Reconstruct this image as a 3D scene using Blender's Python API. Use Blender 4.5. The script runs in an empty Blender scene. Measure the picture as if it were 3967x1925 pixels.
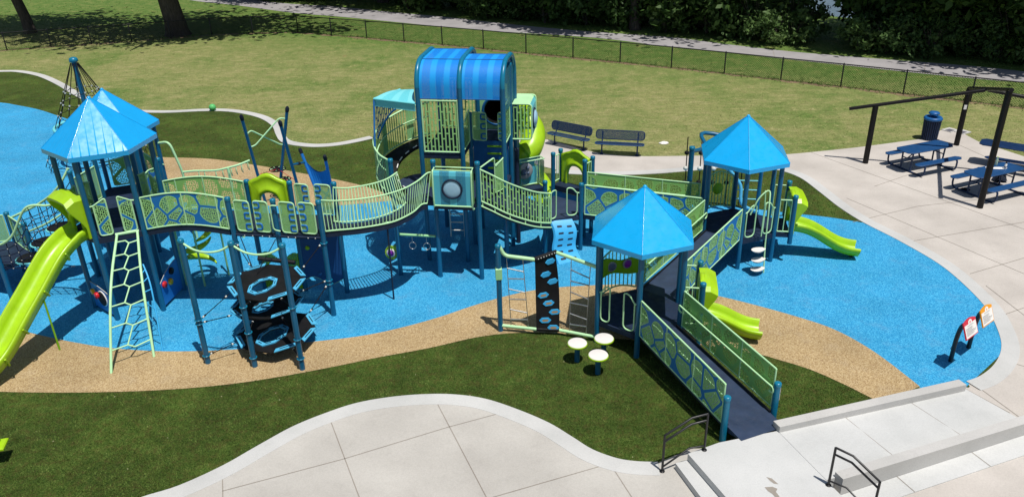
import bpy, bmesh, math, random
from mathutils import Vector, Matrix
from mathutils.geometry import tessellate_polygon
random.seed(7)
R = math.radians
scene = bpy.context.scene
col = scene.collection

# ------------------------------------------------------------------ camera
PW, PH, FPX = 3967.0, 1925.0, 3090.563
PITCH, ROLL, CAMZ = R(26.172735), R(-1.416319), 10.13
_c, _s = math.cos(PITCH), math.sin(PITCH)
_r0, _u0, FW = Vector((1, 0, 0)), Vector((0, _s, _c)), Vector((0, _c, -_s))
RT = _r0 * math.cos(ROLL) + _u0 * math.sin(ROLL)
UP = -_r0 * math.sin(ROLL) + _u0 * math.cos(ROLL)
cam_d = bpy.data.cameras.new('camera')
cam_d.sensor_width = 36.0
cam_d.lens = FPX / PW * 36.0
cam_d.clip_end = 3000
cam = bpy.data.objects.new('camera', cam_d)
col.objects.link(cam)
cam.matrix_world = Matrix(((RT.x, UP.x, -FW.x, 0), (RT.y, UP.y, -FW.y, 0), (RT.z, UP.z, -FW.z, CAMZ), (0, 0, 0, 1)))
scene.camera = cam

# ------------------------------------------------------------------ sky, sun, exposure
SUN_EL, SUN_AZ = R(71.5), R(-55)
sunv = Vector((math.cos(SUN_EL) * math.cos(SUN_AZ), math.cos(SUN_EL) * math.sin(SUN_AZ), math.sin(SUN_EL)))
world = bpy.data.worlds.new('World')
scene.world = world
world.use_nodes = True
wn = world.node_tree
sky = wn.nodes.new('ShaderNodeTexSky')
sky.sky_type = 'NISHITA'
sky.sun_disc = False
sky.sun_elevation = SUN_EL
sky.sun_rotation = R(145)
wn.links.new(sky.outputs[0], wn.nodes['Background'].inputs[0])
wn.nodes['Background'].inputs[1].default_value = 0.065
sun_d = bpy.data.lights.new('sun', 'SUN')
sun_d.energy = 4.4
sun_d.angle = R(0.5)
sun_d.color = (1.0, 0.955, 0.89)
sun = bpy.data.objects.new('sun', sun_d)
sun.rotation_euler = sunv.to_track_quat('Z', 'Y').to_euler()
col.objects.link(sun)
vs = scene.view_settings
vs.view_transform = 'Standard'
vs.look = 'None'
vs.exposure = 0.0
vs.gamma = 1.0

# ------------------------------------------------------------------ photo pixel -> place
def at(u, v, z=0.0):
    ray = RT * ((u - PW / 2) / FPX) + UP * ((PH / 2 - v) / FPX) + FW
    p = ray * ((z - CAMZ) / ray.z)
    return Vector((p.x, p.y, z))
def atD(u, v, z=0.0):
    return at(u * 1.54, v * 1.54, z)

# ------------------------------------------------------------------ materials
M = {}
def nodes_of(name):
    m = bpy.data.materials.new(name)
    m.use_nodes = True
    nt = m.node_tree
    return m, nt, nt.nodes['Principled BSDF']
def N(nt, t, **kw):
    n = nt.nodes.new(t)
    for k, v in kw.items():
        if k.startswith('i_'):
            n.inputs[k[2:].replace('_', ' ')].default_value = v
        else:
            setattr(n, k, v)
    return n
def L(nt, a, b): nt.links.new(a, b)
def rgba(c): return (c[0], c[1], c[2], 1)
def ramp(nt, fac, stops):
    r = N(nt, 'ShaderNodeValToRGB')
    e = r.color_ramp.elements
    while len(e) < len(stops): e.new(0.5)
    for i, (p, c) in enumerate(stops):
        e[i].position = p
        e[i].color = rgba(c) if hasattr(c, '__len__') else (c, c, c, 1)
    L(nt, fac, r.inputs[0])
    return r.outputs[0]
def noise(nt, vec, scale, detail=4, rough=0.55):
    n = N(nt, 'ShaderNodeTexNoise', i_Scale=scale, i_Detail=detail, i_Roughness=rough)
    L(nt, vec, n.inputs['Vector'])
    return n.outputs['Fac']
def mixc(nt, fac, a, b, blend='MIX'):
    m = N(nt, 'ShaderNodeMix', data_type='RGBA', blend_type=blend)
    for s, x in ((0, fac), (6, a), (7, b)):
        if hasattr(x, 'is_linked') or hasattr(x, 'links'): L(nt, x, m.inputs[s])
        elif s == 0: m.inputs[0].default_value = x
        else: m.inputs[s].default_value = rgba(x)
    return m.outputs[2]
def math_(nt, op, a, b=None, c=None):
    m = N(nt, 'ShaderNodeMath', operation=op)
    for i, x in enumerate((a, b, c)):
        if x is None: continue
        if hasattr(x, 'links'): L(nt, x, m.inputs[i])
        else: m.inputs[i].default_value = x
    return m.outputs[0]
def bump(nt, bs, h, strength=0.3, dist=0.02):
    b = N(nt, 'ShaderNodeBump', i_Strength=strength, i_Distance=dist)
    L(nt, h, b.inputs['Height'])
    L(nt, b.outputs[0], bs.inputs['Normal'])
def geo_pos(nt): return N(nt, 'ShaderNodeNewGeometry').outputs['Position']
def obj_co(nt): return N(nt, 'ShaderNodeTexCoord').outputs['Object']
def uv_co(nt): return N(nt, 'ShaderNodeTexCoord').outputs['UV']

def paint(name, c, rough=0.4, spec=0.5, var=0.12, dirt=0.0, coat=0.0, metal=0.0):
    m, nt, b = nodes_of(name)
    v = obj_co(nt)
    n1 = noise(nt, v, 3.0, 5)
    lo = [x * (1 - var) for x in c]; hi = [min(1, x * (1 + var)) for x in c]
    cc = ramp(nt, n1, [(0.3, lo), (0.7, hi)])
    if dirt:
        n2 = noise(nt, v, 9.0, 6, 0.7)
        cc = mixc(nt, ramp(nt, n2, [(0.55, 0.0), (0.75, dirt)]), cc, (0.30, 0.26, 0.2))
    L(nt, cc, b.inputs['Base Color'])
    rr = ramp(nt, noise(nt, v, 7.0, 3), [(0.3, rough * 0.8), (0.7, min(1, rough * 1.25))])
    L(nt, rr, b.inputs['Roughness'])
    b.inputs['Specular IOR Level'].default_value = spec
    b.inputs['Metallic'].default_value = metal
    if coat:
        b.inputs['Coat Weight'].default_value = coat
        b.inputs['Coat Roughness'].default_value = 0.12
    M[name] = m
    return m
paint('teal_post', (0.004, 0.112, 0.235), 0.35, 0.5, 0.10, 0.06)
paint('teal_bright', (0.005, 0.17, 0.29), 0.3, 0.5, 0.08)
paint('mint', (0.33, 0.68, 0.34), 0.4, 0.4, 0.06, 0.06)
paint('mint_light', (0.47, 0.78, 0.43), 0.4, 0.4, 0.06)
paint('lime', (0.36, 0.60, 0.010), 0.34, 0.5, 0.10, 0.10)
paint('lime_dark', (0.20, 0.46, 0.006), 0.4, 0.4, 0.08)
paint('roof_blue', (0.005, 0.40, 0.84), 0.30, 0.5, 0.04, 0.0, 0.35)
paint('roof_left', (0.007, 0.385, 0.84), 0.20, 0.6, 0.04, 0.0, 0.6)
paint('blue_plastic', (0.012, 0.16, 0.50), 0.4, 0.4, 0.08)
paint('blue_frame', (0.008, 0.105, 0.30), 0.4, 0.4, 0.08)
paint('sky_plastic', (0.05, 0.42, 0.80), 0.4, 0.4, 0.06)
paint('cyan', (0.16, 0.62, 0.68), 0.4, 0.4, 0.06)
paint('cyan_edge', (0.08, 0.42, 0.68), 0.5, 0.3, 0.08)
paint('deck_navy', (0.012, 0.024, 0.055), 0.6, 0.3, 0.25, 0.05)
paint('ramp_navy', (0.026, 0.043, 0.085), 0.55, 0.35, 0.2, 0.06)
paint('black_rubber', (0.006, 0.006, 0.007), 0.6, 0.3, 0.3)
paint('black_metal', (0.008, 0.008, 0.010), 0.38, 0.5, 0.2)
paint('brown_metal', (0.006, 0.005, 0.006), 0.5, 0.3, 0.2)
paint('bench_navy', (0.006, 0.026, 0.085), 0.45, 0.4, 0.15)
paint('bench_blue', (0.010, 0.060, 0.175), 0.45, 0.4, 0.12)
paint('bin_blue', (0.010, 0.10, 0.30), 0.4, 0.4, 0.12)
paint('white', (0.78, 0.77, 0.74), 0.5, 0.3, 0.05, 0.06)
paint('pad_white', (0.74, 0.71, 0.68), 0.6, 0.3, 0.05, 0.05)
paint('grey', (0.30, 0.31, 0.33), 0.35, 0.5, 0.1)
paint('pad_tan', (0.42, 0.27, 0.13), 0.7, 0.3, 0.15)
paint('steel', (0.45, 0.45, 0.45), 0.3, 0.5, 0.1, 0, 0, 0.8)
paint('red', (0.60, 0.012, 0.02), 0.35, 0.5, 0.08)
paint('yellow', (0.75, 0.42, 0.01), 0.35, 0.5, 0.08)
paint('orange', (0.80, 0.33, 0.02), 0.4, 0.4, 0.05)
paint('sign_red', (0.62, 0.03, 0.06), 0.4, 0.4, 0.05)
paint('ink', (0.12, 0.12, 0.14), 0.6, 0.2, 0.05)
paint('purple', (0.22, 0.012, 0.36), 0.35, 0.5, 0.1)
paint('rope', (0.008, 0.008, 0.010), 0.7, 0.2, 0.3)
paint('rope_navy', (0.008, 0.012, 0.035), 0.7, 0.2, 0.3)
paint('silver_clip', (0.62, 0.64, 0.60), 0.4, 0.5, 0.1)
paint('slate_panel', (0.10, 0.14, 0.22), 0.5, 0.3, 0.15)
paint('ball_green', (0.10, 0.45, 0.14), 0.5, 0.3, 0.3)
paint('cloth_dark', (0.015, 0.02, 0.035), 0.8, 0.2, 0.4)

def bubble_mat():
    m, nt, b = nodes_of('bubble')
    b.inputs['Base Color'].default_value = (0.36, 0.58, 0.74, 1)
    b.inputs['Roughness'].default_value = 0.30
    b.inputs['Coat Weight'].default_value = 0.15
    M['bubble'] = m
bubble_mat()
def bottle_mat():
    m, nt, b = nodes_of('bottle_plastic')
    b.inputs['Base Color'].default_value = (0.55, 0.75, 0.62, 1)
    b.inputs['Roughness'].default_value = 0.1
    b.inputs['Transmission Weight'].default_value = 0.6
    M['bottle_plastic'] = m
bottle_mat()

def rubber(name, a, b_, c, sc=55.0):
    m, nt, b = nodes_of(name)
    p = geo_pos(nt)
    vor = N(nt, 'ShaderNodeTexVoronoi', i_Scale=sc)
    L(nt, p, vor.inputs['Vector'])
    g = N(nt, 'ShaderNodeSeparateColor'); L(nt, vor.outputs['Color'], g.inputs[0])
    cc = ramp(nt, g.outputs[0], [(0.0, a), (0.5, b_), (1.0, c)])
    big = noise(nt, p, 0.55, 5, 0.6)
    cc = mixc(nt, 1.0, cc, ramp(nt, big, [(0.25, 0.80), (0.55, 1.0), (0.8, 1.12)]), 'MULTIPLY')
    sc_ = noise(nt, p, 1.6, 9, 0.75)
    cc = mixc(nt, ramp(nt, sc_, [(0.52, 0.0), (0.72, 0.30)]), cc, [0.5 * x + 0.16 for x in b_])
    L(nt, cc, b.inputs['Base Color'])
    b.inputs['Roughness'].default_value = 0.85
    b.inputs['Specular IOR Level'].default_value = 0.25
    bump(nt, b, vor.outputs['Distance'], 0.5, 0.01)
    M[name] = m
rubber('rubber_blue', (0.012, 0.205, 0.43), (0.032, 0.305, 0.585), (0.085, 0.46, 0.72))
rubber('rubber_tan', (0.27, 0.175, 0.085), (0.42, 0.300, 0.150), (0.55, 0.43, 0.25))

def turf():
    m, nt, b = nodes_of('turf')
    p = geo_pos(nt)
    f = noise(nt, p, 26, 5, 0.8)
    g = noise(nt, p, 5.5, 5, 0.7)
    h = noise(nt, p, 0.75, 6, 0.65)
    cc = ramp(nt, f, [(0.30, (0.008, 0.020, 0.003)), (0.47, (0.040, 0.078, 0.010)), (0.60, (0.085, 0.135, 0.022)), (0.74, (0.24, 0.29, 0.10))])
    cc = mixc(nt, ramp(nt, g, [(0.46, 0.0), (0.66, 0.75)]), cc, mixc(nt, f, (0.035, 0.030, 0.006), (0.13, 0.11, 0.03)))
    cc = mixc(nt, 1.0, cc, ramp(nt, h, [(0.28, 0.62), (0.5, 1.0), (0.74, 1.65)]), 'MULTIPLY')
    sp = N(nt, 'ShaderNodeTexVoronoi', i_Scale=2.3); L(nt, p, sp.inputs['Vector'])
    cc = mixc(nt, math_(nt, 'LESS_THAN', sp.outputs['Distance'], 0.035), cc, (0.42, 0.40, 0.24))
    L(nt, cc, b.inputs['Base Color'])
    b.inputs['Roughness'].default_value = 0.8
    b.inputs['Specular IOR Level'].default_value = 0.2
    bump(nt, b, f, 1.0, 0.04)
    M['turf'] = m
turf()
def lawn():
    m, nt, b = nodes_of('lawn')
    p = geo_pos(nt)
    f = noise(nt, p, 16, 6, 0.85)
    g = noise(nt, p, 1.5, 8, 0.75)
    big = noise(nt, p, 0.16, 5, 0.65)
    st = N(nt, 'ShaderNodeMapping'); st.inputs['Scale'].default_value = (0.45, 2.2, 1)
    st.inputs['Rotation'].default_value = (0, 0, 0.18)
    L(nt, p, st.inputs['Vector'])
    stripe = noise(nt, st.outputs[0], 1.6, 8, 0.75)
    dry = ramp(nt, g, [(0.32, (0.135, 0.190, 0.050)), (0.5, (0.225, 0.235, 0.085)), (0.68, (0.35, 0.315, 0.155))])
    dry = mixc(nt, 0.5, dry, ramp(nt, stripe, [(0.34, (0.12, 0.185, 0.05)), (0.5, (0.235, 0.24, 0.09)), (0.66, (0.35, 0.315, 0.155))]))
    green = ramp(nt, g, [(0.32, (0.050, 0.125, 0.020)), (0.5, (0.085, 0.165, 0.030)), (0.68, (0.20, 0.215, 0.065))])
    sx = N(nt, 'ShaderNodeSeparateXYZ'); L(nt, p, sx.inputs[0])
    # greener beyond the fence and beside the concrete: plain distance from the dry middle of the field
    far = math_(nt, 'MULTIPLY_ADD', sx.outputs['X'], 0.42, sx.outputs['Y'])
    far = math_(nt, 'ADD', far, math_(nt, 'MULTIPLY', big, 6.0))
    k = ramp(nt, math_(nt, 'MULTIPLY', far, 0.01), [(0.435, 0.0), (0.50, 0.85)])
    k2 = ramp(nt, noise(nt, p, 0.22, 7, 0.7), [(0.44, 0.0), (0.66, 0.8)])
    kk = math_(nt, 'MAXIMUM', k, k2)
    cc = mixc(nt, kk, dry, green)
    cc = mixc(nt, 1.0, cc, ramp(nt, f, [(0.30, 0.50), (0.5, 1.0), (0.70, 1.5)]), 'MULTIPLY')
    f5 = noise(nt, p, 4.5, 8, 0.85)
    cc = mixc(nt, 1.0, cc, ramp(nt, f5, [(0.30, 0.72), (0.5, 1.0), (0.70, 1.28)]), 'MULTIPLY')
    red = ramp(nt, noise(nt, p, 0.9, 3), [(0.70, 0.0), (0.76, 0.5)])
    cc = mixc(nt, red, cc, (0.30, 0.17, 0.09))
    L(nt, cc, b.inputs['Base Color'])
    b.inputs['Roughness'].default_value = 0.9
    b.inputs['Specular IOR Level'].default_value = 0.15
    bump(nt, b, f, 0.7, 0.04)
    M['lawn'] = m
lawn()
def blades(name, stops, scale=1.5):
    m, nt, b = nodes_of(name)
    n = noise(nt, geo_pos(nt), scale, 8, 0.8)
    L(nt, ramp(nt, n, stops), b.inputs['Base Color'])
    b.inputs['Roughness'].default_value = 0.75
    b.inputs['Specular IOR Level'].default_value = 0.2
    M[name] = m
blades('lawn_blade', [(0.32, (0.16, 0.24, 0.06)), (0.46, (0.24, 0.28, 0.09)), (0.56, (0.34, 0.35, 0.14)), (0.70, (0.52, 0.47, 0.26))])
blades('verge_blade', [(0.32, (0.05, 0.13, 0.02)), (0.5, (0.095, 0.18, 0.035)), (0.70, (0.22, 0.25, 0.08))])
blades('turf_blade', [(0.30, (0.025, 0.055, 0.006)), (0.43, (0.065, 0.115, 0.016)), (0.54, (0.125, 0.19, 0.035)), (0.68, (0.27, 0.33, 0.10))], 3.0)
def concrete(name, a, b_, stain=0.35, streak=True):
    m, nt, b = nodes_of(name)
    p = geo_pos(nt)
    f = noise(nt, p, 40, 4, 0.7)
    g = noise(nt, p, 0.5, 9, 0.72)
    h = noise(nt, p, 4.0, 6, 0.7)
    cc = ramp(nt, g, [(0.32, [x * 0.93 for x in a]), (0.66, [min(1, x * 1.04) for x in b_])])
    cc = mixc(nt, ramp(nt, h, [(0.52, 0.0), (0.75, stain)]), cc, [x * 0.72 for x in a])
    cc = mixc(nt, 1.0, cc, ramp(nt, f, [(0.25, 0.88), (0.6, 1.03)]), 'MULTIPLY')
    L(nt, cc, b.inputs['Base Color'])
    b.inputs['Roughness'].default_value = 0.75
    b.inputs['Specular IOR Level'].default_value = 0.3
    bump(nt, b, f, 0.25, 0.006)
    M[name] = m
concrete('concrete_tan', (0.46, 0.425, 0.385), (0.56, 0.52, 0.475))
concrete('concrete_grey', (0.425, 0.405, 0.37), (0.515, 0.495, 0.455))
concrete('concrete_new', (0.51, 0.52, 0.51), (0.58, 0.585, 0.575), 0.12)
concrete('concrete_kerb', (0.47, 0.475, 0.46), (0.56, 0.56, 0.545), 0.2)
concrete('concrete_wall', (0.46, 0.455, 0.435), (0.54, 0.53, 0.51), 0.35)
concrete('asphalt', (0.29, 0.28, 0.285), (0.36, 0.345, 0.35), 0.2)
concrete('joint', (0.24, 0.21, 0.18), (0.33, 0.30, 0.26))
concrete('soil', (0.13, 0.085, 0.05), (0.26, 0.19, 0.11), 0.4)
def water():
    m, nt, b = nodes_of('water')
    b.inputs['Base Color'].default_value = (0.10, 0.14, 0.17, 1)
    b.inputs['Roughness'].default_value = 0.12
    b.inputs['Specular IOR Level'].default_value = 0.9
    bump(nt, b, noise(nt, geo_pos(nt), 1.5, 3), 0.15, 0.05)
    M['water'] = m
water()

# sheet materials cut through with real holes (alpha), laid out in metres on the sheet's own UV
def holes(name, maker, rough=0.45):
    m, nt, b = nodes_of(name)
    uv = uv_co(nt)
    colr, alpha = maker(nt, uv)
    if hasattr(colr, 'links'): L(nt, colr, b.inputs['Base Color'])
    else: b.inputs['Base Color'].default_value = rgba(colr)
    L(nt, alpha, b.inputs['Alpha'])
    b.inputs['Roughness'].default_value = rough
    b.inputs['Specular IOR Level'].default_value = 0.35
    M[name] = m
def dots(nt, uv, sc, rad):
    v = N(nt, 'ShaderNodeTexVoronoi', i_Scale=sc, i_Randomness=0.35, voronoi_dimensions='2D')
    L(nt, uv, v.inputs['Vector'])
    return math_(nt, 'GREATER_THAN', v.outputs['Distance'], rad)   # 1 = solid
def giraffe(web, cell, rad=0.40):
    def mk(nt, uv):
        e = N(nt, 'ShaderNodeTexVoronoi', i_Scale=2.15, i_Randomness=0.8, voronoi_dimensions='2D', feature='DISTANCE_TO_EDGE')
        L(nt, uv, e.inputs['Vector'])
        f1 = N(nt, 'ShaderNodeTexVoronoi', i_Scale=2.15, i_Randomness=0.8, voronoi_dimensions='2D')
        L(nt, uv, f1.inputs['Vector'])
        dd = math_(nt, 'MINIMUM', e.outputs['Distance'], math_(nt, 'MULTIPLY', math_(nt, 'SUBTRACT', 0.66, f1.outputs['Distance']), 0.6))
        isweb = math_(nt, 'LESS_THAN', dd, 0.062)
        rim = math_(nt, 'LESS_THAN', dd, 0.092)
        d = dots(nt, uv, 22.0, rad)
        alpha = math_(nt, 'MAXIMUM', rim, d)
        n = noise(nt, uv, 3.0, 3)
        c1 = mixc(nt, n, [x * 0.9 for x in cell], [min(1, x * 1.1) for x in cell])
        return mixc(nt, isweb, c1, web), alpha
    return mk
MINT = (0.34, 0.65, 0.24)
holes('giraffe_blue', giraffe((0.012, 0.17, 0.50), MINT))
holes('giraffe_green', giraffe((0.27, 0.58, 0.16), (0.34, 0.63, 0.18)))
def slots(nt, uv):
    mp = N(nt, 'ShaderNodeMapping'); mp.inputs['Rotation'].default_value = (0, 0, R(90))
    L(nt, uv, mp.inputs['Vector'])
    bt = N(nt, 'ShaderNodeTexBrick', i_Scale=1.0)
    bt.inputs['Brick Width'].default_value = 0.36
    bt.inputs['Row Height'].default_value = 0.098
    bt.inputs['Mortar Size'].default_value = 0.017
    bt.inputs['Mortar Smooth'].default_value = 0.0
    bt.offset = 0.4
    bt.inputs['Color1'].default_value = (0, 0, 0, 1); bt.inputs['Color2'].default_value = (0, 0, 0, 1)
    bt.inputs['Mortar'].default_value = (1, 1, 1, 1)
    L(nt, mp.outputs[0], bt.inputs['Vector'])
    return MINT, bt.outputs['Color']
holes('slot_green', slots)
holes('slot_navy', lambda nt, uv: ((0.008, 0.06, 0.16), slots(nt, uv)[1]))
holes('perf_green', lambda nt, uv: ((0.32, 0.63, 0.24), dots(nt, uv, 42.0, 0.33)))
holes('perf_teal', lambda nt, uv: ((0.015, 0.22, 0.34), dots(nt, uv, 40.0, 0.40)))
holes('perf_deck', lambda nt, uv: ((0.014, 0.026, 0.055), dots(nt, uv, 30.0, 0.28)), 0.6)
holes('perf_bench', lambda nt, uv: ((0.007, 0.028, 0.09), dots(nt, uv, 34.0, 0.30)), 0.5)
def wallbars(nt, uv):
    s = N(nt, 'ShaderNodeSeparateXYZ'); L(nt, uv, s.inputs[0])
    b_ = math_(nt, 'LESS_THAN', math_(nt, 'FRACT', math_(nt, 'DIVIDE', s.outputs['X'], 0.078)), 0.30)
    pn = math_(nt, 'LESS_THAN', math_(nt, 'FRACT', math_(nt, 'DIVIDE', s.outputs['X'], 0.92)), 0.20)
    pd = math_(nt, 'MULTIPLY', pn, dots(nt, uv, 45.0, 0.30))
    return (0.27, 0.60, 0.26), math_(nt, 'MAXIMUM', b_, pd)
holes('wall_bars', wallbars)
def stripes(light, dark, width, thr=0.42):
    def mk(nt, uv):
        s = N(nt, 'ShaderNodeSeparateXYZ'); L(nt, uv, s.inputs[0])
        w = math_(nt, 'FRACT', math_(nt, 'DIVIDE', s.outputs['X'], width))
        band = math_(nt, 'LESS_THAN', w, 0.42)
        d = dots(nt, uv, 45.0, thr)
        return mixc(nt, band, dark, light), math_(nt, 'MAXIMUM', band, d)
    return mk
holes('canopy_blue', stripes((0.012, 0.33, 0.82), (0.007, 0.235, 0.76), 0.36, 0.16))
holes('canopy_cyan', stripes((0.20, 0.66, 0.72), (0.14, 0.60, 0.68), 0.5, 0.12))
holes('bay_cyan', stripes((0.10, 0.48, 0.60), (0.05, 0.30, 0.45), 0.42, 0.25))
def chain(nt, uv):
    mp = N(nt, 'ShaderNodeMapping'); mp.inputs['Rotation'].default_value = (0, 0, R(45))
    L(nt, uv, mp.inputs['Vector'])
    s = N(nt, 'ShaderNodeSeparateXYZ'); L(nt, mp.outputs[0], s.inputs[0])
    def line(o):
        f = math_(nt, 'FRACT', math_(nt, 'DIVIDE', o, 0.075))
        return math_(nt, 'LESS_THAN', f, 0.13)
    return (0.012, 0.013, 0.012), math_(nt, 'MAXIMUM', line(s.outputs['X']), line(s.outputs['Y']))
holes('chain_link', chain, 0.5)
def holewall(nt, uv):
    bt = N(nt, 'ShaderNodeTexBrick', i_Scale=1.0)
    bt.inputs['Brick Width'].default_value = 0.055
    bt.inputs['Row Height'].default_value = 0.14
    bt.inputs['Mortar Size'].default_value = 0.03
    bt.inputs['Mortar Smooth'].default_value = 0.1
    L(nt, uv, bt.inputs['Vector'])
    n = noise(nt, uv, 6, 2)
    return mixc(nt, bt.outputs['Fac'], (0.03, 0.16, 0.42), (0.010, 0.065, 0.21)), math_(nt, 'ADD', n, 1.0)
holes('rock_panel', holewall)
def leafmat(name, a, b_, c):
    m, nt, b = nodes_of(name)
    n = noise(nt, geo_pos(nt), 0.9, 5, 0.7)
    oi = N(nt, 'ShaderNodeObjectInfo')
    cc = ramp(nt, n, [(0.3, a), (0.5, b_), (0.75, c)])
    cc = mixc(nt, 1.0, cc, ramp(nt, oi.outputs['Random'], [(0.0, (0.75, 0.8, 0.8)), (1.0, (1.15, 1.1, 1.0))]), 'MULTIPLY')
    L(nt, cc, b.inputs['Base Color'])
    b.inputs['Roughness'].default_value = 0.6
    b.inputs['Specular IOR Level'].default_value = 0.25
    M[name] = m
leafmat('leaf', (0.018, 0.045, 0.008), (0.036, 0.080, 0.014), (0.075, 0.125, 0.03))
leafmat('leaf_pale', (0.040, 0.085, 0.02), (0.070, 0.13, 0.035), (0.12, 0.18, 0.06))
def bark():
    m, nt, b = nodes_of('bark')
    mp = N(nt, 'ShaderNodeMapping'); mp.inputs['Scale'].default_value = (6, 6, 1)
    L(nt, obj_co(nt), mp.inputs['Vector'])
    n = noise(nt, mp.outputs[0], 2.5, 6, 0.7)
    L(nt, ramp(nt, n, [(0.3, (0.03, 0.024, 0.02)), (0.7, (0.12, 0.10, 0.085))]), b.inputs['Base Color'])
    b.inputs['Roughness'].default_value = 0.9
    bump(nt, b, n, 0.8, 0.05)
    M['bark'] = m
bark()
# ------------------------------------------------------------------ mesh helpers
OFF = {}
def V(*a):
    if len(a) == 1: return Vector(a[0])
    return Vector(a)
def v3(p, z): return Vector((p[0], p[1], z))
class MB:
    def __init__(s): s.v = []; s.f = []; s.uv = []; s.mi = []; s.sm = []; s.mats = []
    def m(s, name):
        if name not in s.mats: s.mats.append(name)
        return s.mats.index(name)
    def face(s, pts, uv=None, mat=None, smooth=False):
        i0 = len(s.v)
        s.v += [Vector(p) for p in pts]
        s.f.append(tuple(range(i0, i0 + len(pts))))
        s.uv.append(uv or [(0, 0)] * len(pts)); s.mi.append(s.m(mat) if mat else 0); s.sm.append(smooth)
    def idx(s, pts, faces, smooth=False, mat=None, uvs=None):
        i0 = len(s.v); s.v += [Vector(p) for p in pts]
        k = s.m(mat) if mat else 0
        for j, f in enumerate(faces):
            s.f.append(tuple(i0 + i for i in f)); s.uv.append(uvs[j] if uvs else [(0, 0)] * len(f)); s.mi.append(k); s.sm.append(smooth)
    def tube(s, pts, r, n=8, closed=False, mat=None, cap=True):
        pts = [Vector(p) for p in pts]
        if len(pts) < 2: return
        rr = r if hasattr(r, '__len__') else [r] * len(pts)
        out = []; ref = None
        m = len(pts)
        for i, p in enumerate(pts):
            if closed: t = (pts[(i + 1) % m] - pts[i - 1])
            elif i == 0: t = pts[1] - p
            elif i == m - 1: t = p - pts[i - 1]
            else: t = (pts[i + 1] - p).normalized() + (p - pts[i - 1]).normalized()
            if t.length < 1e-9: t = Vector((0, 0, 1))
            t.normalize()
            if ref is None:
                ref = t.orthogonal().normalized()
            ref = (ref - t * ref.dot(t))
            if ref.length < 1e-6: ref = t.orthogonal()
            ref.normalize()
            b = t.cross(ref)
            for k in range(n):
                a = 2 * math.pi * k / n
                out.append(p + (ref * math.cos(a) + b * math.sin(a)) * rr[i])
        fs = []
        for i in range(m if closed else m - 1):
            j = (i + 1) % m
            for k in range(n):
                l = (k + 1) % n
                fs.append((i * n + k, i * n + l, j * n + l, j * n + k))
        s.idx(out, fs, True, mat)
        if cap and not closed:
            s.idx(out[:n], [tuple(reversed(range(n)))], False, mat)
            s.idx(out[-n:], [tuple(range(n))], False, mat)
    def lathe(s, base, prof, n=20, mat=None, axis=None, smooth=True):
        ax = Vector(axis or (0, 0, 1)).normalized(); e1 = ax.orthogonal().normalized(); e2 = ax.cross(e1)
        base = Vector(base); out = []
        for r, h in prof:
            for k in range(n):
                a = 2 * math.pi * k / n
                out.append(base + ax * h + (e1 * math.cos(a) + e2 * math.sin(a)) * r)
        fs = []
        for i in range(len(prof) - 1):
            for k in range(n):
                l = (k + 1) % n
                fs.append((i * n + k, i * n + l, (i + 1) * n + l, (i + 1) * n + k))
        s.idx(out, fs, smooth, mat)
        if prof[0][0] > 1e-4: s.idx(out[:n], [tuple(reversed(range(n)))], False, mat)
        if prof[-1][0] > 1e-4: s.idx(out[-n:], [tuple(range(n))], False, mat)
    def box(s, c, sx, sy, sz, rz=0, mat=None, ch=0.0):
        ca, sa = math.cos(rz), math.sin(rz); c = Vector(c)
        def P(x, y, z): return c + Vector((x * ca - y * sa, x * sa + y * ca, z))
        if ch <= 0:
            pts = [P(x * sx / 2, y * sy / 2, z * sz / 2) for z in (-1, 1) for x, y in ((-1, -1), (1, -1), (1, 1), (-1, 1))]
            s.idx(pts, [(3, 2, 1, 0), (4, 5, 6, 7), (0, 1, 5, 4), (1, 2, 6, 5), (2, 3, 7, 6), (3, 0, 4, 7)], False, mat)
        else:
            ring = []
            for z, d in ((-1, ch), (-1 + 2 * ch / sz, 0), (1 - 2 * ch / sz, 0), (1, ch)):
                hx, hy = sx / 2 - d, sy / 2 - d
                ring.append([P(x * hx, y * hy, z * sz / 2) for x, y in ((-1, -1), (1, -1), (1, 1), (-1, 1))])
            pts = [p for r in ring for p in r]
            fs = [(3, 2, 1, 0), (12, 13, 14, 15)]
            for i in range(3):
                for k in range(4):
                    l = (k + 1) % 4
                    fs.append((i * 4 + k, i * 4 + l, i * 4 + 4 + l, i * 4 + 4 + k))
            s.idx(pts, fs, False, mat)
    def prism(s, poly, z0, z1, mat=None, side=None):
        """poly: list of xy (any simple outline); z0/z1 numbers or lists"""
        n = len(poly)
        a0 = z0 if hasattr(z0, '__len__') else [z0] * n
        a1 = z1 if hasattr(z1, '__len__') else [z1] * n
        area = sum(poly[i][0] * poly[(i + 1) % n][1] - poly[(i + 1) % n][0] * poly[i][1] for i in range(n))
        order = list(range(n)) if area > 0 else list(reversed(range(n)))
        poly = [poly[i] for i in order]; a0 = [a0[i] for i in order]; a1 = [a1[i] for i in order]
        top = [v3(p, z) for p, z in zip(poly, a1)]; bot = [v3(p, z) for p, z in zip(poly, a0)]
        tri = tessellate_polygon([[Vector((p[0], p[1], 0)) for p in poly]])
        T = []
        for t in tri:
            q = [top[i] for i in t]
            nz = (q[1] - q[0]).cross(q[2] - q[0]).z
            T.append(t if nz > 0 else t[::-1])
        uvt = [[(top[i].x, top[i].y) for i in t] for t in T]
        s.idx(top, T, False, mat, uvt)
        s.idx(bot, [t[::-1] for t in T], False, mat, [u[::-1] for u in uvt])
        for i in range(n):
            j = (i + 1) % n
            s.face([bot[i], bot[j], top[j], top[i]], None, side or mat)
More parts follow.
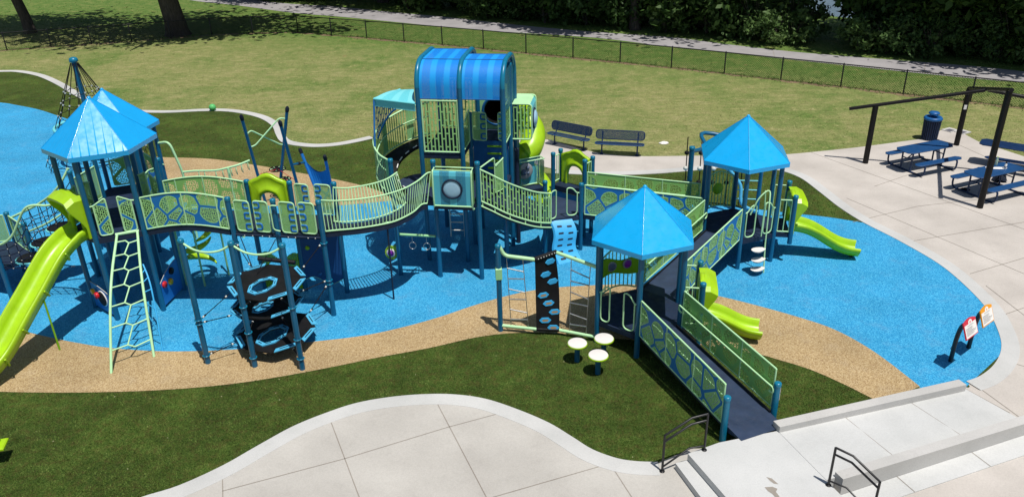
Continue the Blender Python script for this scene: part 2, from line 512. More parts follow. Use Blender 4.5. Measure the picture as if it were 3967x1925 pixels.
    def sheet(s, poly, z, mat=None):
        pts = [v3(p, z) for p in poly]
        for t in tessellate_polygon([[Vector((p[0], p[1], 0)) for p in poly]]):
            q = [pts[i] for i in t]
            if (q[1] - q[0]).cross(q[2] - q[0]).z < 0: q = q[::-1]
            s.face(q, [(p.x, p.y) for p in q], mat)
    def strip(s, lo, hi, mat=None, th=0.014, u0=0.0, smooth=True, nv=1):
        """upright sheet between a lower and an upper path, UV in metres, real thickness"""
        lo = [Vector(p) for p in lo]; hi = [Vector(p) for p in hi]
        n = len(lo); us = [u0]
        for i in range(1, n): us.append(us[-1] + (lo[i] - lo[i - 1]).length)
        for side in (1, -1):
            A = []; uvp = []
            for i in range(n):
                t = (lo[min(i + 1, n - 1)] - lo[max(i - 1, 0)]).normalized()
                nr = t.cross((hi[i] - lo[i]).normalized())
                if nr.length < 1e-6: nr = Vector((0, 1, 0))
                nr.normalize()
                for k in range(nv + 1):
                    f = k / nv
                    A.append(lo[i].lerp(hi[i], f) + nr * th * 0.5 * side); uvp.append((us[i], (hi[i] - lo[i]).length * f))
            fs = []; uv = []
            w = nv + 1
            for i in range(n - 1):
                for k in range(nv):
                    f = (i * w + k, (i + 1) * w + k, (i + 1) * w + k + 1, i * w + k + 1)
                    if side < 0: f = f[::-1]
                    fs.append(f); uv.append([uvp[q] for q in f])
            s.idx(A, fs, smooth, mat, uv)
    def build(s, name, mat, parent=None, off=None, bevel=0.0):
        if off is None: off = OFF.get(parent.name, Vector((0, 0, 0))) if parent else Vector((0, 0, 0))
        me = bpy.data.meshes.new(name)
        me.from_pydata([p - off for p in s.v], [], s.f)
        uvl = me.uv_layers.new(name='uv')
        k = 0
        flat = [c for u in s.uv for q in u for c in q]
        uvl.data.foreach_set('uv', flat)
        for nm in (s.mats if s.mats else [mat]): me.materials.append(M[nm])
        me.polygons.foreach_set('material_index', s.mi)
        me.polygons.foreach_set('use_smooth', s.sm)
        me.update()
        o = bpy.data.objects.new(name, me)
        col.objects.link(o)
        if parent: o.parent = parent
        else: o.location = off
        OFF[o.name] = Vector(off)
        return o
def tag(o, label=None, cat=None, group=None, kind=None):
    if label: o['label'] = label
    if cat: o['category'] = cat
    if group: o['group'] = group
    if kind: o['kind'] = kind
    return o
def thing(name, loc, label, cat, group=None):
    o = bpy.data.objects.new(name, None)
    o.empty_display_size = 0.2
    o.location = loc
    col.objects.link(o)
    OFF[o.name] = Vector(loc)
    return tag(o, label, cat, group)
def children(o): return [c for c in bpy.data.objects if c.parent == o]
def copy_tree(o, parent=None):
    c = o.copy(); col.objects.link(c)
    c.parent = parent
    for ch in children(o): copy_tree(ch, c)
    return c
def structure(mb, name, mat):
    return tag(mb.build(name, mat), kind='structure')
# ---- curves
def cr(pts, n=8, closed=False):
    pts = [Vector(p) for p in pts]; out = []; m = len(pts)
    rng = range(m if closed else m - 1)
    for i in rng:
        if closed: p0, p1, p2, p3 = pts[i - 1], pts[i], pts[(i + 1) % m], pts[(i + 2) % m]
        else: p0, p1, p2, p3 = pts[max(i - 1, 0)], pts[i], pts[i + 1], pts[min(i + 2, m - 1)]
        for k in range(n):
            t = k / n; t2 = t * t; t3 = t2 * t
            out.append(0.5 * ((2 * p1) + (p2 - p0) * t + (2 * p0 - 5 * p1 + 4 * p2 - p3) * t2 + (3 * p1 - p0 - 3 * p2 + p3) * t3))
    if not closed: out.append(pts[-1].copy())
    return out
def curveD(px, n=6, z=0): return cr([atD(u, v, z) for u, v in px], n)
def fillet(pts, r, n=5):
    """rounded polyline"""
    pts = [Vector(p) for p in pts]; out = [pts[0]]
    for i in range(1, len(pts) - 1):
        a, b, c = pts[i - 1], pts[i], pts[i + 1]
        d1 = (a - b); d2 = (c - b)
        rr = min(r, d1.length * 0.49, d2.length * 0.49)
        s, e = b + d1.normalized() * rr, b + d2.normalized() * rr
        for k in range(n + 1):
            t = k / n
            out.append(s * (1 - t) ** 2 + b * 2 * t * (1 - t) + e * t * t)
    out.append(pts[-1])
    return out
def resample(pts, step):
    pts = [Vector(p) for p in pts]
    L_ = [0]
    for i in range(1, len(pts)): L_.append(L_[-1] + (pts[i] - pts[i - 1]).length)
    n = max(1, int(round(L_[-1] / step))); out = []; j = 0
    for k in range(n + 1):
        d = L_[-1] * k / n
        while j < len(pts) - 2 and L_[j + 1] < d: j += 1
        f = (d - L_[j]) / max(1e-9, L_[j + 1] - L_[j])
        out.append(pts[j].lerp(pts[j + 1], min(1, f)))
    return out
def up(pts, dz): return [Vector((p.x, p.y, p.z + dz)) for p in pts]
def offset(pts, d, closed=False):
    out = []; n = len(pts)
    for i, p in enumerate(pts):
        a = pts[i - 1] if (closed or i > 0) else p; b = pts[(i + 1) % n] if (closed or i < n - 1) else p
        t = Vector((b.x - a.x, b.y - a.y, 0)).normalized()
        out.append(Vector((p.x - t.y * d, p.y + t.x * d, p.z)))
    return out
# ---- recurring playground pieces
PR = 0.062
def post(parent, xy, h, z0=0.0, r=PR, mat='teal_post', name='post', capmat='teal_bright'):
    mb = MB()
    x, y = xy[0], xy[1]
    mb.lathe((x, y, 0), [(r, z0), (r, h - 0.05)], 14, mat)
    mb.lathe((x, y, 0), [(r * 1.1, h - 0.085), (r * 1.13, h - 0.075), (r * 1.13, h - 0.02), (r * 1.0, h - 0.004), (r * 0.55, h + 0.006), (0.0001, h + 0.008)], 14, capmat)
    return mb.build(name, mat, parent)
def railing(parent, lo, hi, step=0.105, r=0.014, rr=0.02, mat='mint_light', name='railing', bars=True):
    mb = MB()
    mb.tube(lo, rr, 8, mat=mat); mb.tube(hi, rr, 8, mat=mat)
    if bars:
        n = max(2, int(sum((lo[i + 1] - lo[i]).length for i in range(len(lo) - 1)) / step))
        a = resample(lo, sum((lo[i + 1] - lo[i]).length for i in range(len(lo) - 1)) / n)
        b = resample(hi, sum((hi[i + 1] - hi[i]).length for i in range(len(hi) - 1)) / n)
        for p, q in zip(a, b): mb.tube([p, q], r, 6, mat=mat, cap=False)
    else:
        mb.tube([lo[0], hi[0]], rr, 8, mat=mat); mb.tube([lo[-1], hi[-1]], rr, 8, mat=mat)
    return mb.build(name, mat, parent)
def panel(parent, lo, hi, sheetmat, mat='mint_light', name='guard_panel', inset=0.05, fr=0.019, mids=()):
    """framed sheet: sheet is the part, its tube frame a sub-part"""
    lo = [Vector(p) for p in lo]; hi = [Vector(p) for p in hi]
    mb = MB(); mb.strip(lo, hi, sheetmat)
    o = mb.build(name, sheetmat, parent)
    fb = MB()
    fb.tube(lo, fr, 8, mat=mat); fb.tube(hi, fr, 8, mat=mat)
    fb.tube([lo[0], hi[0]], fr, 8, mat=mat); fb.tube([lo[-1], hi[-1]], fr, 8, mat=mat)
    for f in mids:
        k = f * (len(lo) - 1); i = min(int(k), len(lo) - 2); t = k - i
        fb.tube([lo[i].lerp(lo[i + 1], t), hi[i].lerp(hi[i + 1], t)], fr * 0.9, 8, mat=mat)
    fb.build('panel_frame', mat, o)
    return o
def loop_gate(parent, a, b, z0, h, mat='mint_light', wave=0.16, name='grab_rail', r=0.019):
    """entry rail: from post point a rises in a wave to b, drops to the deck and comes back"""
    a = Vector((a[0], a[1], 0)); b = Vector((b[0], b[1], 0))
    P = [v3(a, z0 + h * 0.80), v3(a.lerp(b, 0.35), z0 + h * 0.80), v3(a.lerp(b, 0.72), z0 + h * 0.99), v3(b, z0 + h), v3(b, z0 + h * 0.86)]
    top = cr(P[:4], 5) + [v3(b, z0 + h * 0.9)]
    pts = fillet([v3(a, z0 + h * .80), v3(a.lerp(b, .3), z0 + h * .79), v3(a.lerp(b, .62), z0 + h * .98), v3(b, z0 + h), v3(b, z0 + 0.05), v3(a.lerp(b, .28), z0 + 0.05), v3(a.lerp(b, .28), z0 + h * .79)], 0.13, 5)
    mb = MB(); mb.tube(pts, r, 8, mat=mat)
    mb.lathe(v3(a, z0 + h * .80), [(0.03, -0.02), (0.03, 0.02)], 8, mat)
    return mb.build(name, mat, parent)
def hexpts(c, t, r): return [Vector((c[0] + r * math.cos(t + k * math.pi / 3), c[1] + r * math.sin(t + k * math.pi / 3), 0)) for k in range(6)]
def hex_roof(parent, c, t, ze, mat='roof_blue', ribs=False, Rr=1.25, ah=1.05):
    P = [v3(p, ze) for p in hexpts(c, t, Rr)]; A = Vector((c[0], c[1], ze + ah))
    mb = MB()
    drop = Vector((0, 0, -0.11))
    P2 = [p.lerp(Vector((c[0], c[1], p.z)), 0.012) for p in P]
    for k in range(6):
        a, b = P[k], P[(k + 1) % 6]
        mb.face([a, b, A], None, mat)
        mb.face([a + drop, b + drop, b, a], None, mat)
        ia, ib = v3(Vector((c[0], c[1], 0)).lerp(a, 0.93), ze - 0.11), v3(Vector((c[0], c[1], 0)).lerp(b, 0.93), ze - 0.11)
        mb.face([b + drop, a + drop, ia, ib], None, mat)
        mb.face([ib, ia, v3(ia, ze - 0.03), v3(ib, ze - 0.03)], None, mat)
        mb.face([v3(ib, ze - 0.03), v3(ia, ze - 0.03), A - Vector((0, 0, 0.09))], None, mat)
    roof = mb.build('roof', mat, parent)
    rb = MB()
    for k in range(6):
        a = P[k]; rb.tube([a + Vector((0, 0, 0.004)), A + Vector((0, 0, 0.004))], 0.009, 6, mat=mat)
    rb.lathe(A, [(0.05, -0.05), (0.045, 0.0), (0.02, 0.02), (0.0001, 0.025)], 10, mat)
    if ribs:
        for k in range(6):
            a, b = P[k], P[(k + 1) % 6]
            mid = (a + b) / 2; nrm = (b - a).cross(A - a).normalized()
            for f in (0.08, 0.22, 0.36, 0.5, 0.64, 0.78, 0.92):
                p = a.lerp(b, f); top = 1 - abs(f - 0.5) * 2
                q = p + (A - mid) * max(0.08, top * 0.93)
                w = (b - a).normalized() * 0.016
                rb.idx([p - w + nrm * .001, p + nrm * .007, p + w + nrm * .001, q + nrm * .001], [(0, 1, 3), (1, 2, 3), (0, 2, 1)], False, mat)
    rb.build('roof_ridge', mat, roof)
    return roof
def deck(parent, poly, z, th=0.14, mat='deck_navy', name='deck'):
    mb = MB(); mb.prism(poly, z - th, z, mat)
    return mb.build(name, mat, parent)
def slide(parent, path, width, mat='lime', depth=0.20, wall=0.035, name='chute', flare=None):
    """U-section chute swept along a path of points (floor centre line)"""
    path = [Vector(p) for p in path]; w = width / 2
    prof_in = [(-w, depth), (-w * .97, depth * .45), (-w * .80, depth * .10), (-w * .4, 0.0), (w * .4, 0.0), (w * .80, depth * .10), (w * .97, depth * .45), (w, depth)]
    prof_out = [(w + .045, depth + .012), (w + .075, depth - .03), (w + wall, depth * .35), (w * .85, -.05), (w * .4, -.065), (-w * .4, -.065), (-w * .85, -.05), (-w - wall, depth * .35), (-w - .075, depth - .03), (-w - .045, depth + .012)]
    prof = prof_in + prof_out; n = len(prof); pts = []
    for i, p in enumerate(path):
        a = path[max(i - 1, 0)]; b = path[min(i + 1, len(path) - 1)]
        t = (b - a).normalized(); side = t.cross(Vector((0, 0, 1))).normalized(); u = side.cross(t)
        for x, y in prof: pts.append(p + side * x + u * y)
    fs = []
    for i in range(len(path) - 1):
        for k in range(n):
            l = (k + 1) % n
            fs.append((i * n + k, i * n + l, (i + 1) * n + l, (i + 1) * n + k))
    mb = MB(); mb.idx(pts, fs, True, mat)
    mb.idx(pts[:n], [tuple(range(n))], False, mat); mb.idx(pts[-n:], [tuple(reversed(range(n)))], False, mat)
    return mb.build(name, mat, parent)
# ------------------------------------------------------------------ the setting
# lawn: one sheet to the river bank, then the bank falls to the water
mb = MB()
nx, ny = 60, 44
def lawn_z(x, y):
    d = y - (66 - 0.46 * x)
    if d <= 0: return 0.0
    return -4.2 * min(1.0, d / 12.0) ** 1.2
xs = [-160 + 320 * i / nx for i in range(nx + 1)]
ys = [-30 + 55 * (j / 10) for j in range(11)] + [25 + 3.6 * j for j in range(1, 34)]
pts = [Vector((x, y, lawn_z(x, y))) for y in ys for x in xs]
w = nx + 1
mb.idx(pts, [(j * w + i, j * w + i + 1, (j + 1) * w + i + 1, (j + 1) * w + i) for j in range(len(ys) - 1) for i in range(nx)], True, 'lawn')
structure(mb, 'lawn', 'lawn')
mb = MB(); mb.face([(-1500, 40, -2.6), (1500, 40, -2.6), (1500, 1800, -2.6), (-1500, 1800, -2.6)], None, 'water')
structure(mb, 'river', 'water')

# asphalt trail beyond the fence
far_e = curveD([(470, -40), (560, -12), (700, 8), (850, 18), (1000, 33), (1113, 43), (1303, 64), (1467, 79), (1688, 95), (1808, 110), (1994, 131), (2200, 148), (2455, 168), (2640, 188), (2900, 215)], 4)
near_e = curveD([(380, -25), (470, 0), (600, 15), (735, 33), (845, 42), (1000, 57), (1090, 66), (1238, 79), (1500, 96), (1688, 120), (1808, 132), (2104, 163), (2282, 182), (2455, 199), (2640, 216), (2900, 245)], 4)
mb = MB(); mb.sheet(far_e + near_e[::-1], 0.008, 'asphalt')
for f in (0.22, 0.38, 0.55, 0.70, 0.83):
    a = far_e[int(f * (len(far_e) - 1))]; b = near_e[int(f * (len(near_e) - 1))]
    d = Vector((0.02, 0.01, 0))
    mb.face([v3(a - d, .012), v3(b - d, .012), v3(b + d, .012), v3(a + d, .012)], None, 'joint')
structure(mb, 'path', 'asphalt')

# play area: turf everywhere inside the kerb, rubber laid over it
kerb_back = curveD([(-260, 196), (-120, 186), (0, 182), (45, 183), (95, 193), (140, 213), (180, 237), (230, 262), (300, 280), (405, 285), (500, 281), (560, 281), (610, 287), (655, 299), (684, 318), (694, 340), (706, 357), (735, 366), (790, 371), (850, 367), (900, 358), (940, 349)], 5)
kerb_right = curveD([(940, 349), (1010, 360), (1100, 385), (1200, 415), (1300, 431), (1420, 438), (1530, 442), (1650, 438), (1745, 430), (1860, 420), (1950, 428), (2010, 447), (2060, 483), (2110, 522), (2170, 560), (2260, 606), (2360, 664), (2430, 722), (2483, 780), (2512, 838), (2518, 880), (2500, 918), (2466, 946), (2430, 960)], 5)
kerb_front = curveD([(300, 1275), (360, 1250), (450, 1222), (560, 1172), (650, 1121), (740, 1072), (830, 1036), (900, 1014), (980, 1000), (1060, 993), (1140, 993), (1220, 1004), (1300, 1030), (1380, 1064), (1440, 1100), (1490, 1131), (1550, 1153), (1600, 1161), (1655, 1163)], 5)
inner = kerb_back + kerb_right[1:] + [atD(2440, 972), atD(2400, 1000), atD(1960, 1110), atD(1830, 1125), atD(1740, 1128)] + kerb_front[::-1] + [atD(-260, 1420)]
mb = MB(); mb.sheet(inner, 0.004, 'turf')
structure(mb, 'turf', 'turf')
mb = MB(); mb.sheet([atD(1640, 1175), atD(1760, 1090), atD(2440, 950), atD(2800, 1050), atD(2800, 1500), atD(1640, 1500)], 0.002, 'concrete_tan')
structure(mb, 'plaza', 'concrete_tan')

tan_top_front = curveD([(-260, 690), (-120, 755), (0, 812), (60, 833), (130, 850), (200, 864), (280, 876), (400, 884), (520, 883), (640, 876), (760, 863), (900, 847), (1000, 827), (1100, 800), (1180, 773), (1260, 749), (1330, 733), (1400, 724), (1480, 719), (1580, 716), (1680, 723), (1790, 742), (1880, 763), (2000, 796), (2100, 830), (2200, 886), (2313, 972)], 5)
tan_low_front = curveD([(-260, 960), (-120, 978), (0, 986), (200, 988), (400, 982), (560, 969), (700, 949), (850, 921), (950, 900), (1080, 876), (1200, 849), (1300, 838), (1400, 839), (1500, 849), (1620, 858), (1760, 868), (1890, 888), (1960, 906), (2040, 931), (2120, 966), (2190, 1001), (2220, 1018)], 5)
tan_up_back = curveD([(330, 392), (420, 397), (500, 399), (560, 404), (660, 419), (760, 437), (841, 452), (900, 465), (944, 478), (985, 494), (1005, 505)], 5)
tan_lo_back = curveD([(1005, 505), (975, 507), (900, 514), (850, 518), (790, 520), (700, 519), (610, 517), (480, 512), (380, 505), (330, 500)], 5)
blue = curveD([(-260, 246), (-120, 250), (0, 259), (40, 265), (95, 276), (145, 292), (190, 308), (250, 335), (300, 365), (330, 392)], 4) + tan_up_back[1:] + \
    curveD([(1005, 505), (1100, 512), (1200, 500), (1300, 492), (1400, 500), (1500, 512), (1600, 512), (1700, 514), (1800, 518), (1900, 527), (1990, 537), (2090, 548), (2170, 561)], 4)[1:] + \
    [p for p in kerb_right if p.x > atD(2170, 560).x and p.y < atD(2170, 560).y][:-1] + [atD(2432, 972), atD(2330, 1000)] + tan_top_front[::-1]
mb = MB(); mb.sheet(blue, 0.010, 'rubber_blue')
structure(mb, 'blue_rubber', 'rubber_blue')
mb = MB()
mb.sheet(tan_top_front + tan_low_front[::-1], 0.014, 'rubber_tan')
structure(mb, 'tan_rubber', 'rubber_tan')
mb = MB(); mb.sheet(tan_up_back + tan_lo_back[1:-1], 0.014, 'rubber_tan')
structure(mb, 'tan_rubber', 'rubber_tan')

# kerb ribbons (flush concrete band, a step proud of the turf)
def kerb(line, width, side, z=0.022):
    b = offset(line, width * side)
    m_ = MB()
    for i in range(len(line) - 1):
        q = [v3(line[i], z), v3(line[i + 1], z), v3(b[i + 1], z), v3(b[i], z)]
        m_.face(q, None, 'concrete_kerb')
        for a, c in ((line[i], line[i + 1]), (b[i], b[i + 1])):
            m_.face([v3(a, 0), v3(c, 0), v3(c, z), v3(a, z)], None, 'concrete_kerb')
    structure(m_, 'kerb', 'concrete_kerb')
kerb(kerb_back, 0.36, 1)
kr = [p for p in kerb_right]
i0 = next(i for i, p in enumerate(kr) if p.x > atD(1380, 437).x)
kerb(kr[i0:], 0.36, 1)
kerb(kerb_front, 0.36, -1)

# concrete plazas
lawn_edge = curveD([(1130, 362), (1250, 356), (1370, 352), (1400, 358), (1500, 385), (1600, 394), (1750, 393), (1900, 392), (1985, 389), (2100, 378), (2180, 369), (2300, 353)], 4) + [atD(2325, 350), atD(2372, 326), atD(2410, 330), atD(2460, 357), atD(2576, 395), atD(2760, 455)]
poly = lawn_edge + [atD(3100, 900), atD(3000, 1500), atD(2250, 1500), atD(2100, 1300), atD(1960, 1085), atD(2430, 975)] + offset(kr[i0:], 0.35)[::-1]
mb = MB(); mb.sheet(poly, 0.016, 'concrete_tan')
def joint(m_, a, b, z, wd=0.010):
    d = (b - a); n_ = Vector((-d.y, d.x, 0)).normalized() * wd
    m_.face([v3(a - n_, z), v3(b - n_, z), v3(b + n_, z), v3(a + n_, z)], None, 'joint')
for a, b in (((1795, 392), (1845, 428)), ((2040, 385), (2576, 578)), ((2145, 560), (2310, 520)), ((2310, 520), (2576, 490)), ((2270, 612), (2576, 560)),
             ((2200, 470), (2420, 395)), ((2440, 690), (2576, 650)), ((2130, 500), (2576, 690)), ((2410, 365), (2576, 440)), ((2505, 800), (2576, 775)),
             ((2480, 720), (2700, 890)), ((2517, 905), (2700, 960)), ((2420, 975), (2540, 1040)), ((2440, 960), (2700, 1150))):
    joint(mb, atD(*a), atD(*b), 0.020)
structure(mb, 'plaza', 'concrete_tan')
kf_o = offset(kerb_front, -0.35)
poly = kf_o + [atD(1656, 1166), atD(1745, 1128), atD(1790, 1150), atD(1900, 1420), atD(1900, 1600), atD(200, 1600)]
mb = MB(); mb.sheet(poly, 0.016, 'concrete_grey')
for a, b in (((1098, 1012), (1228, 1260)), ((832, 1060), (908, 1262)), ((560, 1200), (562, 1300)), ((560, 1236), (866, 1155)), ((866, 1155), (1125, 1076)),
             ((1125, 1076), (1285, 1033)), ((1228, 1255), (1540, 1165)), ((1530, 1160), (1640, 1330)), ((350, 1255), (420, 1275))):
    joint(mb, atD(*a), atD(*b), 0.020, 0.009)
structure(mb, 'plaza', 'concrete_grey')

# raised landing with two steps, and the long ramp between its kerb walls
LZ = 0.30
lp = lambda u, v, z: at(u, v, z)
LA, LB, LC = lp(2785, 1713, LZ), lp(3012, 1668, LZ), lp(3200, 1858, LZ)
LD = lp(2665, 1756, LZ)
din = (lp(2813, 1925, LZ) - LD).normalized(); dj = (LC - LB).normalized()
poly = [LD, LD + din * 3.2, LC + dj * 2.2, LB, LA]
mb = MB(); mb.prism(poly, 0.0, LZ, 'concrete_new')
jd = (LC - LB)
M_st = LZ + 0.003
for blob in ([(2968, 1846), (2990, 1852), (3006, 1866), (3016, 1874), (2998, 1872), (2984, 1862)], [(2962, 1886), (2992, 1884), (3012, 1892), (3006, 1904), (3020, 1922), (3008, 1930), (2992, 1912), (2974, 1900)]):
    q = [at(u, v, LZ) for u, v in blob]
    for t in tessellate_polygon([[Vector((p.x, p.y, 0)) for p in q]]): mb.face([v3(q[i], M_st) for i in t], None, 'joint')
structure(mb, 'landing', 'concrete_new')
S0 = lp(2617, 1793, LZ / 2); sd = (lp(2716, 1925, LZ / 2) - S0).normalized()
dn = Vector((din.y, -din.x, 0)); dn = dn if dn.x > 0 else -dn
mb = MB(); mb.prism([S0, S0 + sd * 3.4, LD + din * 3.2 - dn * 0.003, LD - dn * 0.003], 0.0, LZ / 2, 'concrete_new')
structure(mb, 'step', 'concrete_new')
# ramp
RB1, RB2 = Vector((9.32, 13.46, 0.02)), Vector((10.0, 12.2, 0.02))
RF2 = at(4050, 1700, 0.02)
g0 = LB + (LB - LC).normalized() * 0.02
a0, a1 = LB.copy(), LC.copy()
off_ = (RB1 - a0).normalized() * 0.006
poly = [a0 + off_, a1 + off_, RB2, RB1]
mb = MB(); mb.prism(poly, [0, 0, 0, 0], [LZ, LZ, 0.024, 0.024], 'concrete_new')
for f in (0.33, 0.68):
    a = (a0 + off_).lerp(RB1, f); b = (a1 + off_).lerp(RB2, f)
    z = LZ + (0.024 - LZ) * f + 0.003
    joint(mb, v3(a, z), v3(b, z), 0, 0.006)
    for k in range(4):
        i = len(mb.v) - 4 + k; mb.v[i].z = z
structure(mb, 'ramp', 'concrete_new')
def wall(name, a, b, wd, za, zb, label):
    a = Vector(a); b = Vector(b); d = (b - a).normalized(); n_ = Vector((-d.y, d.x, 0)) * wd
    m_ = MB(); ch = d * 0.02
    m_.prism([a, b, b + n_, a + n_], 0.0, [za, zb, zb, za], 'concrete_wall')
    o = m_.build(name, 'concrete_wall'); tag(o, label, 'low wall')
    return o
wb0, wb1 = Vector((4.87, 12.07, 0)), Vector((9.20, 13.56, 0))
dr = (wb1 - wb0).normalized(); nrm_ = Vector((-dr.y, dr.x, 0))
wall('kerb_wall', wb0, wb1, -0.20, LZ + 0.13, 0.19, 'low pale concrete wall along the turf side of the long ramp')
c0, c1 = Vector((5.60, 10.51, 0)), Vector((11.0, 12.44, 0))
dr = (c1 - c0).normalized(); nrm_ = Vector((-dr.y, dr.x, 0))
wall('kerb_wall', c0, c1, 0.20, 0.39, 0.30, 'low grey-faced concrete wall on the open side of the long ramp')
e1 = c0 - nrm_ * 0.004
mb = MB(); mb.prism([e1 - dr * 0.3, e1 + dr * 6.5, e1 + dr * 6.5 - nrm_ * 0.41, e1 - dr * 0.3 - nrm_ * 0.41], 0.0, 0.034, 'concrete_new')
for f in (1.25, 3.0, 4.8):
    joint(mb, v3(e1 + dr * f, 0), v3(e1 + dr * f - nrm_ * 0.41, 0), 0.038, 0.008)
structure(mb, 'walk', 'concrete_new')
# ------------------------------------------------------------------ hexagonal towers
def disc(mb, c, axis, r, th, mat, n=20):
    mb.lathe(c, [(r, 0), (r, th * .7), (r * .93, th), (0.0001, th)], n, mat, axis)
def outw(c, p):
    d = Vector((p.x - c[0], p.y - c[1], 0)); return d.normalized()
def edge(H, i, j, f): return H[i].lerp(H[j], f)
PT = 1.067

def hood_panel(parent, a, b, z0, h, out, mat='lime', overhang=0.0):
    """moulded entrance panel between posts a and b: broad shouldered shell with a raised crown and an arched opening"""
    a = Vector((a.x, a.y, 0)); b = Vector((b.x, b.y, 0)); out = Vector((out.x, out.y, 0)).normalized()
    n = 22; mb = MB()
    hw = h * 0.60
    def P(x, z, d):
        return a.lerp(b, x) + Vector((0, 0, z0 + z)) + out * d
    rows = []
    for i in range(n + 1):
        f = i / n; ang = math.pi * f
        # outer outline
        per = f * 3.0
        if per < 1: ox, oz = 0.0, h * 0.94 * per
        elif per < 2:
            q = per - 1; ox = q; oz = h * (0.94 + 0.17 * max(0, math.sin(math.pi * min(1, max(0, (q - .18) / .64)))) ** 0.8)
        else: ox, oz = 1.0, h * 0.94 * (3 - per)
        ix = 0.5 - 0.29 * math.cos(ang); iz = hw * math.sin(ang) ** 0.5 if 0 < f < 1 else 0
        m1x, m1z = ix + (ox - ix) * .25, iz + (oz - iz) * .25
        m2x, m2z = ix + (ox - ix) * .8, iz + (oz - iz) * .8
        rows.append([P(ix, iz, -.02), P(ix, iz, 0.07), P(m1x, m1z, 0.10), P(m1x * .9 + m2x * .1, m1z * .9 + m2z * .1, 0.045), P(m2x, m2z, 0.05), P(ox, oz, 0.075), P(ox, oz, -0.03), P(m2x, m2z, -0.04)])
    pts = [p for r in rows for p in r]; w = 8
    mb.idx(pts, [(i * w + k, (i + 1) * w + k, (i + 1) * w + (k + 1) % w, i * w + (k + 1) % w) for i in range(n) for k in range(w)], True, mat)
    if overhang:
        rw = []
        for i in range(n + 1):
            f = i / n; per = f * 3.0
            if per < 1: ox, oz = 0.0, h * per
            elif per < 2: q = per - 1; ox = q; oz = h * (1.02 + 0.05 * max(0, math.sin(math.pi * q)) ** .5)
            else: ox, oz = 1.0, h * (3 - per)
            t = max(0.0, min(1.0, (oz / h - 0.12) / 0.78)); dp = 0.03 + overhang * 1.2 * t ** 1.35
            B = lambda x, z, d: a.lerp(b, x) + Vector((0, 0, z0 + z)) + out * d
            cx, cz = 0.5 + (ox - 0.5) * 0.86, oz * 0.94
            rw.append([B(ox, oz, -0.03), B(0.5 + (ox - .5) * 1.01, oz + .005, dp * .5), B(ox, oz - 0.09 * t * t, dp), B(cx, cz - 0.09 * t * t, dp - .01), B(cx, cz - .02, 0.03)])
        pts = [p for r in rw for p in r]; w = 5
        mb.idx(pts, [(i * w + k, (i + 1) * w + k, (i + 1) * w + (k + 1) % w, i * w + (k + 1) % w) for i in range(n) for k in range(w)], False, mat)
    o = mb.build('slide_hood' if overhang else 'crawl_panel', mat, parent)
    return o

# ---- near tower, far tower
def small_tower(c, t, ze, zd, label):
    H = hexpts(c, t, PT)
    T = thing('play_tower', (c[0], c[1], 0), label, 'play tower', 'roofed hexagonal play towers')
    for p in H: post(T, p, ze - 0.02)
    hex_roof(T, c, t, ze)
    deck(T, hexpts(c, t, PT + 0.02), zd, 0.12)
    return T, H
TN = R(-99.4); CN = (2.90, 15.995); ZN = 0.57
near, HN = small_tower(CN, TN, 2.64, ZN, 'nearest blue-roofed play tower beside three white-topped stools')
TF = R(-99.5); CF = (6.24, 20.086); ZF = 0.85
farT, HF = small_tower(CF, TF, 2.89, ZF, 'right-hand blue-roofed play tower with grey step pods up its front')

# near tower: bar panel with lime banner on the back-left edge
def bar_banner(parent, a, b, z0, bulge_dir, banner=True):
    a = Vector((a.x, a.y, 0)); b = Vector((b.x, b.y, 0)); bd = bulge_dir
    P = lambda f, z, k=0.12: a.lerp(b, f) + bd * (k * math.sin(math.pi * f)) + Vector((0, 0, z))
    fr = [i / 14 * 0.86 + 0.07 for i in range(15)]
    lo = [P(f, z0 + 0.04 + 0.10 * math.sin(math.pi * f)) for f in fr]
    hi = [P(f, z0 + 0.98 + 0.20 * math.sin(math.pi * f)) for f in fr]
    o = railing(parent, lo, hi, 0.105, mat='mint', name='bar_panel')
    if banner:
        mb = MB()
        f2 = [i / 12 * 0.9 + 0.05 for i in range(13)]
        l2 = [P(f, z0 + 0.50 + 0.05 * math.sin(f * 6)) - bd * 0.03 for f in f2]
        h2 = [P(f, z0 + 0.92 + 0.08 * math.sin(f * 6.3 + 1)) - bd * 0.03 for f in f2]
        mb.strip(l2, h2, 'lime_dark', 0.03)
        bn = mb.build('banner', 'lime_dark', o)
        for f, m1 in ((0.30, 'slate_panel'), (0.70, 'purple')):
            c = (P(f, z0 + 0.74) - bd * 0.05); k = MB()
            disc(k, c, -bd, 0.13, 0.02, 'grey'); disc(k, c - bd * 0.015, -bd, 0.095, 0.02, m1)
            k.build('spinner', 'grey', bn)
    return o
bar_banner(near, HN[4], HN[3], ZN, outw(CN, (HN[4] + HN[3]) / 2))
loop_gate(near, HN[5], edge(HN, 5, 0, 0.30), ZN, 0.96)
loop_gate(near, HN[0], edge(HN, 0, 5, 0.36), ZN, 0.96)
bar_banner(farT, HF[4], HF[3], ZF, outw(CF, (HF[4] + HF[3]) / 2), False)
mb = MB(); cpt = (HF[4] + HF[3]) / 2 + outw(CF, (HF[4] + HF[3]) / 2) * 0.08
disc(mb, v3(cpt, ZF + 0.68), -outw(CF, cpt), 0.17, 0.03, 'lime_dark'); mb.build('steering_disc', 'lime_dark', farT)
# far tower right edge rails, front-right loops
loop_gate(farT, HF[0], edge(HF, 0, 1, 0.38), ZF, 0.96)
loop_gate(farT, HF[1], edge(HF, 1, 0, 0.36), ZF, 0.96)

